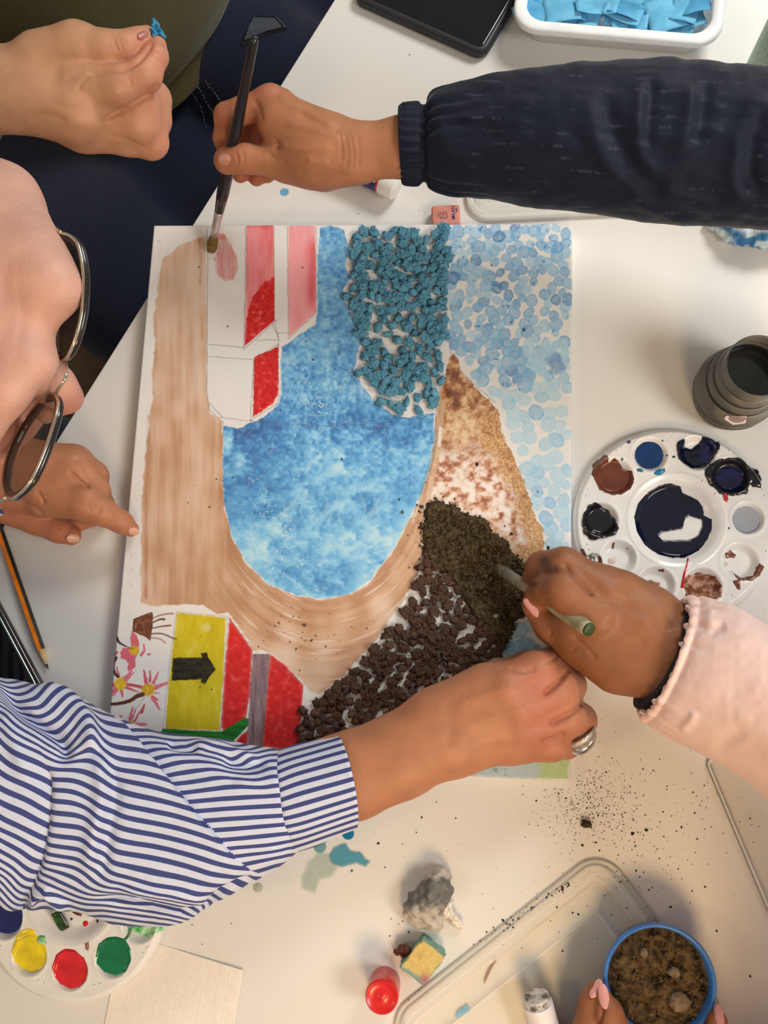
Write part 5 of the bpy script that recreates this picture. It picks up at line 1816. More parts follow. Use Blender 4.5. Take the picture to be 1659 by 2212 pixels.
# --- pink puffy sleeve, black knitted cuff
SD = [(1478, 1304, 1390, 1536, 86, 33, 33), (1480, 1294, 1383, 1545, 87, 37, 36), (1496, 1287, 1388, 1558, 88, 39, 38), (1512, 1286, 1402, 1570, 89, 41, 40), (1542, 1296, 1455, 1601, 92, 47, 44), (1584, 1313, 1516, 1630, 96, 53, 48), (1637, 1340, 1580, 1668, 101, 57, 52),
      (1690, 1370, 1659, 1727, 108, 61, 56), (1850, 1460, 1790, 1850, 130, 68, 62), (2050, 1600, 1950, 2010, 170, 75, 70), (2250, 1750, 2100, 2150, 230, 80, 75)]
V, th = loft(SD, 340, 260)
N = grid_normals(V)
N *= np.sign((N * (V - V.mean(1, keepdims=True))).sum(-1))[..., None]
u = np.linspace(0, 10, 340)[:, None]
q = project(V)
px, py = q[..., 0], q[..., 1]
dr = (px - 1433) * 0.92 + (py - 1416) * 0.39      # distance from the cuff line
ruf = np.exp(-np.maximum(dr - 14, 0) / 42) * sstep(-70, -20, dr + 40)
wob = np.sin(th * 19 + 2.5 * np.sin(th * 3 + 1))[None, :] * 0.6 + np.sin(th * 31 + 1.7 * np.sin(th * 5))[None, :] * 0.4
h = ruf * 2.6 * wob
h -= 2.8 * np.exp(-((u - 2.6) / 0.5) ** 2) * np.ones_like(h)
for P, w_, a_ in (([(1470, 1580), (1490, 1560), (1505, 1535)], 11, 2.2), ([(1545, 1640), (1570, 1600), (1610, 1570)], 18, -2), ([(1530, 1310), (1535, 1340), (1525, 1370)], 12, 1.5), ([(1500, 1350), (1540, 1360), (1570, 1350)], 10, -2)):
    h += ridge(px, py, P, w_, a_)
h += 3.0 * (fbm(px / 60, py / 60, 221, 3) - 0.5) * sstep(1460, 1540, px)
h += 1.5 * (fbm(px / 16, py / 16, 222, 3) - 0.5) * np.exp(-np.maximum(dr, 0) / 50)
V = V + N * h[..., None] / 1000
ax_d = W(1560, 1478, 90) - W(1432, 1412, 86)
ax_d /= np.linalg.norm(ax_d)
V += ax_d * ((0.006 * np.maximum(np.sin(th), 0)[None, :] + 0.0018 * wob) * np.exp(-u / 1.2))[..., None]
pink_m = noise_mat('pink_padded_nylon', pc(228, 188, 172), pc(234, 196, 180), 30, 3, rough=0.55, spec=0.25, bump=0.1, bscale=1200, bdist=0.0003, sheen=0.15)
pink_o = grid_obj('jacket_sleeve', V, pink_m, pd_, True)
SK = [(1462, 1312, 1372, 1520, 86, 30, 30), (1466, 1305, 1374, 1528, 86, 32, 32), (1484, 1304, 1392, 1536, 87, 33, 33), (1520, 1318, 1420, 1550, 89, 33, 33)]
V, th = loft(SK, 40, 200)
N = grid_normals(V)
N *= np.sign((N * (V - V.mean(1, keepdims=True))).sum(-1))[..., None]
V = V + N * (0.0006 * np.sin(th * 48))[None, :, None]
V += ax_d * (0.009 * np.maximum(np.sin(th), 0))[None, :, None]
knit_m = cloth('black_knit', pc(22, 22, 28), 0.2, 500)
grid_obj('knitted_cuff', V, knit_m, pink_o, True)['label'] = 'black knitted inner cuff'
SK2 = [(1490, 2390, 1330, 2520, 62, 38, 34), (1520, 2400, 1380, 2600, 66, 45, 40), (1640, 2480, 1500, 2760, 90, 55, 50), (1850, 2620, 1760, 2960, 140, 62, 60), (2150, 2500, 2150, 2900, 230, 75, 70)]
V, th = loft(SK2, 80, 80)
grid_obj('jacket_sleeve', V, pink_m, pd_, True)
ct = W(2380, 2230, 60) + np.array([ev[0], ev[1], 0]) * 0.09
torso('jacket_body', [(ct[0], ct[1], 0.48, 0.15, 0.21, 2.7), (ct[0], ct[1], 0.66, 0.17, 0.23, 2.7), (ct[0], ct[1], 0.85, 0.16, 0.23, 2.7), (ct[0] - 0.01, ct[1], 1.0, 0.13, 0.21, 2.7), (ct[0] - 0.02, ct[1], 1.07, 0.08, 0.12, 2.7), (ct[0] - 0.02, ct[1], 1.09, 0.05, 0.06, 2.7)], pink_m, pd_)



def sleeve_tube(path, r0, r1, m_, parent, name, stripes=False):
    """upper part of a sleeve beyond the frame, round the arm"""
    Pc = catmull(np.array(path), 50)
    V_, F_ = tube(Pc, np.linspace(r0, r1, 50), 48)
    o_ = mesh_obj(name, (V_, F_), m_, parent)
    if stripes:
        vfloat(o_.data, np.tile(np.arange(48) / 48.0 * 24, 50), 'stripe')
    return o_


bt = np.array([0.99, 0.30, 0])
sleeve_tube([W(2090, 360, 184), W(2250, 380, 205), np.array([0.70, 0.25, 0.99]), np.array([0.82, 0.22, 1.04]), np.array([0.90, 0.22, 1.06])], 0.058, 0.072, plain('navy_nylon_body', pc(15, 20, 36), 0.6), pb_, 'jacket_sleeve')
torso('jacket_body', [(bt[0], bt[1], 0.48, 0.14, 0.20, yw), (bt[0], bt[1], 0.70, 0.15, 0.21, yw), (bt[0], bt[1], 0.95, 0.14, 0.21, yw), (bt[0], bt[1], 1.08, 0.11, 0.19, yw), (bt[0], bt[1], 1.14, 0.07, 0.10, yw), (bt[0], bt[1], 1.16, 0.05, 0.05, yw)], bpy.data.materials['navy_nylon_body'], pb_)
sleeve_tube([W(2090, 1690, 165), W(2200, 1950, 225), W(2250, 2300, 240), W(2150, 2600, 190), W(2040, 2730, 160)], 0.078, 0.072, pink_m, pd_, 'jacket_sleeve')
sleeve_tube([W(-330, 1660, 150), W(-420, 1500, 180), W(-490, 1300, 205), W(-525, 1000, 195), W(-530, 860, 160), W(-520, 760, 130)], 0.072, 0.062, striped_m, pc_, 'shirt_sleeve', True)
sleeve_tube([W(-360, 940, 96), W(-450, 900, 120), W(-540, 850, 130), W(-540, 800, 120)], 0.052, 0.062, striped_m, pc_, 'shirt_sleeve', True)

# --- olive top and dark jeans
olive_m = cloth('olive_jersey', pc(70, 62, 34), 0.1, 300, bump=0.2)
hf = W(478, 118, -150)
cA = hf - np.array([ev[0], ev[1], 0]) * 0.17
rows = []
for dz, b_, a_, sh in ((0.0, 0.168, 0.200, 0.0), (0.004, 0.170, 0.203, 0.0), (0.03, 0.164, 0.200, 0.0), (0.05, 0.176, 0.204, 0.0), (0.12, 0.180, 0.225, 0.0), (0.25, 0.165, 0.215, -0.01), (0.40, 0.15, 0.22, -0.02), (0.5, 0.12, 0.21, -0.03), (0.56, 0.07, 0.11, -0.03), (0.58, 0.05, 0.06, -0.03)):
    rows.append((cA[0] + ev[0] * sh, cA[1] + ev[1] * sh, hf[2] + dz, b_, a_, yw + 0.12))
torso('shirt_body', rows, olive_m, pa, 140, 200, wr=0.006)
ss = [(-40, 60, -40, 300, 152, 40, 40), (-70, 40, -70, 320, 153, 46, 46), (-250, 20, -230, 400, 175, 60, 55), (-420, 0, -380, 420, 220, 70, 65)]
V, th = loft(ss, 60, 80)
grid_obj('shirt_sleeve', V, olive_m, pa, True)
JE = Blob(4.0)
JE.ball((150, 60, -215), (150, 190, 110), k=40, rot=yw)
JE.limb((300, 20, -215, 190), (520, 150, -222, 172), (800, 310, -232, 150), (900, 370, -270, 130), (880, 360, -640, 90), k=40, ki=20)
JE.limb((150, 180, -235, 170), (330, 330, -262, 150), (520, 480, -270, 130), k=30, ki=20)
JE.limb((480, -120, -230, 150), (640, -20, -240, 150), (820, 120, -245, 120), k=30, ki=20)
JE.limb((20, 380, -215, 190), (190, 545, -222, 176), (450, 760, -232, 150), (540, 830, -270, 130), (530, 830, -640, 90), k=40, ki=20)
V, Q, _t = JE.build()
jeans_o = link('jeans', pymesh('jeans', V, Q), denim, pa)
VJ = V
# stitching along the fly and a pocket flap at the hip
thread = plain('pale_thread', pc(96, 100, 112), 0.8)
parts = []
for P in ([(440, 176), (462, 205), (482, 240), (500, 285)], [(424, 190), (445, 225), (462, 262), (470, 300)], [(412, 205), (432, 240), (447, 280)]):
    Pc = catmull(np.array(P, float), 15)
    for i in range(14):
        a, b = Pc[i], Pc[i] * 0.35 + Pc[i + 1] * 0.65
        c0, n0 = surf(VJ, a[0], a[1], 12)
        c1_, n1_ = surf(VJ, b[0], b[1], 12)
        parts.append(tube([c0 + n0 * 0.001, c1_ + n1_ * 0.001], 0.0006, 6))
mesh_obj('seam_stitching', join(parts), thread, jeans_o)
FL = [(553, 31), (600, 31), (618, 60), (575, 74), (548, 84), (522, 92), (536, 60)]
Pf = []
for x0, y0 in FL:
    c0, n0 = surf(VJ, x0, y0, 14)
    Pf.append(c0 + n0 * 0.004)
Pf = np.array(Pf)
nf = np.array([0, 0, 1.0])
mesh_obj('pocket_flap', rings([Pf - nf * 0.006, Pf, Pf.mean(0) + (Pf - Pf.mean(0)) * 0.93 + nf * 0.001]), cloth('grey_twill', pc(66, 68, 72), 0.12, 400), jeans_o, smooth=False)['label'] = 'dark grey stitched flap'

parts = []
for i in range(len(Pf) - 1):
    a, b = Pf[i] * 0.9 + Pf.mean(0) * 0.1, Pf[i + 1] * 0.9 + Pf.mean(0) * 0.1
    parts.append(tube([a + nf * 0.0016, b + nf * 0.0016], 0.0007, 6))
mesh_obj('flap_stitching', join(parts), plain('black_thread', pc(26, 26, 28), 0.8), jeans_o)
# ------------------------------------------------------------------ things on the table
Zc = lambda o, sc, P: [(o[0] + x / sc, o[1] + y / sc) for x, y in P]


def clear_mat(name, tint=(0.93, 0.93, 0.92), ior=1.45, rough=0.06, edge=(0.86, 0.85, 0.82)):
    n = NT(name)
    tr = n.n('ShaderNodeBsdfTransparent')
    tr.inputs['Color'].default_value = (*tint, 1)
    fr = n.n('ShaderNodeFresnel', IOR=ior)
    mx = n.n('ShaderNodeMixShader')
    setp(n.b, rough, 0.6)
    tc = n.n('ShaderNodeTexCoord')
    nz = n.n('ShaderNodeTexNoise', Scale=30.0)
    n.l(tc.outputs['Object'], nz.inputs['Vector'])
    rp = n.n('ShaderNodeValToRGB')
    rp.color_ramp.elements[0].color = (*[x * 0.9 for x in edge], 1)
    rp.color_ramp.elements[1].color = (*edge, 1)
    n.l(nz.outputs['Fac'], rp.inputs['Fac'])
    n.l(rp.outputs['Color'], n.b.inputs['Base Color'])
    n.l(fr.outputs['Fac'], mx.inputs['Fac'])
    n.l(tr.outputs[0], mx.inputs[1])
    n.l(n.b.outputs[0], mx.inputs[2])
    out = [x for x in n.t.nodes if x.type == 'OUTPUT_MATERIAL'][0]
    n.l(mx.outputs[0], out.inputs['Surface'])
    return n.m


def gloss(name, c, rough=0.12, var=0.15, scale=90, coat=0.3, lo=0.35, hi=0.65):
    c = np.asarray(c)
    return noise_mat(name, c * (1 - var), np.clip(c * (1 + var), 0, 0.95), scale, 3, lo=lo, hi=hi, rough=rough, spec=0.5, coat=coat)


class Tray:
    """paint palette: a round plate with wells; heights in metres over the table"""

    def __init__(s, c, r, wells, big, top=0.0105):
        s.c, s.r, s.wells, s.big, s.top = np.asarray(c), r, wells, big, top

    def h(s, x, y):
        z = np.full(x.shape, s.top)
        rr = np.hypot(x - s.c[0], y - s.c[1])
        for wx, wy, wr, wd in s.wells + [s.big]:
            d = np.hypot(x - wx, y - wy)
            z = z - wd * sstep(wr, wr * 0.62, d) + 0.0005 * np.exp(-((d - wr * 1.02) / 0.0011) ** 2)
        return z - 0.004 * sstep(s.r - 0.004, s.r, rr)


def palette(label, c, r, wells, big, bumps):
    o = empty('paint_palette', (c[0], c[1], T))
    tag(o, label, 'palette')
    tr = Tray(c, r, wells, big)
    nr, na = 120, 320
    R_ = np.linspace(0.0004, r, nr)
    a = np.linspace(0, 2 * np.pi, na, endpoint=False)
    x = c[0] + R_[:, None] * np.cos(a)
    y = c[1] + R_[:, None] * np.sin(a)
    V = np.stack([x, y, T + tr.h(x, y)], -1)
    lo = []
    for rr, z in ((r + 0.0006, 0.0045), (r + 0.0004, 0.0012), (r - 0.001, 0.0003), (r - 0.03, 0.0003)):
        lo.append(np.stack([c[0] + rr * np.cos(a), c[1] + rr * np.sin(a), np.full(na, T + z)], -1))
    V = np.concatenate([V, np.array(lo)])
    Vf, Fq = V.reshape(-1, 3), gridfaces(len(V), na, cv=True).tolist()
    parts = [(Vf, Fq + [list(range(na))[::-1], [(len(V) - 1) * na + i for i in range(na)]])]
    for bx, by in bumps:
        p = W(bx, by, 10.4)
        parts.append(lathe([(0.0011, -0.0005), (0.0010, 0.0004), (0.0006, 0.0008), (0.0002, 0.0009)], p, 10))
    mesh_obj('tray', join(parts), palette_m, o)
    return o, tr


def paint(o, tr, poly, m_, level=None, thick=0.0006, hole=None, rough=2.0, name='paint_dab', step=0.0006, zz=8.0, seed=1, dome=0.0008):
    P = Wn([p[0] for p in poly], [p[1] for p in poly], zz)
    xs = np.arange(P[:, 0].min() - 0.003, P[:, 0].max() + 0.003, step)
    ys = np.arange(P[:, 1].min() - 0.003, P[:, 1].max() + 0.003, step)
    Xg, Yg = np.meshgrid(xs, ys, indexing='ij')
    z0 = tr.h(Xg, Yg) if tr is not None else np.zeros_like(Xg)
    # test in the plan view of the outline
    d = poly_sd(P[:, :2], Xg.astype(np.float32), Yg.astype(np.float32)) / 0.0004
    d = d + rough * 2 * (fbm(Xg / 0.0035, Yg / 0.0035, seed, 3) - 0.5)
    if hole is not None:
        H = Wn([p[0] for p in hole], [p[1] for p in hole], zz)
        dh = poly_sd(H[:, :2], Xg.astype(np.float32), Yg.astype(np.float32)) / 0.0004 + rough * (fbm(Xg / 0.003, Yg / 0.003, seed + 3, 3) - 0.5)
        d = np.maximum(d, -dh)
    z = z0 + thick + 0.0005 * (fbm(Xg / 0.004, Yg / 0.004, seed + 5, 3) - 0.5) * (0 if level is not None else 1)
    if level is not None:
        z = np.maximum(z0 + 0.00025, level + 0 * z0)
    z = z + dome * sstep(0, -8, d) - 0.0009 * sstep(-2.0, 0.6, d)
    V = np.stack([Xg, Yg, T + z], -1).reshape(-1, 3)
    Fq = gridfaces(len(xs), len(ys))
    keep = d.reshape(-1)[Fq].max(1) < 0.8
    if not keep.any():
        return None
    used = np.unique(Fq[keep])
    rm = np.full(len(V), -1)
    rm[used] = np.arange(len(used))
    me = pymesh(name, V[used], rm[Fq[keep]])
    ob = link(name, me, m_, o)
    ob.modifiers.new('thickness', 'SOLIDIFY').thickness = 0.0004
    ob.modifiers['thickness'].offset = -1
    return ob


def circ(cx, cy, r, n=28, ey=1.0):
    return [(cx + r * math.cos(t), cy + ey * r * math.sin(t)) for t in np.linspace(0, 2 * math.pi, n, endpoint=False)]


palette_m = plain('white_plastic', pc(226, 217, 206), 0.28, coat=0.2)
p_navy = gloss('navy_paint', pc(10, 16, 36), 0.06)
p_black = gloss('black_paint', pc(22, 22, 26), 0.14)
p_ultra = gloss('ultramarine_paint', pc(20, 26, 92), 0.12, 0.4, 60)
p_deep = gloss('deep_blue_paint', pc(14, 18, 58), 0.12, 0.4, 60)
p_teal = gloss('teal_blue_paint', pc(10, 50, 96), 0.06)
p_tealp = gloss('thin_teal_paint', pc(40, 118, 150), 0.1)
p_brown = gloss('brown_paint', pc(104, 52, 34), 0.2, 0.2)
p_bstain = noise_mat('brown_stain', pc(110, 58, 34), pc(188, 140, 112), 180, 4, lo=0.42, hi=0.62, rough=0.3, coat=0.2)
p_bpale = noise_mat('pale_brown_stain', pc(206, 176, 158), pc(218, 198, 184), 200, 4, rough=0.3)
p_red = gloss('red_paint', pc(206, 30, 36), 0.1)
p_green = gloss('green_paint', pc(14, 110, 66), 0.08)
p_lgreen = noise_mat('light_green_paint', pc(60, 160, 60), pc(190, 220, 180), 160, 4, rough=0.15, coat=0.3)
p_yellow = gloss('yellow_paint', pc(226, 196, 20), 0.1)
p_grey = gloss('grey_water', pc(158, 156, 156), 0.05, 0.04)

k5, o5 = 3.403, (1200, 700)
W1 = [(1403, 982, 39), (1506, 979, 40), (1576, 1029, 41), (1614, 1120, 36), (1597, 1214, 41), (1517, 1267, 42), (1417, 1264, 41), (1335, 1205, 39), (1297, 1123, 39), (1326, 1029, 42)]


def wl(L, dep=0.0062):
    out = []
    for x0, y0, r0 in L:
        p = W(x0, y0, 9)
        out.append((p[0], p[1], r0 * depth(p) / FPX, dep))
    return out


c1p = W(1455, 1131, 9)
b1 = wl([(1460, 1124, 101)], 0.0078)[0]
bm1 = [Zc(o5, k5, [q_])[0] for q_ in ((828, 802), (876, 802), (488, 908), (452, 932), (1281, 932), (1500, 1100), (1520, 1220), (1538, 1264), (242, 1216), (230, 1260), (236, 1614), (252, 1655), (1304, 1996), (1550, 1670))]
pal, tr1 = palette('round white palette on the right with navy, brown and black paints beside the water jar', c1p, 212 * depth(c1p) / FPX, wl(W1), b1, bm1)
L5 = lambda P: Zc(o5, k5, P)
paint(pal, tr1, circ(1403, 983, 31), p_teal, 0.0072, rough=1.0, dome=0)
paint(pal, tr1, L5([(888, 870), (945, 848), (952, 900), (1005, 912), (1062, 872), (1075, 835), (1140, 838), (1172, 868), (1210, 858), (1200, 925), (1165, 975), (1105, 1050), (1000, 1062), (930, 1030), (892, 992), (885, 920)]), p_navy, None, 0.0012, seed=3)
paint(pal, tr1, L5([(1055, 900), (1080, 850), (1150, 860), (1180, 900), (1160, 970), (1110, 1030), (1060, 1000)]), p_deep, None, 0.0019, seed=4)
paint(pal, tr1, L5([(1090, 1080), (1130, 1030), (1200, 1000), (1270, 988), (1370, 990), (1420, 1040), (1490, 1070), (1522, 1140), (1500, 1205), (1440, 1205), (1422, 1180), (1400, 1250), (1300, 1270), (1200, 1250), (1130, 1190), (1098, 1130)]), p_black, None, 0.0013, seed=5)
paint(pal, tr1, L5([(1170, 1110), (1230, 1050), (1320, 1040), (1390, 1090), (1395, 1170), (1340, 1235), (1250, 1230), (1185, 1180)]), p_deep, None, 0.0019, seed=6)
paint(pal, tr1, L5([(255, 1110), (275, 1030), (350, 955), (382, 965), (392, 1012), (432, 980), (470, 1010), (500, 1062), (560, 1078), (582, 1150), (548, 1222), (480, 1262), (400, 1266), (320, 1230), (280, 1150)]), p_brown, 0.0068, seed=7, dome=0.0003)
paint(pal, tr1, L5([(200, 1400), (240, 1340), (290, 1312), (340, 1340), (400, 1378), (440, 1430), (462, 1500), (432, 1552), (350, 1580), (260, 1592), (208, 1550), (193, 1470)]), p_black, None, 0.0016, rough=3, seed=8)
paint(pal, tr1, L5([(575, 1420), (600, 1320), (680, 1230), (760, 1180), (850, 1163), (932, 1188), (942, 1232), (1000, 1260), (1060, 1290), (1092, 1340), (1102, 1400), (1160, 1428), (1160, 1500), (1130, 1580), (1060, 1668), (960, 1720), (860, 1726), (740, 1690), (650, 1622), (590, 1522)]), p_navy, 0.0046,
      hole=L5([(765, 1552), (790, 1525), (945, 1498), (960, 1430), (990, 1405), (1052, 1422), (1088, 1432), (1092, 1482), (1062, 1550), (1002, 1582), (800, 1586)]), rough=1.2, seed=9, dome=0.0002, name='paint_pool')
paint(pal, tr1, circ(1612, 1124, 32), p_grey, 0.0070, rough=1, dome=0, seed=10)
for P, m_, sd in (([(395, 1720), (450, 1715), (450, 1760), (390, 1765)], p_bpale, 11), ([(640, 1900), (700, 1870), (770, 1900), (800, 1990), (740, 2000), (660, 1960)], p_bstain, 12), ([(930, 1900), (960, 1850), (1060, 1825), (1170, 1850), (1220, 1930), (1215, 2010), (1150, 2030), (960, 2025)], p_bstain, 13),
                  ([(1240, 1680), (1290, 1660), (1345, 1690), (1330, 1720), (1260, 1715)], p_brown, 14), ([(1300, 1800), (1360, 1860), (1440, 1850), (1490, 1750), (1535, 1790), (1500, 1850), (1430, 1890), (1340, 1890)], p_brown, 15), ([(1290, 1885), (1350, 1880), (1355, 1950), (1340, 1960), (1310, 1930)], p_brown, 16),
                  ([(1230, 1770), (1260, 1740), (1280, 1770), (1240, 1800)], p_bpale, 17), ([(180, 1650), (205, 1660), (238, 1720), (225, 1730), (190, 1690)], p_brown, 18), ([(415, 1605), (440, 1610), (430, 1655), (420, 1645)], p_brown, 19), ([(740, 1805), (790, 1800), (810, 1830), (790, 1830)], p_brown, 20),
                  ([(1290, 1800), (1330, 1820), (1310, 1840), (1285, 1825)], p_bpale, 24), ([(520, 1640), (550, 1650), (530, 1662)], p_brown, 27)):
    paint(pal, tr1, L5(P), m_, None, 0.0006, rough=3, seed=sd, dome=0.0002)
paint(pal, tr1, L5([(970, 1718), (983, 1718), (950, 1830), (940, 1945), (912, 1940), (925, 1860)]), p_red, None, 0.0007, rough=0.6, seed=21)
paint(pal, tr1, L5([(1166, 1235), (1174, 1240), (1150, 1282), (1138, 1288)]), p_red, None, 0.0006, rough=0.4, seed=22)
paint(pal, tr1, L5([(1218, 1252), (1248, 1245), (1266, 1290), (1255, 1315), (1232, 1300)]), p_red, None, 0.001, rough=0.6, seed=23)
for x0, y0, r0, e_ in ((535, 870, 16, 1), (782, 863, 9, 1), (815, 970, 7, 1), (865, 981, 14, 0.8), (1268, 1503, 9, 1), (1013, 1755, 5, 1), (1070, 1157, 5, 1)):
    paint(pal, tr1, L5(circ(x0, y0, r0, 14, e_)), p_teal if r0 > 6 else p_black, None, 0.0006, rough=0.4, seed=int(x0) % 40, step=0.0004)
for P, sd in (([(588, 1068), (620, 1062), (648, 1085), (630, 1096), (595, 1090)], 25), ([(712, 1100), (740, 1075), (800, 1060), (802, 1090), (770, 1120), (735, 1120)], 26), ([(478, 985), (496, 990), (494, 1012), (476, 1008)], 28)):
    paint(pal, tr1, L5(P), p_tealp, None, 0.0005, rough=0.8, seed=sd)

W2 = [(158 + 152 * math.cos(math.radians(a_)), 1946 + 152 * math.sin(math.radians(a_)), 40) for a_ in (91.5 + 36 * i for i in range(10))]
c2p = W(158, 1944, 9)
pal2, tr2 = palette('white palette with yellow, red and green paints partly hidden under the striped sleeve', c2p, 207 * depth(c2p) / FPX, wl(W2), wl([(158, 1936, 98)], 0.0078)[0],
                    [(3, 2045), (84, 2119), (97, 2124), (205, 2129), (217, 2126), (310, 2060), (319, 2047), (30, 2095)])
paint(pal2, tr2, Zc((0, 1850), 2.37, [(65, 480), (80, 420), (110, 375), (150, 360), (185, 372), (190, 395), (225, 410), (248, 460), (245, 530), (215, 575), (160, 592), (110, 575), (75, 535)]), p_yellow, 0.0086, rough=1.2, seed=41, dome=0.0003)
paint(pal2, tr2, Zc((0, 1850), 2.37, [(165, 430), (190, 425), (215, 400), (240, 405), (243, 440), (215, 450), (180, 458)]), p_lgreen, None, 0.001, rough=3, seed=42)
paint(pal2, tr2, Zc((0, 1850), 2.37, [(272, 560), (290, 500), (320, 475), (345, 463), (390, 470), (440, 510), (460, 570), (450, 630), (410, 670), (360, 678), (310, 655), (280, 610)]), p_red, 0.0088, rough=1.0, seed=43, dome=0.0004)
paint(pal2, tr2, Zc((0, 1850), 2.37, [(492, 500), (510, 440), (550, 408), (600, 402), (640, 412), (655, 395), (668, 365), (680, 362), (668, 400), (655, 425), (678, 470), (680, 530), (650, 590), (590, 610), (530, 590), (498, 550)]), p_green, 0.0088, rough=0.8, seed=44, dome=0.0004)
paint(pal2, tr2, Zc((0, 1850), 2.37, [(645, 350), (700, 345), (840, 348), (835, 385), (800, 385), (775, 410), (720, 412), (690, 395), (655, 385)]), p_lgreen, None, 0.001, rough=2, seed=45)
paint(pal2, tr2, circ(14, 1977, 40), p_ultra, 0.0088, rough=1.0, seed=46, dome=0.0004)
for P, m_, sd in ((circ(425, 353, 16, 14), p_red, 47), (circ(352, 330, 8, 12), p_navy, 48), (circ(492, 336, 9, 12), p_navy, 49), ([(440, 440), (465, 428), (460, 485), (440, 470)], p_bstain, 50), ([(345, 290), (410, 292), (405, 318), (370, 308)], p_brown, 51)):
    paint(pal2, tr2, Zc((0, 1850), 2.37, P), m_, None, 0.0006, rough=1.0, seed=sd, step=0.0005)

# flat brush lying in that palette
steel = noise_mat('brushed_steel', (0.55, 0.54, 0.52), (0.7, 0.69, 0.67), 200, 2, rough=0.3, metal=1.0)


def flat_brush(name, label, tip, fer, neck, end, wpx, mats, hz=(9, 10, 12, 16)):
    o = empty(name, W(*fer[:2], fer[2]))
    tag(o, label, 'brush')
    return o


br = empty('flat_paintbrush', W(118, 1972, 8))
tag(br, 'flat brush with green tipped bristles lying in the palette under the striped sleeve', 'paintbrush')
pts_b = [W(141, 2008, 5.2), W(120, 1970, 9.0), W(108, 1948, 11.5), W(20, 1790, 16), W(-40, 1690, 13)]
side_b = np.cross((pts_b[1] - pts_b[0]) / np.linalg.norm(pts_b[1] - pts_b[0]), [0, 0, 1])


def flat_sweep(Ps, ws, ts):
    rs = []
    for p, w_, t_ in zip(Ps, ws, ts):
        a_ = np.linspace(0, 2 * np.pi, 16, endpoint=False)
        rs.append(p + side_b * (w_ * np.sign(np.cos(a_)) * np.abs(np.cos(a_)) ** 0.6)[:, None] + np.array([0, 0, 1.0]) * (t_ * np.sin(a_))[:, None])
    return rings(rs)


bl = [pts_b[0] * (1 - t) + pts_b[1] * t for t in np.linspace(0, 1, 6)]
mesh_obj('bristles', flat_sweep(bl, [0.0044, 0.0047, 0.0048, 0.0047, 0.0046, 0.0045], [0.0006, 0.0012, 0.0016, 0.0019, 0.002, 0.002]), noise_mat('green_black_bristle', pc(24, 20, 16), pc(36, 92, 30), 130, 2, rough=0.2, coat=0.4), br)
mesh_obj('ferrule', flat_sweep([pts_b[1], pts_b[1] * 0.5 + pts_b[2] * 0.5, pts_b[2]], [0.005, 0.0048, 0.0042], [0.0024, 0.0027, 0.003]), steel, br)
mesh_obj('handle', flat_sweep([pts_b[2], pts_b[3] * 0.3 + pts_b[2] * 0.7, pts_b[3], pts_b[4]], [0.0038, 0.0042, 0.0034, 0.0018], [0.003, 0.0036, 0.003, 0.0018]), gloss('dark_lacquer', pc(30, 26, 24), 0.2), br)

# --- jar of dark water
jb = W(1568, 862, 0)
jar = empty('water_jar', jb)
tag(jar, 'ribbed clear plastic jar of dark paint water behind the right palette', 'jar')
prof = [(0.001, 0.0006), (0.026, 0.0006), (0.0295, 0.003), (0.0315, 0.010), (0.0330, 0.014), (0.0322, 0.0165), (0.0345, 0.020), (0.0352, 0.0245), (0.0338, 0.027), (0.0356, 0.031), (0.0358, 0.038), (0.0342, 0.045), (0.0322, 0.0505), (0.0306, 0.0520), (0.0310, 0.0545), (0.0300, 0.0625), (0.0282, 0.0645),
        (0.0284, 0.067), (0.0272, 0.0735), (0.0262, 0.0755), (0.0262, 0.078), (0.0258, 0.086), (0.0258, 0.090)]
pcur = catmull(prof, 90)
pr_in = [(max(r_ - 0.0008, 0.0005), z_ + (0.0008 if i < 6 else 0)) for i, (r_, z_) in enumerate(pcur)]
clear_j = clear_mat('clear_bottle_plastic', (0.86, 0.86, 0.84), 1.5, 0.05, (0.5, 0.5, 0.48))
mesh_obj('body', lathe(list(pcur) + pr_in[::-1], jb, 96, False, False), clear_j, jar)
wz = 0.062
wp = [(max(r_ - 0.0016, 0.0005), z_ + 0.0016) for r_, z_ in pcur if z_ < wz] + [(float(np.interp(wz, [z_ for _, z_ in pcur], [r_ for r_, _ in pcur])) - 0.0016, wz + 0.0005), (0.012, wz), (0.0005, wz)]
mesh_obj('water', lathe(wp, jb, 96), gloss('dark_paint_water', pc(26, 27, 26), 0.04, 0.1, 20), jar, edge=50)
a_l = math.atan2(-0.8, -0.15)
lp = []
for da, z_ in ((-0.28, 0.0485), (0.22, 0.052), (0.26, 0.0445), (0.0, 0.0405), (-0.26, 0.0445)):
    r_ = float(np.interp(z_, [q_[1] for q_ in pcur], [q_[0] for q_ in pcur])) + 0.0004
    lp.append(jb + np.array([r_ * math.cos(a_l + da), r_ * math.sin(a_l + da), z_]))
lp = np.array(lp)
outw = np.array([math.cos(a_l), math.sin(a_l), 0])
mesh_obj('label_scrap', rings([lp, lp + outw * 0.0004]), plain('paper_scrap', pc(214, 196, 192), 0.7), jar, smooth=False)

# --- tablet in a thick black case
a0, a1 = W(1018, 124, 0), W(752, 6, 0)
tu = (a1 - a0) / np.linalg.norm(a1 - a0)
tv = np.array([tu[1], -tu[0], 0])
if (W(1090, 40, 0) - W(1040, 118, 0)) @ tv < 0:
    tv = -tv
tab = empty('tablet', a0 + tu * 0.065 + tv * 0.1)
tag(tab, 'black tablet in a thick dark case beside the white container', 'tablet')
oc = a0 + tu * 0.0615 + tv * 0.099 + np.array([0, 0, 0.0])


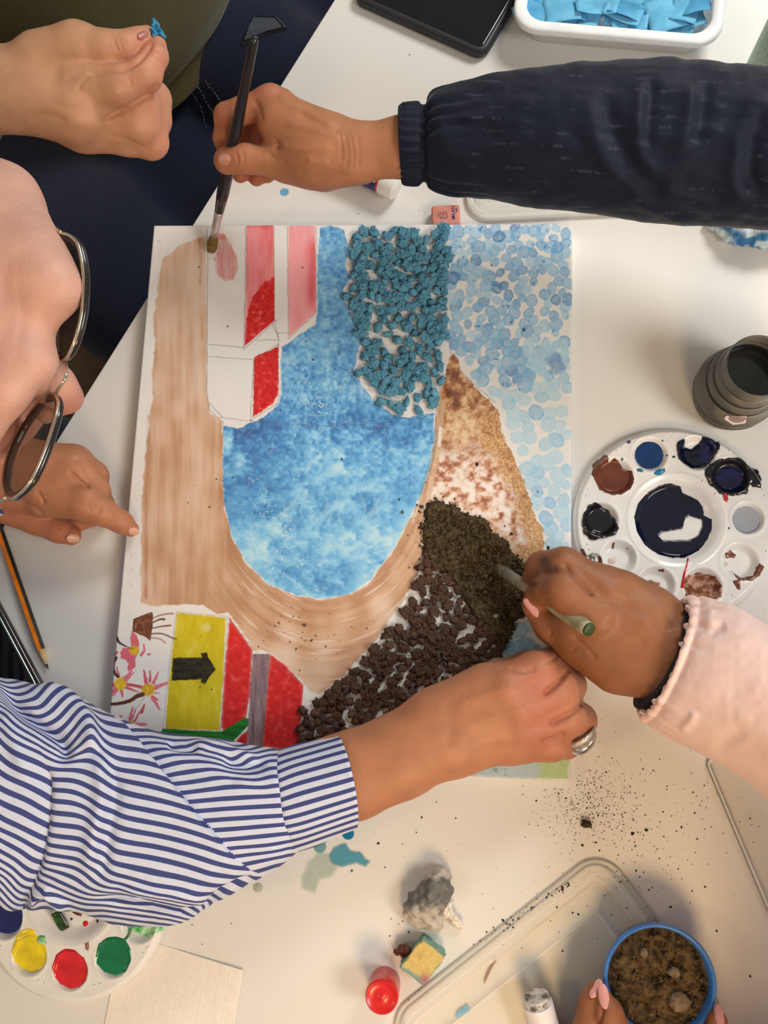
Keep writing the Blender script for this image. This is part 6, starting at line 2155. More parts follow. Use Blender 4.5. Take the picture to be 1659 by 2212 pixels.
def tslab(w, h, r, levels):
    rs = []
    for ins, z in levels:
        P = rrect(0, 0, w - 2 * ins, h - 2 * ins, max(r - ins, 0.001), 8)
        rs.append(oc + P[:, :1] * tu + P[:, 1:] * tv + np.array([0, 0, z]))
    return rings(rs)


TW = float(np.linalg.norm(a1 - a0)) + 0.009
mesh_obj('case', tslab(TW, 0.2, 0.012, [(0.002, 0.0004), (0.0003, 0.003), (0, 0.006), (0.0006, 0.0095), (0.002, 0.0115), (0.0045, 0.0122), (0.0062, 0.0116), (0.0064, 0.0108)]), plain('black_rubber', pc(38, 39, 42), 0.45), tab, edge=60)
mesh_obj('screen', tslab(TW, 0.2, 0.012, [(0.0066, 0.0100), (0.0066, 0.0109), (0.0072, 0.0111)]), gloss('black_glass', pc(14, 14, 20), 0.03, 0.05, 10, 0.0), tab, edge=60)
sp = a0 + tu * 0.055 - tv * 0.0003 + np.array([0, 0, 0.0055])
mesh_obj('port_slot', join([tube([sp - tu * 0.008, sp + tu * 0.008], 0.0010, 8)]), plain('slot_black', pc(12, 12, 14), 0.5), tab)

# --- white container of blue tissue squares
b0, b1_ = W(1130, 62, 35), W(1530, 96, 35)
cu = (b1_ - b0) / np.linalg.norm(b1_ - b0)
cv_ = np.array([-cu[1], cu[0], 0])
cw = mpp(1330, 70, 35) * 452
base_c = (W(1328, 80, 35) + cv_ * 0.064)
base_c[2] = T
con = empty('plastic_container', base_c)
tag(con, 'white plastic container with a wide rim holding blue tissue squares', 'container')


def crect(ins, z, hh=0.128, r=0.026):
    P = rrect(0, 0, cw - 2 * ins, hh - 2 * ins, max(r - ins * 0.6, 0.006), 10)
    return base_c + P[:, :1] * cu + P[:, 1:] * cv_ + np.array([0, 0, z])


mesh_obj('tub', rings([crect(0.017, 0.0006), crect(0.0145, 0.002), crect(0.0115, 0.024), crect(0.0108, 0.0262), crect(0.0016, 0.0268), crect(0.0004, 0.0282), crect(0, 0.0318), crect(0.0010, 0.0342), crect(0.0030, 0.0350), crect(0.0092, 0.0350), crect(0.0112, 0.0340), crect(0.0122, 0.0320), crect(0.0150, 0.005),
                       crect(0.018, 0.0030)]), plain('glossy_white_plastic', pc(232, 226, 220), 0.22, coat=0.3), con, edge=70)
sq_m = noise_mat('blue_tissue_paper', pc(94, 158, 186), pc(112, 176, 200), 60, 3, rough=0.85, spec=0.15, bump=0.15, bscale=900)
sq_d = noise_mat('deep_blue_tissue_paper', pc(74, 140, 172), pc(94, 156, 186), 60, 3, rough=0.85, spec=0.15, bump=0.15, bscale=900)
rs_ = np.random.default_rng(71)
spots = [(1165, 25, 34, 24, 20, 30), (1150, 12, 24, 22, 60, 26), (1215, 18, 40, 32, -6, 33), (1245, 10, 30, 36, 12, 31), (1288, 18, 17, 46, -87, 33), (1325, 36, 20, 16, 4, 27), (1352, 20, 40, 20, 18, 34), (1345, 30, 42, 20, 24, 32), (1360, 44, 40, 26, 5, 28), (1400, 48, 40, 30, 3, 29), (1440, 28, 44, 40, -14, 33),
         (1480, 20, 30, 34, 16, 31), (1420, 8, 40, 28, -4, 30), (1470, 55, 30, 26, 8, 24), (1493, 40, 22, 30, 70, 26), (1505, 10, 22, 34, 80, 32), (1380, 6, 44, 26, 30, 29), (1310, 5, 34, 24, -20, 28), (1190, 8, 34, 26, -20, 27), (1135, 22, 14, 30, 85, 28), (1270, 42, 24, 18, 5, 27), (1240, 50, 26, 16, 2, 26),
         (1260, -40, 40, 30, 20, 30), (1340, -60, 40, 34, -30, 31), (1430, -50, 36, 30, 10, 31), (1190, -60, 36, 30, 50, 30), (1400, -110, 40, 30, 60, 30), (1280, -120, 40, 30, -10, 30)]
for i, (x0, y0, a_, b_, ang, z_) in enumerate(spots):
    p = W(x0, y0, z_ - 3)
    nu_ = 9
    us = np.linspace(-0.5, 0.5, nu_)
    U_, V_ = np.meshgrid(us, us, indexing='ij')
    t_ = math.radians(ang) + rs_.normal(0, 0.05)
    xx = U_ * a_ / 1000 * 0.85 * (1 + 0.12 * V_ * rs_.normal())
    yy = V_ * b_ / 1000 * 0.85 * (1 + 0.12 * U_ * rs_.normal())
    zz = 0.0035 * rs_.uniform(-1, 1) * (U_ * 2) ** 2 + 0.003 * rs_.uniform(-1, 1) * (V_ * 2) ** 2 + 0.004 * rs_.uniform(-1, 1) * U_ + 0.0012 * (fbm(U_ * 5 + i, V_ * 5, i % 30, 2) - 0.5)
    Xg = p[0] + xx * math.cos(t_) + yy * math.sin(t_)
    Yg = p[1] - xx * math.sin(t_) + yy * math.cos(t_)
    ob = link('tissue_square', pymesh('tissue_square', np.stack([Xg, Yg, p[2] + zz], -1).reshape(-1, 3), gridfaces(nu_, nu_)), sq_m if i % 3 else sq_d)
    md = ob.modifiers.new('thickness', 'SOLIDIFY')
    md.thickness = 0.0003
    tag(ob, 'blue tissue paper square lying loose in the white plastic container', 'tissue paper', 'blue tissue squares in the white container')

# --- pale green bottle at the right edge
gb = W(1676, 178, 0)
bot = empty('bottle', gb)
tag(bot, 'pale green cylindrical bottle with printed sides at the right edge of the table', 'bottle')
n = NT('printed_green_plastic')
tc = n.n('ShaderNodeTexCoord')
mp_ = n.n('ShaderNodeMapping')
mp_.inputs['Scale'].default_value = (60, 60, 260)
n.l(tc.outputs['Object'], mp_.inputs['Vector'])
nz = n.n('ShaderNodeTexNoise', Scale=6.0, Detail=4.0)
n.l(mp_.outputs['Vector'], nz.inputs['Vector'])
rp = n.n('ShaderNodeValToRGB')
rp.color_ramp.elements[0].position = 0.52
rp.color_ramp.elements[1].position = 0.56
rp.color_ramp.elements[0].color = c4(pc(172, 190, 168))
rp.color_ramp.elements[1].color = c4(pc(118, 146, 116))
n.l(nz.outputs['Fac'], rp.inputs['Fac'])
n.l(rp.outputs['Color'], n.b.inputs['Base Color'])
setp(n.b, 0.35, 0.4)
mesh_obj('body', lathe([(0.030, 0.0005), (0.033, 0.004), (0.033, 0.118), (0.0325, 0.124)], gb, 64), n.m, bot, edge=40)
mesh_obj('shoulder', lathe([(0.0328, 0.1241), (0.0335, 0.128), (0.031, 0.138), (0.020, 0.148), (0.013, 0.151)], gb, 64), plain('white_cap_plastic', pc(214, 212, 206), 0.35), bot, edge=40)
mesh_obj('cap', lathe([(0.0128, 0.1512), (0.0130, 0.168), (0.011, 0.171)], gb, 48), plain('white_cap', pc(222, 220, 214), 0.35), bot, edge=40)


# --- glue sticks and red cap
def stick(axis_pts, segs, o, ns=48):
    """segs: (part name, [(distance, radius)...], material)"""
    a_, b_ = axis_pts
    d_ = (b_ - a_) / np.linalg.norm(b_ - a_)
    for nm, pr, m_ in segs:
        mesh_obj(nm, lathe([(r_, s_) for s_, r_ in pr], a_, ns, axis=d_), m_, o, edge=40)


white_pl = plain('white_stick_plastic', pc(228, 220, 208), 0.35)
g0, g1 = W(858, 408, 14.4), W(760, 362, 14.4)
gs_ = empty('glue_stick', (g0 + g1) / 2 - np.array([0, 0, 0.0118]))
tag(gs_, 'glue stick with white cap and dark blue label lying under the navy jacket wrist', 'glue stick')
navy_l = plain('navy_label', pc(38, 44, 92), 0.4)
stick((g0, g1), [('cap', [(-0.001, 0.004), (0.0, 0.009), (0.002, 0.0112), (0.0155, 0.0116), (0.0165, 0.0113)], white_pl), ('red_band', [(0.0166, 0.0110), (0.0185, 0.0110)], plain('red_label', pc(196, 60, 56), 0.4)), ('label', [(0.0186, 0.0110), (0.060, 0.0110)], navy_l), ('base', [(0.0601, 0.0113), (0.075, 0.0113), (0.076, 0.010)], white_pl)], gs_)
d_ = (g1 - g0) / np.linalg.norm(g1 - g0)
sd_ = np.cross(d_, [0, 0, 1.0])
parts, parts2 = [], []
for k_ in range(4):
    an = math.radians(-8 + 16 * k_)
    off = sd_ * math.sin(an) * 0.0111 + np.array([0, 0, 1.0]) * math.cos(an) * 0.0111
    parts.append(tube([g0 + d_ * 0.0215 + off, g0 + d_ * 0.03 + off], 0.0005, 6))
    parts2.append(tube([g0 + d_ * (0.0195 + 0.003 * k_) - sd_ * 0.0074 + np.array([0, 0, 0.0084]), g0 + d_ * (0.0208 + 0.003 * k_) - sd_ * 0.0074 + np.array([0, 0, 0.0084])], 0.0009, 6))
label_o = [c_ for c_ in bpy.data.objects if c_.parent == gs_ and c_.name.startswith('label')][0]
mesh_obj('printed_stripes', join(parts), plain('white_print', pc(220, 218, 220), 0.5), label_o)
mesh_obj('printed_letters', join(parts2), plain('yellow_print', pc(224, 200, 110), 0.5), label_o)

cc = W(832, 2122, 0)
rc = mesh_obj('red_stopper', lathe([(0.0123, 0.0004), (0.0128, 0.001), (0.0134, 0.031), (0.0131, 0.0335), (0.0122, 0.0345), (0.0112, 0.0342), (0.0106, 0.0336), (0.0022, 0.0336), (0.0018, 0.0340), (0.0004, 0.0340)], cc, 72), gloss('red_plastic', pc(206, 26, 28), 0.3, 0.04, 20, 0.2), None, edge=50)
tag(rc, 'round red plastic stopper cap standing on the table beside the sponge', 'cap')

g0, g1 = W(1158, 2152, 27), W(1200, 2300, 13)
gs2 = empty('glue_stick', W(1200, 2300, 0))
tag(gs2, 'white and red glue stick with a soiled tip inside the clear tray', 'glue stick')
glue_m = noise_mat('soiled_glue', pc(96, 86, 78), pc(206, 196, 188), 170, 5, lo=0.36, hi=0.56, rough=0.5, bump=0.3)
stick((g0, g1), [('glue', [(-0.0012, 0.005), (0.0, 0.0102), (0.006, 0.0106)], glue_m), ('tube', [(0.0061, 0.0112), (0.0062, 0.0116), (0.032, 0.0116)], plain('white_tube', pc(232, 220, 216), 0.35)), ('sleeve', [(0.0321, 0.0121), (0.095, 0.0121), (0.096, 0.011)], gloss('red_sleeve', pc(190, 30, 36), 0.3, 0.04))], gs2)

# --- eraser with its print
e0, e1 = W(933, 441, 12), W(995, 437, 12)
xu = (e1 - e0) / np.linalg.norm(e1 - e0)
yv = np.array([-xu[1], xu[0], 0])
ec = W(963, 465, 12)
ec[2] = T
er = empty('eraser', ec)
tag(er, 'pink rubber eraser with blue print against the top edge of the canvas', 'eraser')
rs = []
for ins, z_ in ((0.0012, 0.0003), (0.0002, 0.0014), (0, 0.006), (0.0002, 0.0106), (0.0012, 0.0118), (0.0022, 0.012)):
    P = rrect(0, 0, 0.0272 - 2 * ins, 0.0218 - 2 * ins, 0.0026, 6)
    rs.append(ec + P[:, :1] * xu + P[:, 1:] * yv + np.array([0, 0, z_]))
mesh_obj('rubber', rings(rs), noise_mat('pink_rubber', pc(190, 116, 98), pc(204, 132, 114), 90, 4, rough=0.75, bump=0.1), er)
ink = plain('blue_ink', pc(44, 44, 88), 0.6)


def text(s_, org, xdir, ydir, size, m_, name, parent):
    cu_ = bpy.data.curves.new('lettering', 'FONT')
    cu_.body = s_
    cu_.size = size
    cu_.align_x = 'CENTER'
    cu_.align_y = 'CENTER'
    cu_.extrude = 0.00006
    cu_.offset = size * 0.012
    ob = bpy.data.objects.new('lettering', cu_)
    COL.objects.link(ob)
    bpy.context.view_layer.update()
    me = bpy.data.meshes.new_from_object(ob.evaluated_get(bpy.context.evaluated_depsgraph_get()))
    bpy.data.objects.remove(ob)
    zdir = np.cross(xdir, ydir)
    M4 = Matrix(((xdir[0], ydir[0], zdir[0], org[0]), (xdir[1], ydir[1], zdir[1], org[1]), (xdir[2], ydir[2], zdir[2], org[2]), (0, 0, 0, 1)))
    me.transform(M4)
    return link(name, me, m_, parent, smooth=False)


tz = np.array([0, 0, 0.01212])
text('MILAN', ec + xu * 0.0072 + tz + yv * 0.0022, yv, -xu, 0.0046, ink, 'print', er)
text('445', ec + xu * 0.0105 + tz + yv * 0.0045, yv, -xu, 0.0026, ink, 'print', er)
parts = []
for P in ([(-6, -3), (-2, -3.4), (2, -3), (2.4, 0.5), (0, 2.4), (-2.6, 2), (-4, 0.5), (-6, -3)], [(-2.2, 2), (-3, 4), (-1, 5.4), (1.6, 5), (2, 3), (0.4, 2.4)], [(-6, -1), (-8, 0.4), (-8, 3), (-6.4, 4.6), (-5, 3.6), (-5.4, 2.4), (-6.6, 2.8)], [(-2, -3.2), (-2, -1), (-0.8, 0.4)], [(0.4, -3.1), (0.6, -1.2)]):
    Pc = catmull(np.array(P, float) * 0.00078, 26)
    parts.append(tube([ec + xu * (q_[0] - 0.0005) + yv * (q_[1] - 0.0004) + tz for q_ in Pc], 0.00022, 5, 0.3))
mesh_obj('emblem', join(parts), ink, er)

# --- clear plastic trays and lids
clear_t = clear_mat('clear_tray_plastic', (0.993, 0.991, 0.985), 1.26, 0.12, (0.86, 0.84, 0.80))


glint_m = plain('pale_rim_glint', pc(232, 224, 212), 0.25, coat=0.4)  # pale colour standing in for the bright highlight on clear plastic edges


def tray(name, label, cat, corner, pu, pv, lu, lv, prof, r, thick=0.0006, m_=clear_t, glint=None):
    """corner pixel of the rectangle, pixels that give its two edge directions, sizes, [(inset, z)...]"""
    o_ = W(*corner, 0)
    u_ = W(*pu, 0) - o_
    u_ /= np.linalg.norm(u_)
    v0 = W(*pv, 0) - o_
    v_ = np.array([-u_[1], u_[0], 0])
    if v_ @ v0 < 0:
        v_ = -v_
    c_ = o_ + u_ * lu / 2 + v_ * lv / 2
    rs = []
    for ins, z_ in prof:
        P = rrect(0, 0, lu - 2 * ins, lv - 2 * ins, max(r - ins, 0.003), 10)
        rs.append(c_ + P[:, :1] * u_ + P[:, 1:] * v_ + np.array([0, 0, z_]))
    V_, F_ = rings(rs, False, True)
    ob = link(name, pymesh(name, V_, F_), m_)
    md = ob.modifiers.new('wall', 'SOLIDIFY')
    md.thickness = thick
    md.offset = 0
    ob.data.set_sharp_from_angle(angle=math.radians(35))
    tag(ob, label, cat)
    if glint:
        P = rrect(0, 0, lu - 2 * glint[0], lv - 2 * glint[0], max(r - glint[0], 0.003), 10)
        L_ = c_ + P[:, :1] * u_ + P[:, 1:] * v_ + np.array([0, 0, glint[1]])
        a_ = np.linspace(0, 2 * np.pi, 8, endpoint=False)
        tg = np.roll(L_, -1, 0) - np.roll(L_, 1, 0)
        tg /= np.linalg.norm(tg, axis=1)[:, None]
        x_ = np.cross(tg, [0, 0, 1.0])
        V2 = L_[:, None] + glint[2] * (np.cos(a_)[None, :, None] * x_[:, None] + np.sin(a_)[None, :, None] * np.array([0, 0, 1.0]))
        mesh_obj('rim_glint', (V2.reshape(-1, 3), gridfaces(len(L_), 8, True, True).tolist()), glint_m, ob)  # thin pale tube added to imitate the highlight along the rim
    return ob, c_, u_, v_


tb, tbc, tbu, tbv = tray('clear_tray', 'large clear plastic tray with stepped rim under the soil cup', 'tray', (1300, 1828), (905, 2140), (1440, 2046), 0.232, 0.165,
                         [(0, 0.0006), (0.0006, 0.0030), (0.0022, 0.0040), (0.0062, 0.0040), (0.0076, 0.0052), (0.0105, 0.0058), (0.0150, 0.0058), (0.0166, 0.0046), (0.0185, 0.0012), (0.0205, 0.0008), (0.036, 0.0008), (0.0367, 0.0013), (0.0374, 0.0008)], 0.026, glint=(0.0092, 0.0060, 0.0004))
tray('plastic_cover', 'clear plastic cover with ridged border lying partly under the navy sleeve', 'lid', (1008, 480), (1508, 457), (1040, 190), 0.205, 0.120,
     [(0, 0.0006), (0.0004, 0.0046), (0.0018, 0.0056), (0.0050, 0.0056), (0.0062, 0.0044), (0.0105, 0.0044), (0.0118, 0.0056), (0.0150, 0.0056), (0.0162, 0.0044)], 0.024, glint=(0.0034, 0.0060, 0.0004))
tray('plastic_cover', 'flat clear cover at the right edge below the pink sleeve, strewn with crumbs', 'lid', (1519, 1640), (1644, 1938), (1660, 1590), 0.132, 0.10, [(0, 0.0006), (0.0002, 0.0034), (0.0008, 0.0042), (0.0018, 0.0042), (0.0026, 0.0034), (0.0034, 0.0030)], 0.007, glint=(0.0013, 0.0045, 0.0007))

# --- blue cup of soil
kc = W(1402, 2086, 1.6)
hC = 0.040
cup = empty('cup', kc)
tag(cup, 'round blue plastic cup filled with soil, steadied by fingers with pink nails', 'cup')
blue_pl = plain('blue_plastic', pc(62, 118, 186), 0.32, coat=0.2)
mesh_obj('body', lathe([(0.001, 0.0006), (0.030, 0.0006), (0.0325, 0.002), (0.0385, 0.026), (0.0402, 0.0345), (0.0424, 0.0352), (0.0430, 0.0372), (0.0426, 0.0396), (0.0412, 0.0402), (0.0398, 0.0394), (0.0388, 0.036), (0.037, 0.026), (0.031, 0.004), (0.001, 0.0035)], kc, 96, False, False), blue_pl, cup, edge=60)
rg = np.linspace(0.0003, 0.0384, 60)
ag = np.linspace(0, 2 * np.pi, 200, endpoint=False)
Xg, Yg = rg[:, None] * np.cos(ag), rg[:, None] * np.sin(ag)
zz = 0.033 + 0.0045 * (fbm(Xg * 90, Yg * 90, 61, 4) - 0.5) * 2 + 0.0025 * (fbm(Xg * 500, Yg * 500, 62, 3) - 0.5) - 0.002 * sstep(0.03, 0.0384, np.hypot(Xg, Yg))
V_ = np.stack([Xg, Yg, zz], -1).reshape(-1, 3) + kc
F_ = gridfaces(60, 200, cv=True)
r6 = np.random.default_rng(66)
gp, gsz = [], []
for _ in range(420):
    rr_, aa_ = 0.0365 * math.sqrt(r6.random()), r6.uniform(0, 6.283)
    gp.append(kc + np.array([rr_ * math.cos(aa_), rr_ * math.sin(aa_), 0.0335 + r6.normal(0, 0.0008)]))
    gsz.append(0.0005 + abs(r6.normal(0, 0.0008)))
GV, GF = grains(gp, gsz, 67)
tri = np.concatenate([F_[:, [0, 1, 2]], F_[:, [0, 2, 3]], GF + len(V_)])
cs = link('soil', pymesh('soil', np.concatenate([V_, GV]), tri), noise_mat('brown_soil', pc(58, 44, 30), pc(112, 90, 62), 160, 5, rough=0.95, spec=0.1, bump=0.5, bscale=1400, bdist=0.0008))
tag(cs, 'loose brown soil filling the blue cup', 'soil', kind='stuff')
st_m = noise_mat('pale_stone', pc(104, 86, 64), pc(142, 122, 96), 200, 4, rough=0.9, bump=0.4)
for (x0, y0, r0, sq, lab, sd) in ((1468, 2166, 20, (1.15, 1.0, 0.7), 'largest pale angular stone on the soil in the blue cup', 5), (1391, 2060, 9, (0.9, 1.25, 0.8), 'oval brown stone at the far rim on the soil in the blue cup', 6), (1457, 2100, 12, (1.2, 0.9, 0.6), 'dull grey stone half sunk in the middle of the soil in the cup', 7)):
    p = W(x0, y0, 37)
    bm = bmesh.new()
    bmesh.ops.create_icosphere(bm, subdivisions=4, radius=1.0)
    B_ = np.array([v.co[:] for v in bm.verts])
    F_ = np.array([[v.index for v in f.verts] for f in bm.faces])
    bm.free()
    hh = 1 + 0.55 * (fbm3(B_ * 1.3 + sd * 5, sd, 3) - 0.5) + 0.12 * (fbm3(B_ * 5, sd + 2, 2) - 0.5)
    so_ = link('stone', pymesh('stone', B_ * hh[:, None] * np.array(sq) * r0 * depth(p) / FPX + p, F_), st_m)
    tag(so_, lab, 'stone', 'stones on the soil in the cup')

# --- paper napkin
nap_c = [W(265, 2015, 0), W(527, 2094, 0), W(483, 2350, 0), W(205, 2320, 0)]
gu, gv = 190, 210
U_, V_ = np.meshgrid(np.linspace(0, 1, gu), np.linspace(0, 1, gv), indexing='ij')
Pn = (nap_c[0] * (1 - U_[..., None]) + nap_c[1] * U_[..., None]) * (1 - V_[..., None]) + (nap_c[3] * (1 - U_[..., None]) + nap_c[2] * U_[..., None]) * V_[..., None]
um, vm = U_ * 110, V_ * 118
dots = np.zeros_like(um)
for off in (0, 3.2):
    for per in (21,):
        lu_ = np.abs((um + off + 5) % per - 1.0)
        dots = np.maximum(dots, np.exp(-(lu_ / 0.55) ** 2) * (np.sin(vm * 2 * np.pi / 2.2) > 0.1))
        lv_ = np.abs((vm + off + 3) % per - 1.0)
        dots = np.maximum(dots, np.exp(-(lv_ / 0.55) ** 2) * (np.sin(um * 2 * np.pi / 2.2) > 0.1))
lift = 0.6 + 1.2 * sstep(0.75, 1.0, U_) * (0.4 + 0.6 * np.sin(V_ * 4 + 0.5) ** 2) + 0.8 * sstep(0.15, 0.0, V_) * sstep(0.4, 0.9, U_)
under = sstep(0.5, 0.35, U_) * sstep(0.4, 0.2, V_)
Pn[..., 2] = T + 0.0004 + (lift * 0.001) * (1 - under) - 0.00032 * dots * (1 - under) + 0.0002 * (fbm(U_ * 20, V_ * 20, 68, 3) - 0.5)
npk = link('paper_napkin', pymesh('paper_napkin', Pn.reshape(-1, 3), gridfaces(gu, gv)), noise_mat('napkin_paper', pc(228, 212, 194), pc(234, 218, 200), 200, 3, rough=0.9, bump=0.1))
md = npk.modifiers.new('ply', 'SOLIDIFY')
md.thickness = 0.0004
md.offset = 1
tag(npk, 'white embossed paper napkin lying at the bottom left under the palette', 'napkin')


# --- pencil
def hexbar(a_, b_, r, m_list, name, parent):
    d_ = (b_ - a_) / np.linalg.norm(b_ - a_)
    s_ = np.cross(d_, [0, 0, 1.0])
    s_ /= np.linalg.norm(s_)
    u_ = np.cross(s_, d_)
    ang = [math.radians(60 * k_ + 0) for k_ in range(6)]
    R_ = [np.array([s_ * math.cos(t) * r + u_ * math.sin(t) * r for t in ang]) + p for p in (a_, b_)]
    V_, F_ = rings(R_)
    me = pymesh(name, V_, F_)
    o_ = link(name, me, m_list, parent, smooth=False)
    fix_normals(o_)
    for f in me.polygons:
        nn = np.array(f.normal)
        f.material_index = 1 if nn[2] > 0.9 else 0
    return o_


pt, pe = W(105, 1447, 3.0), W(-42, 1028, 3.6)
dp = (pe - pt) / np.linalg.norm(pe - pt)
pen = empty('pencil', pt + dp * 0.09 - np.array([0, 0, 0.0034]))
tag(pen, 'black and orange hexagonal pencil on the table below the pointing hand', 'pencil')
lift3 = np.array([0, 0, 0.0006])
hexbar(pt + dp * 0.0195 + lift3, pt + dp * 0.172 + lift3, 0.0039, [gloss('black_pencil_lacquer', pc(24, 22, 20), 0.2), gloss('orange_lacquer', pc(232, 120, 20), 0.25)], 'barrel', pen)
mesh_obj('sharpened_wood', lathe([(0.0014, 0.0052), (0.0037, 0.0195)], pt + lift3, 24, axis=dp), plain('raw_wood', pc(198, 160, 110), 0.7), pen)
mesh_obj('lead', lathe([(0.0002, 0.0), (0.0014, 0.0052)], pt + lift3, 16, axis=dp), plain('graphite', pc(44, 42, 42), 0.35), pen)

# --- black phone at the left edge
q0, q1 = W(2, 1295, 0), W(102, 1482, 0)
fu = (q1 - q0) / np.linalg.norm(q1 - q0)
fv = np.array([fu[1], -fu[0], 0])
if fv[0] > 0:
    fv = -fv
oc = q0 + fu * 0.045 + fv * 0.039
tu, tv = fv, fu
ph = empty('phone', oc)
tag(ph, 'black glossy phone at the left edge of the table, partly under the striped sleeve', 'phone')
mesh_obj('case', tslab(0.078, 0.158, 0.011, [(0.002, 0.0004), (0.0003, 0.002), (0, 0.0045), (0.0004, 0.0072), (0.0016, 0.0086), (0.0030, 0.0088), (0.0042, 0.0082)]), gloss('dark_clear_case', pc(44, 42, 40), 0.12, 0.1), ph, edge=60)
mesh_obj('metal_edge', tslab(0.078, 0.158, 0.011, [(0.0044, 0.0080), (0.0046, 0.0089), (0.0052, 0.0092), (0.0058, 0.0090)]), noise_mat('polished_edge', (0.3, 0.42, 0.42), (0.42, 0.55, 0.55), 30, 2, rough=0.15, metal=1.0), ph, edge=60)
mesh_obj('screen', tslab(0.078, 0.158, 0.011, [(0.0060, 0.0080), (0.0060, 0.0090), (0.0066, 0.0092)]), gloss('dark_screen', pc(16, 16, 16), 0.03, 0.05, 10, 0.0), ph, edge=60)


# --- crumpled scraps
def crumpled(name, label, cat, limbs, m_, amp=1.6, sc=140, seed=1, cols=None, vox=0.7):
    b_ = Blob(vox)
    for L_ in limbs:
        b_.limb(*L_, k=3, ki=3)
    V_, Q_, _t = b_.build()
    N_ = np.zeros_like(V_)
    fn = np.cross(V_[Q_[:, 2]] - V_[Q_[:, 0]], V_[Q_[:, 3]] - V_[Q_[:, 1]])
    for k_ in range(4):
        for ax in range(3):
            N_[:, ax] += np.bincount(Q_[:, k_], fn[:, ax], len(V_))
    N_ /= np.linalg.norm(N_, axis=1)[:, None] + 1e-9
    r_f = np.random.default_rng(seed)
    f_ = np.zeros(len(V_))
    g_ = np.zeros(len(V_))
    warp = 0.004 * (np.stack([vnoise3(V_ * 110, seed + 11), vnoise3(V_ * 110, seed + 12), vnoise3(V_ * 110, seed + 13)], 1) - 0.5)
    for k_ in range(10):
        nv_ = r_f.normal(size=3)
        nv_ /= np.linalg.norm(nv_)
        ph_ = (V_ + warp) @ nv_ * sc * r_f.uniform(0.5, 1.6) + r_f.uniform(0, 9)
        tri_ = np.abs(ph_ - np.floor(ph_) - 0.5) * 2
        if k_ < 6:
            f_ += tri_ / 6
        else:
            g_ += tri_ / 4
    f_ = np.clip((f_ - 0.5) * 1.7 + 0.5, 0, 1)
    V2 = V_ + N_ * ((f_ - 0.4) * amp * 1.5 + (g_ - 0.5) * amp * 0.6)[:, None] / 1000
    V2[:, 2] = np.maximum(V2[:, 2], min(V_[:, 2].min(), V2[:, 2].min()) if V_[:, 2].min() > T + 0.01 else T + 0.0003)
    me = pymesh(name, V2, Q_)
    if cols is not None:
        vcol(me, cols(V2, f_), 'col')
    ob = link(name, me, m_)
    tag(ob, label, cat)
    return ob


wet_m = attr_mat('wet_tissue', 'col', rough=0.45, spec=0.4, bump=0.25, bscale=900)


def wadcol(V_, f_):
    q_ = project(V_)
    t_ = sstep(1985, 1930, q_[:, 1]) * sstep(1885, 1915, q_[:, 1]) * (0.6 + 0.8 * fbm3(V_ * 120, 4, 3))
    t_ = np.clip(1.25 * t_ + 0.15 + 0.5 * sstep(0.3, 0.1, f_), 0, 1)
    return pc(196, 180, 160)[None] * (1 - t_[:, None]) + pc(98, 94, 86)[None] * t_[:, None]


crumpled('crumpled_tissue', 'grey paint soaked tissue wad crumpled on the table above the yellow sponge', 'tissue', [((952, 1893, 8, 20), (945, 1915, 13, 30), (935, 1935, 16, 32)), ((935, 1935, 16, 32), (905, 1955, 13, 28), (890, 1968, 9, 18)), ((920, 1955, 14, 30), (935, 1985, 9, 20), (948, 1998, 6, 10)), ((900, 1985, 7, 16), (935, 1995, 6, 14))],
         wet_m, 2.8, 95, 11, wadcol)
crumpled('plastic_scrap', 'small twisted scrap of clear film beside the grey tissue wad', 'scrap', [((972, 1950, 4, 7), (965, 1965, 6, 8), (958, 1975, 6, 8)), ((972, 1970, 7, 6), (980, 1985, 7, 7), (992, 1998, 4, 7), (996, 2004, 3, 4))], noise_mat('pale_film', pc(206, 186, 164), pc(226, 210, 190), 120, 3, rough=0.15, coat=0.4), 1.6, 200, 12)
blot_m = attr_mat('blue_stained_tissue', 'col', rough=0.5, spec=0.4, bump=0.2)


def blotcol(V_, f_):
    t_ = sstep(0.42, 0.6, fbm3(V_ * 60 + 3, 6, 3))[:, None]
    c_ = pc(40, 110, 160)[None] * (1 - t_) + pc(190, 206, 210)[None] * t_
    q_ = project(V_)
    k_ = (sstep(1600, 1625, q_[:, 0]) * sstep(508, 492, q_[:, 1]))[:, None]
    return c_ * (1 - k_) + pc(222, 218, 208)[None] * k_


crumpled('crumpled_tissue', 'blue stained crumpled tissue at the right edge under the navy sleeve', 'tissue', [((1535, 483, 5, 10), (1570, 488, 12, 20), (1600, 495, 16, 26), (1650, 500, 18, 30), (1700, 500, 16, 28)), ((1580, 505, 9, 18), (1640, 515, 12, 16))], blot_m, 3.0, 100, 14, blotcol)
crumpled('brown_scrap', 'dark brown curled scrap of painted paper touching the yellow sponge', 'scrap', [((853, 2053, 3, 4), (858, 2058, 4, 4), (864, 2055, 4, 3), (868, 2050, 7, 8), (878, 2052, 9, 10)), ((868, 2052, 7, 8), (874, 2064, 6, 6))], noise_mat('brown_painted_paper', pc(84, 42, 28), pc(110, 60, 42), 150, 3, rough=0.4), 0.7, 300, 15)

# sponge
sb = [W(916, 2013, 0), W(964, 2052, 0), W(916, 2113, 0), W(866, 2072, 0)]
Sg = 56
U_, V_ = np.meshgrid(np.linspace(0, 1, Sg), np.linspace(0, 1, Sg), indexing='ij')
faces_pts = []


def bil(u, v):
    u = u[..., None]
    v = v[..., None]
    return (sb[0] * (1 - u) + sb[1] * u) * (1 - v) + (sb[3] * (1 - u) + sb[2] * u) * v


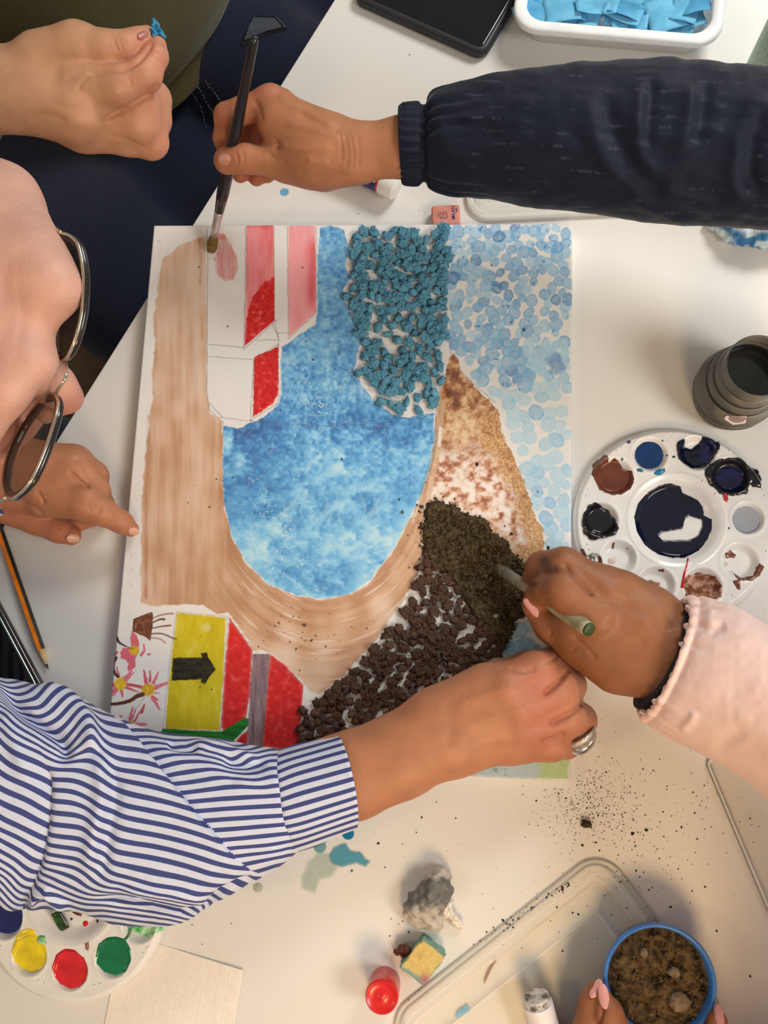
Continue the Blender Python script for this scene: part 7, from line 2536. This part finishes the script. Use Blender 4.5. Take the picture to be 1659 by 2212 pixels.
hs = 0.019
lev = np.linspace(0, 1, 28)
per = np.concatenate([np.stack([np.linspace(0, 1, Sg)[:-1], np.zeros(Sg - 1)], 1), np.stack([np.ones(Sg - 1), np.linspace(0, 1, Sg)[:-1]], 1), np.stack([np.linspace(1, 0, Sg)[:-1], np.ones(Sg - 1)], 1), np.stack([np.zeros(Sg - 1), np.linspace(1, 0, Sg)[:-1]], 1)])
rs = []
for l_ in lev:
    ins = 0.012 + 0.03 * max(0, l_ - 0.85) ** 2 * 10 + 0.03 * max(0, 0.1 - l_) * 3
    uv = 0.5 + (per - 0.5) * (1 - 2 * ins)
    p = bil(uv[:, 0], uv[:, 1]).copy()
    p[:, 2] = T + 0.0005 + hs * l_
    rs.append(p)
for ins in np.linspace(0.05, 0.495, 24):
    uv = 0.5 + (per - 0.5) * (1 - 2 * ins)
    p = bil(uv[:, 0], uv[:, 1]).copy()
    p[:, 2] = T + 0.0005 + hs + 0.0004 * (1 - (ins - 0.2) ** 2)
    rs.append(p)
Vp, Fp = rings(rs)
cen = Vp.mean(0)
pores = fbm3(Vp * 900, 21, 3)
Vp = Vp + (Vp - cen) / (np.linalg.norm(Vp - cen, axis=1)[:, None]) * (0.0016 * (fbm3(Vp * 160, 22, 2) - 0.5) * 2 + 0.0007 * (pores - 0.5))[:, None]
Vp[:, 2] = np.maximum(Vp[:, 2], T + 0.0003)
qs = project(Vp)
topk = sstep(hs * 0.8, hs, Vp[:, 2] - T)
edge_d = -poly_sd([(905, 2026), (962, 2066), (921, 2118), (868, 2086)], qs[:, 0].astype(np.float32), qs[:, 1].astype(np.float32))
kY = topk * sstep(-4, 4, edge_d + 6 * (fbm3(Vp * 200, 23, 3) - 0.5))
Cs = pc(124, 156, 138)[None] * (1 - kY[:, None]) + pc(206, 176, 104)[None] * kY[:, None]
pk = np.exp(-(((qs[:, 0] - 918) / 12) ** 2 + ((qs[:, 1] - 2116) / 14) ** 2))[:, None]
Cs = Cs * (1 - pk) + pc(168, 110, 104)[None] * pk
br_ = (np.exp(-(((qs[:, 0] - 908) / 12) ** 2 + ((qs[:, 1] - 2062) / 8) ** 2)) * 0.5)[:, None]
Cs = Cs * (1 - br_) + pc(186, 140, 80)[None] * br_
Cs *= (0.85 + 0.3 * pores)[:, None]
me = pymesh('sponge', Vp, Fp)
vcol(me, Cs, 'col')
spg = fix_normals(link('sponge', me, attr_mat('sponge_foam', 'col', rough=0.95, spec=0.1, bump=0.6, bscale=1400, bdist=0.0008)))
tag(spg, 'small yellow sponge block with teal stained sides between the red cap and tray', 'sponge')

# --- green sprig
lf = gloss('leaf_green', pc(66, 96, 50), 0.4, 0.2)
sg = empty('leaf_sprig', W(1496, 2045, 1))
tag(sg, 'tiny green leaf sprig lying on the table right of the blue cup', 'leaf')


def leaf(p0, p1, w_):
    us = np.linspace(0, 1, 9)
    rows = []
    d_ = p1 - p0
    s_ = np.cross(d_ / np.linalg.norm(d_), [0, 0, 1.0])
    for u in us:
        ww = w_ * math.sin(math.pi * min(max(u, 0.04), 0.97)) ** 0.8
        rows.append([p0 + d_ * u + s_ * ww * t + np.array([0, 0, 0.0008 * abs(t) + 0.0012 * math.sin(3 * u)]) for t in (-1, -0.5, 0, 0.5, 1)])
    ob = link('leaf', pymesh('leaf', np.array(rows).reshape(-1, 3), gridfaces(9, 5)), lf, sg)
    ob.modifiers.new('thickness', 'SOLIDIFY').thickness = 0.0002


leaf(W(1497, 2040, 2), W(1493, 2024, 2), 0.0013)
leaf(W(1498, 2044, 2), W(1488, 2043, 2), 0.0014)
leaf(W(1498, 2045, 2), W(1507, 2050, 1.5), 0.0010)
mesh_obj('stem', tube([W(1497, 2040, 2), W(1499, 2047, 1)], 0.0004, 6), lf, sg)

# --- paint spills on the table
def spill(name, label, cat, poly, c_, alpha=0.9, soft=5, rough=6, rs=20, seed=1, zz=0.12, dome=0.0, gl=0.15, fade=None):
    P = Wn([p[0] for p in poly], [p[1] for p in poly], 0)
    m_ = 0.006
    xs = np.arange(P[:, 0].min() - m_, P[:, 0].max() + m_, 0.0006)
    ys = np.arange(P[:, 1].min() - m_, P[:, 1].max() + m_, 0.0006)
    Xg, Yg = np.meshgrid(xs, ys, indexing='ij')
    d = poly_sd(P[:, :2], Xg.astype(np.float32), Yg.astype(np.float32)) / 0.00042 + rough * 2 * (fbm(Xg / (rs * 0.00042), Yg / (rs * 0.00042), seed, 3) - 0.5)
    V_ = np.stack([Xg, Yg, T + zz / 1000 + dome * sstep(2, -8, d)], -1).reshape(-1, 3)
    a_ = alpha * sstep(soft, -soft * 0.4, d) * (0.8 + 0.4 * fbm(Xg / 0.006, Yg / 0.006, seed + 2, 3))
    if fade is not None:
        q_ = project(V_).reshape(*Xg.shape, 2)
        a_ = a_ * fade(q_[..., 0], q_[..., 1])
    Fq = gridfaces(len(xs), len(ys))
    keep = d.reshape(-1)[Fq].min(1) < soft
    used = np.unique(Fq[keep])
    rm = np.full(len(V_), -1)
    rm[used] = np.arange(len(used))
    n = NT(name + '_stain')
    at = n.n('ShaderNodeAttribute', _attribute_name='wet')
    n.l(at.outputs['Fac'], n.b.inputs['Alpha'])
    tc = n.n('ShaderNodeTexCoord')
    nz = n.n('ShaderNodeTexNoise', Scale=120.0)
    n.l(tc.outputs['Object'], nz.inputs['Vector'])
    rp = n.n('ShaderNodeValToRGB')
    rp.color_ramp.elements[0].color = c4(np.asarray(c_) * 0.9)
    rp.color_ramp.elements[1].color = c4(np.clip(np.asarray(c_) * 1.1, 0, 0.95))
    n.l(nz.outputs['Fac'], rp.inputs['Fac'])
    n.l(rp.outputs['Color'], n.b.inputs['Base Color'])
    setp(n.b, gl, 0.4)
    me = pymesh(name, V_[used], rm[Fq[keep]])
    vfloat(me, np.clip(a_, 0, 1).reshape(-1)[used], 'wet')
    ob = link(name, me, n.m)
    tag(ob, label, cat)
    return ob


spill('paint_spill', 'teal blue watery paint spill on the table below the striped cuff', 'spill', [(712, 1845), (722, 1830), (745, 1826), (757, 1838), (775, 1842), (797, 1862), (790, 1872), (770, 1862), (755, 1866), (735, 1868), (718, 1862)], pc(84, 148, 164), 0.9, 6, 4, 22, 3, 0.3)
spill('paint_wash', 'pale dried blue green paint wash beside the teal spill', 'spill', [(690, 1840), (712, 1850), (728, 1868), (712, 1890), (690, 1898), (678, 1925), (655, 1918), (652, 1895), (668, 1865)], pc(176, 188, 168), 0.5, 8, 5, 30, 4, 0.12)
spill('paint_drop', 'deep blue round paint drop peeking out under the striped cuff corner', 'spill', circ(752, 1801, 12), pc(14, 110, 146), 0.95, 2, 0.6, 20, 5, 0.3, 0.0006, 0.05)
spill('paint_drop', 'translucent light teal paint drop between the striped cuff and the teal spill', 'spill', circ(691, 1829, 13), pc(100, 156, 160), 0.8, 2, 0.8, 20, 6, 0.3, 0.0006, 0.05)
spill('paint_drop', 'grey clear water drop on the table below the striped elbow', 'spill', circ(557, 1917, 9.5), pc(176, 174, 158), 0.85, 2, 0.5, 20, 7, 0.3, 0.0008, 0.03)
spill('paint_drop', 'tiny teal paint dot right below the teal spill', 'spill', circ(760, 1881, 2.6), pc(70, 120, 124), 0.9, 1, 0.2, 20, 8, 0.4, 0.0003, 0.1)
spill('paint_drop', 'small blue paint ring on the table below the brush hand', 'spill', circ(615, 415, 9, 20, 0.8), pc(96, 160, 192), 0.75, 2.5, 2.5, 12, 9, 0.3)
spill('paint_smear', 'light blue paint smear on the clear tray near the red cap', 'spill', [(985, 2192), (992, 2178), (1008, 2172), (1012, 2180), (998, 2188), (988, 2200)], pc(126, 178, 196), 0.7, 3, 4, 10, 10, 1.6)
spill('paint_smear', 'thin brown paint smear on the clear tray', 'spill', [(1070, 2068), (1072, 2074), (1058, 2098), (1046, 2124), (1047, 2114), (1056, 2090)], pc(150, 104, 88), 0.8, 1.2, 0.8, 10, 11, 1.6)

# --- soil crumbs
r7 = np.random.default_rng(77)
cp, cz = [], []


def crumb(x0, y0, s0):
    if poly_sd([(225, 480), (1245, 480), (1242, 1700), (215, 1640)], np.array([x0], np.float32), np.array([y0], np.float32))[0] < 4:
        return
    z_ = 0.25
    if x0 > 1520 + (y0 - 1640) * 0.43 and y0 > 1640:
        z_ = 3.6
    cp.append(W(x0, y0, z_))
    cz.append(s0)


for _ in range(750):
    crumb(r7.normal(1275, 55), r7.normal(1730, 50), 0.00015 + abs(r7.normal(0, 0.00022)))
for _ in range(260):
    crumb(r7.normal(1370, 90), r7.normal(1820, 90), 0.00016 + abs(r7.normal(0, 0.0003)))
for _ in range(90):
    crumb(r7.uniform(800, 1650), r7.uniform(1640, 2050), 0.00018 + abs(r7.normal(0, 0.00035)))
for x0, y0, s0 in ((1396, 1793, 0.0016), (1366, 1801, 0.0013), (1472, 1787, 0.0012), (1374, 1881, 0.0011), (1340, 1905, 0.0012), (1523, 1916, 0.001), (1620, 1768, 0.001), (1232, 1672, 0.0012), (1233, 1600, 0.0009), (1389, 1662, 0.0009), (1411, 1665, 0.0008), (817, 1822, 0.0012), (981, 1668, 0.0016), (976, 1662, 0.0014),
                   (845, 1985, 0.0005), (842, 2022, 0.0006), (883, 2160, 0.0007), (1237, 1972, 0.001), (1215, 2054, 0.0009), (1548, 2011, 0.0012), (1620, 2109, 0.0011), (415, 1998, 0.0006), (437, 2040, 0.0005), (500, 1995, 0.0006), (965, 459, 0.0004), (905, 455, 0.0004), (774, 462, 0.0006), (885, 118, 0.0006)):
    crumb(x0, y0, s0)
for _ in range(60):
    t_ = r7.random()
    crumb(1040 + 230 * t_ + r7.normal(0, 5), 2030 - 145 * t_ + r7.normal(0, 5), 0.0002 + abs(r7.normal(0, 0.0005)))
GV, GF = grains(cp, cz, 78)
cr = link('soil_crumbs', pymesh('soil_crumbs', GV, GF), noise_mat('crumb_soil', pc(34, 26, 18), pc(70, 54, 38), 300, 3, rough=0.95, spec=0.1), smooth=False)
tag(cr, 'dark soil crumbs scattered over the table right of the canvas and the clear tray', 'soil crumbs', kind='stuff')
V_, F_ = grains([W(1266, 1779, 2)], [0.0042], 12, 2)
V_[:, 2] = np.maximum(V_[:, 2], T + 0.0002)
tag(link('soil_clod', pymesh('soil_clod', V_, F_), soil_m, smooth=False), 'largest dark soil clod on the table below the canvas corner', 'soil clod')

# ------------------------------------------------------------------ things held and worn
# long black brush
tipb, endb = W(456, 543, 19.2), W(551, 78, 205)
db = endb - tipb
Lb = float(np.linalg.norm(db))
db /= Lb
lb = empty('long_paintbrush', tipb)
tag(lb, 'long black handled paintbrush held over the top left corner of the canvas', 'paintbrush')
mesh_obj('bristles', lathe([(0.0012, 0.0), (0.0042, 0.0015), (0.0052, 0.006), (0.0050, 0.012), (0.0040, 0.018), (0.0034, 0.020)], tipb, 32, axis=db), noise_mat('olive_bristle', pc(84, 62, 24), pc(120, 92, 44), 300, 4, rough=0.5, bump=0.4), lb)
mesh_obj('ferrule', lathe([(0.0035, 0.0195), (0.0040, 0.030), (0.0038, 0.036), (0.0042, 0.048), (0.0040, 0.0485)], tipb, 32, axis=db), noise_mat('pale_aluminium', (0.62, 0.6, 0.6), (0.74, 0.72, 0.72), 100, 2, rough=0.35, metal=0.8), lb)
mesh_obj('handle', lathe([(0.0041, 0.0486), (0.0056, 0.07), (0.0058, 0.095), (0.0052, 0.13), (0.0042, 0.17), (0.0034, Lb - 0.004), (0.0020, Lb)], tipb, 32, axis=db), gloss('black_lacquer', pc(26, 24, 24), 0.25, 0.1), lb)
# short worn brush
tips, ends = W(1072, 1224, 22), W(1274, 1361, 116)
ds = ends - tips
Ls = float(np.linalg.norm(ds))
ds /= Ls
sbh = empty('short_paintbrush', tips)
tag(sbh, 'short worn wooden paintbrush held in the hand with the pink jacket, tip in the soil', 'paintbrush')
mesh_obj('bristles', lathe([(0.0020, 0.0), (0.0040, 0.003), (0.0046, 0.010), (0.0044, 0.016)], tips, 28, axis=ds), noise_mat('dusty_bristle', pc(74, 62, 48), pc(112, 98, 80), 300, 4, rough=0.8, bump=0.4), sbh)
mesh_obj('ferrule', lathe([(0.0046, 0.0155), (0.0050, 0.019), (0.0047, 0.021), (0.0050, 0.032), (0.0048, 0.0325)], tips, 28, axis=ds), noise_mat('dull_ferrule', pc(104, 102, 88), pc(128, 124, 108), 150, 3, rough=0.5, metal=0.3), sbh)
mesh_obj('handle', lathe([(0.0046, 0.0326), (0.0048, 0.05), (0.0056, Ls * 0.7), (0.0060, Ls - 0.006), (0.0056, Ls - 0.002), (0.0050, Ls - 0.0012)], tips, 28, axis=ds), noise_mat('worn_painted_wood', pc(138, 124, 92), pc(172, 158, 124), 90, 4, rough=0.6, bump=0.2), sbh)
mesh_obj('handle_tip', lathe([(0.0054, Ls - 0.0019), (0.0050, Ls), (0.0015, Ls + 0.0006)], tips, 28, axis=ds), plain('dark_green_paint', pc(58, 70, 40), 0.4), sbh)


def scrap(name, label, cat, px_, py_, z_, size, m_, seed, rot=0.0, sq=(1, 1, 1)):
    me = crumple(seed, 1.0, 12, 4, 0.9)
    me.materials.append(m_)
    p = W(px_, py_, z_)
    sc_ = size * depth(p) / FPX
    me.transform(Matrix.Translation(p) @ Matrix.Rotation(rot, 4, 'Z') @ Matrix.Diagonal((sc_ * sq[0], sc_ * sq[1], sc_ * sq[2], 1)))
    ob = bpy.data.objects.new(name, me)
    COL.objects.link(ob)
    tag(ob, label, cat)
    return ob


scrap('tissue_scrap', 'small scrap of blue tissue pinched between finger and thumb at the top left', 'tissue paper', 343, 72, 150, 20, noise_mat('wet_blue_tissue', pc(30, 100, 132), pc(66, 146, 176), 200, 3, rough=0.5), 501, 0.4, (0.8, 1.25, 0.8))
scrap('tissue_wad', 'grey blue tissue wad tucked inside the pointing hand at the left', 'tissue', 128, 1101, 22, 36, noise_mat('grey_blue_tissue', pc(120, 130, 142), pc(176, 182, 192), 120, 3, rough=0.6), 502, 0.3, (1.1, 0.6, 0.6))

# rings
silver = noise_mat('silver', (0.62, 0.60, 0.55), (0.8, 0.78, 0.72), 150, 3, rough=0.18, metal=1.0)
silver_t = noise_mat('textured_silver', (0.45, 0.43, 0.39), (0.75, 0.73, 0.68), 900, 2, rough=0.25, metal=1.0, bump=0.8, bscale=1500, bdist=0.0006)


def finger_ring(label, cpx, apx, r_px, wfun, m1_, m2_, name='ring'):
    c_ = W(*cpx)
    ax = W(*apx) - c_
    ax /= np.linalg.norm(ax)
    mpx = depth(c_) / FPX
    toward = CAMPOS - c_
    u_ = toward - ax * (toward @ ax)
    u_ /= np.linalg.norm(u_)
    v_ = np.cross(ax, u_)
    o_ = empty(name, c_)
    tag(o_, label, 'ring')
    for nm, sgn, m_ in (('plain_band', 1, m1_), ('textured_band', -1, m2_)):
        rs = []
        for a_ in np.linspace(0, 2 * np.pi, 48, endpoint=False):
            front = max(math.cos(a_), 0)
            wd = wfun(front) * mpx
            off = sgn * (0.25 + 0.22 * front) * wd + ax * 0 if False else sgn * 0.5 * wd
            slant = 0.35 * wd * math.sin(a_)
            rad = r_px * mpx
            base_ = u_ * math.cos(a_) + v_ * math.sin(a_)
            thick = 0.0008 + 0.0016 * front
            ring = []
            for k_ in range(10):
                t_ = 2 * np.pi * k_ / 10
                ring.append(c_ + base_ * (rad + thick * 0.6 + thick * math.sin(t_)) + ax * (off + slant + 0.5 * wd * math.cos(t_)))
            rs.append(ring)
        V_ = np.array(rs).reshape(-1, 3)
        mesh_obj(nm, (V_, gridfaces(48, 10, True, True).tolist()), m_, o_)
    return o_


finger_ring('large silver ring with a folded textured front on the picking hand', (1246, 1580, 50), (1262, 1622, 30), 37, lambda f: 7 + 17 * f ** 1.2, silver, silver_t)
finger_ring('small silver ring on the far side of the hand holding the short brush', (1282, 1232, 80), (1230, 1216, 70), 33, lambda f: 5 + 7 * f, silver, silver)

# glasses
gl = empty('eyeglasses', W(135, 815, 335))
tag(gl, 'round metal framed glasses with dark inner rims worn on the leaning face', 'glasses')
gold = noise_mat('pale_gold_metal', (0.66, 0.60, 0.47), (0.82, 0.77, 0.64), 60, 2, rough=0.16, metal=1.0)
dark_rim = gloss('dark_acetate', pc(34, 26, 24), 0.2, 0.1)
lens_m = clear_mat('tinted_lens', (0.50, 0.46, 0.42), 1.5, 0.02, (0.3, 0.28, 0.26))
RIM1 = [(131, 502, 352), (150, 508, 352), (168, 524, 352), (177, 560, 352), (181, 600, 351), (180, 640, 350), (177, 677, 348), (170, 710, 346), (159, 745, 343), (146, 772, 338), (128, 782, 328), (112, 774, 318), (108, 740, 312), (114, 690, 308), (122, 640, 308), (124, 580, 314), (120, 530, 332)]
RIM2 = [(120, 850, 336), (127, 869, 342), (122, 895, 345), (115, 919, 346), (102, 960, 347), (85, 1003, 347), (67, 1040, 346), (48, 1062, 343), (28, 1078, 338), (13, 1074, 328), (5, 1048, 318), (10, 1004, 310), (24, 962, 306), (48, 915, 306), (78, 874, 312), (100, 853, 324)]
for RM in (RIM1, RIM2):
    P = np.array([W(*q_) for q_ in RM])
    Pc = catmull(np.vstack([P[-2:], P, P[:3]]), 20 * (len(P) + 4))
    n0 = 40
    Pc = Pc[n0 - 20:n0 - 20 + 20 * len(P) - 8]
    Pc = np.array([p for p in Pc])
    # closed smooth loop through the points
    t_ = np.linspace(0, 1, len(P), endpoint=False)
    F_k = np.fft.fft(P, axis=0)
    m_ = len(P)
    tt = np.linspace(0, 1, 160, endpoint=False)
    idx = np.arange(m_)
    loop = np.stack([np.interp(tt * m_, np.arange(-2, m_ + 3), np.concatenate([P[-2:, k_], P[:, k_], P[:3, k_]])) for k_ in range(3)], 1)
    for _ in range(10):
        loop = 0.5 * loop + 0.25 * (np.roll(loop, 1, 0) + np.roll(loop, -1, 0))
    cl = loop.mean(0)
    nl = np.linalg.svd(loop - cl)[2][2]
    if nl @ (CAMPOS - cl) < 0:
        nl = -nl

    def loop_tube(L_, r_, ns=10):
        tg = np.roll(L_, -1, 0) - np.roll(L_, 1, 0)
        tg /= np.linalg.norm(tg, axis=1)[:, None]
        x_ = np.cross(tg, nl)
        x_ /= np.linalg.norm(x_, axis=1)[:, None]
        y_ = np.cross(x_, tg)
        a_ = np.linspace(0, 2 * np.pi, ns, endpoint=False)
        V_ = L_[:, None] + r_ * (np.cos(a_)[None, :, None] * x_[:, None] + np.sin(a_)[None, :, None] * y_[:, None])
        return V_.reshape(-1, 3), gridfaces(len(L_), ns, True, True).tolist()

    rim_o = mesh_obj('rim', loop_tube(loop, 0.0010), gold, gl)
    inner = cl + (loop - cl) * 0.945
    mesh_obj('inner_rim', loop_tube(inner - nl * 0.0016, 0.0024), dark_rim, rim_o)
    lensV = [cl + nl * 0.0012]
    rings_n = 8
    for k_ in range(1, rings_n + 1):
        f_ = k_ / rings_n
        lensV += list(cl + (inner - cl) * f_ * 0.99 + nl * 0.0012 * (1 - f_ * f_))
    Lf = [[0, 1 + i, 1 + (i + 1) % 160] for i in range(160)]
    for k_ in range(rings_n - 1):
        for i in range(160):
            Lf.append([1 + k_ * 160 + i, 1 + (k_ + 1) * 160 + i, 1 + (k_ + 1) * 160 + (i + 1) % 160, 1 + k_ * 160 + (i + 1) % 160])
    mesh_obj('lens', (np.array(lensV), Lf), lens_m, rim_o)
mesh_obj('bridge', tube(catmull([W(141, 782, 336), W(144, 800, 343), W(140, 818, 345), W(130, 834, 343), W(121, 849, 337)], 24), 0.0010, 10), gold, gl)
mesh_obj('temple', tube(catmull([W(131, 502, 352), W(112, 488, 342), W(60, 450, 322), W(-60, 400, 310), W(-210, 360, 305)], 30), 0.0011, 8), gold, gl)
mesh_obj('temple', tube(catmull([W(12, 1074, 330), W(-10, 1085, 325), W(-80, 1060, 318), W(-140, 1040, 315)], 20), 0.0011, 8), gold, gl)
# ------------------------------------------------------------------ put the origin of every one-mesh thing at its base
bpy.context.view_layer.update()
for o in [x for x in S.objects if x.type == 'MESH' and x.parent is None and x.get('kind') != 'structure']:
    co = np.empty(len(o.data.vertices) * 3, np.float32)
    o.data.vertices.foreach_get('co', co)
    co = co.reshape(-1, 3)
    c = np.array([(co[:, 0].min() + co[:, 0].max()) / 2, (co[:, 1].min() + co[:, 1].max()) / 2, co[:, 2].min()])
    o.data.transform(Matrix.Translation(-c))
    o.location = c
    for ch in o.children:
        ch.matrix_parent_inverse = Matrix.Translation(-c) @ ch.matrix_parent_inverse
bpy.context.view_layer.update()
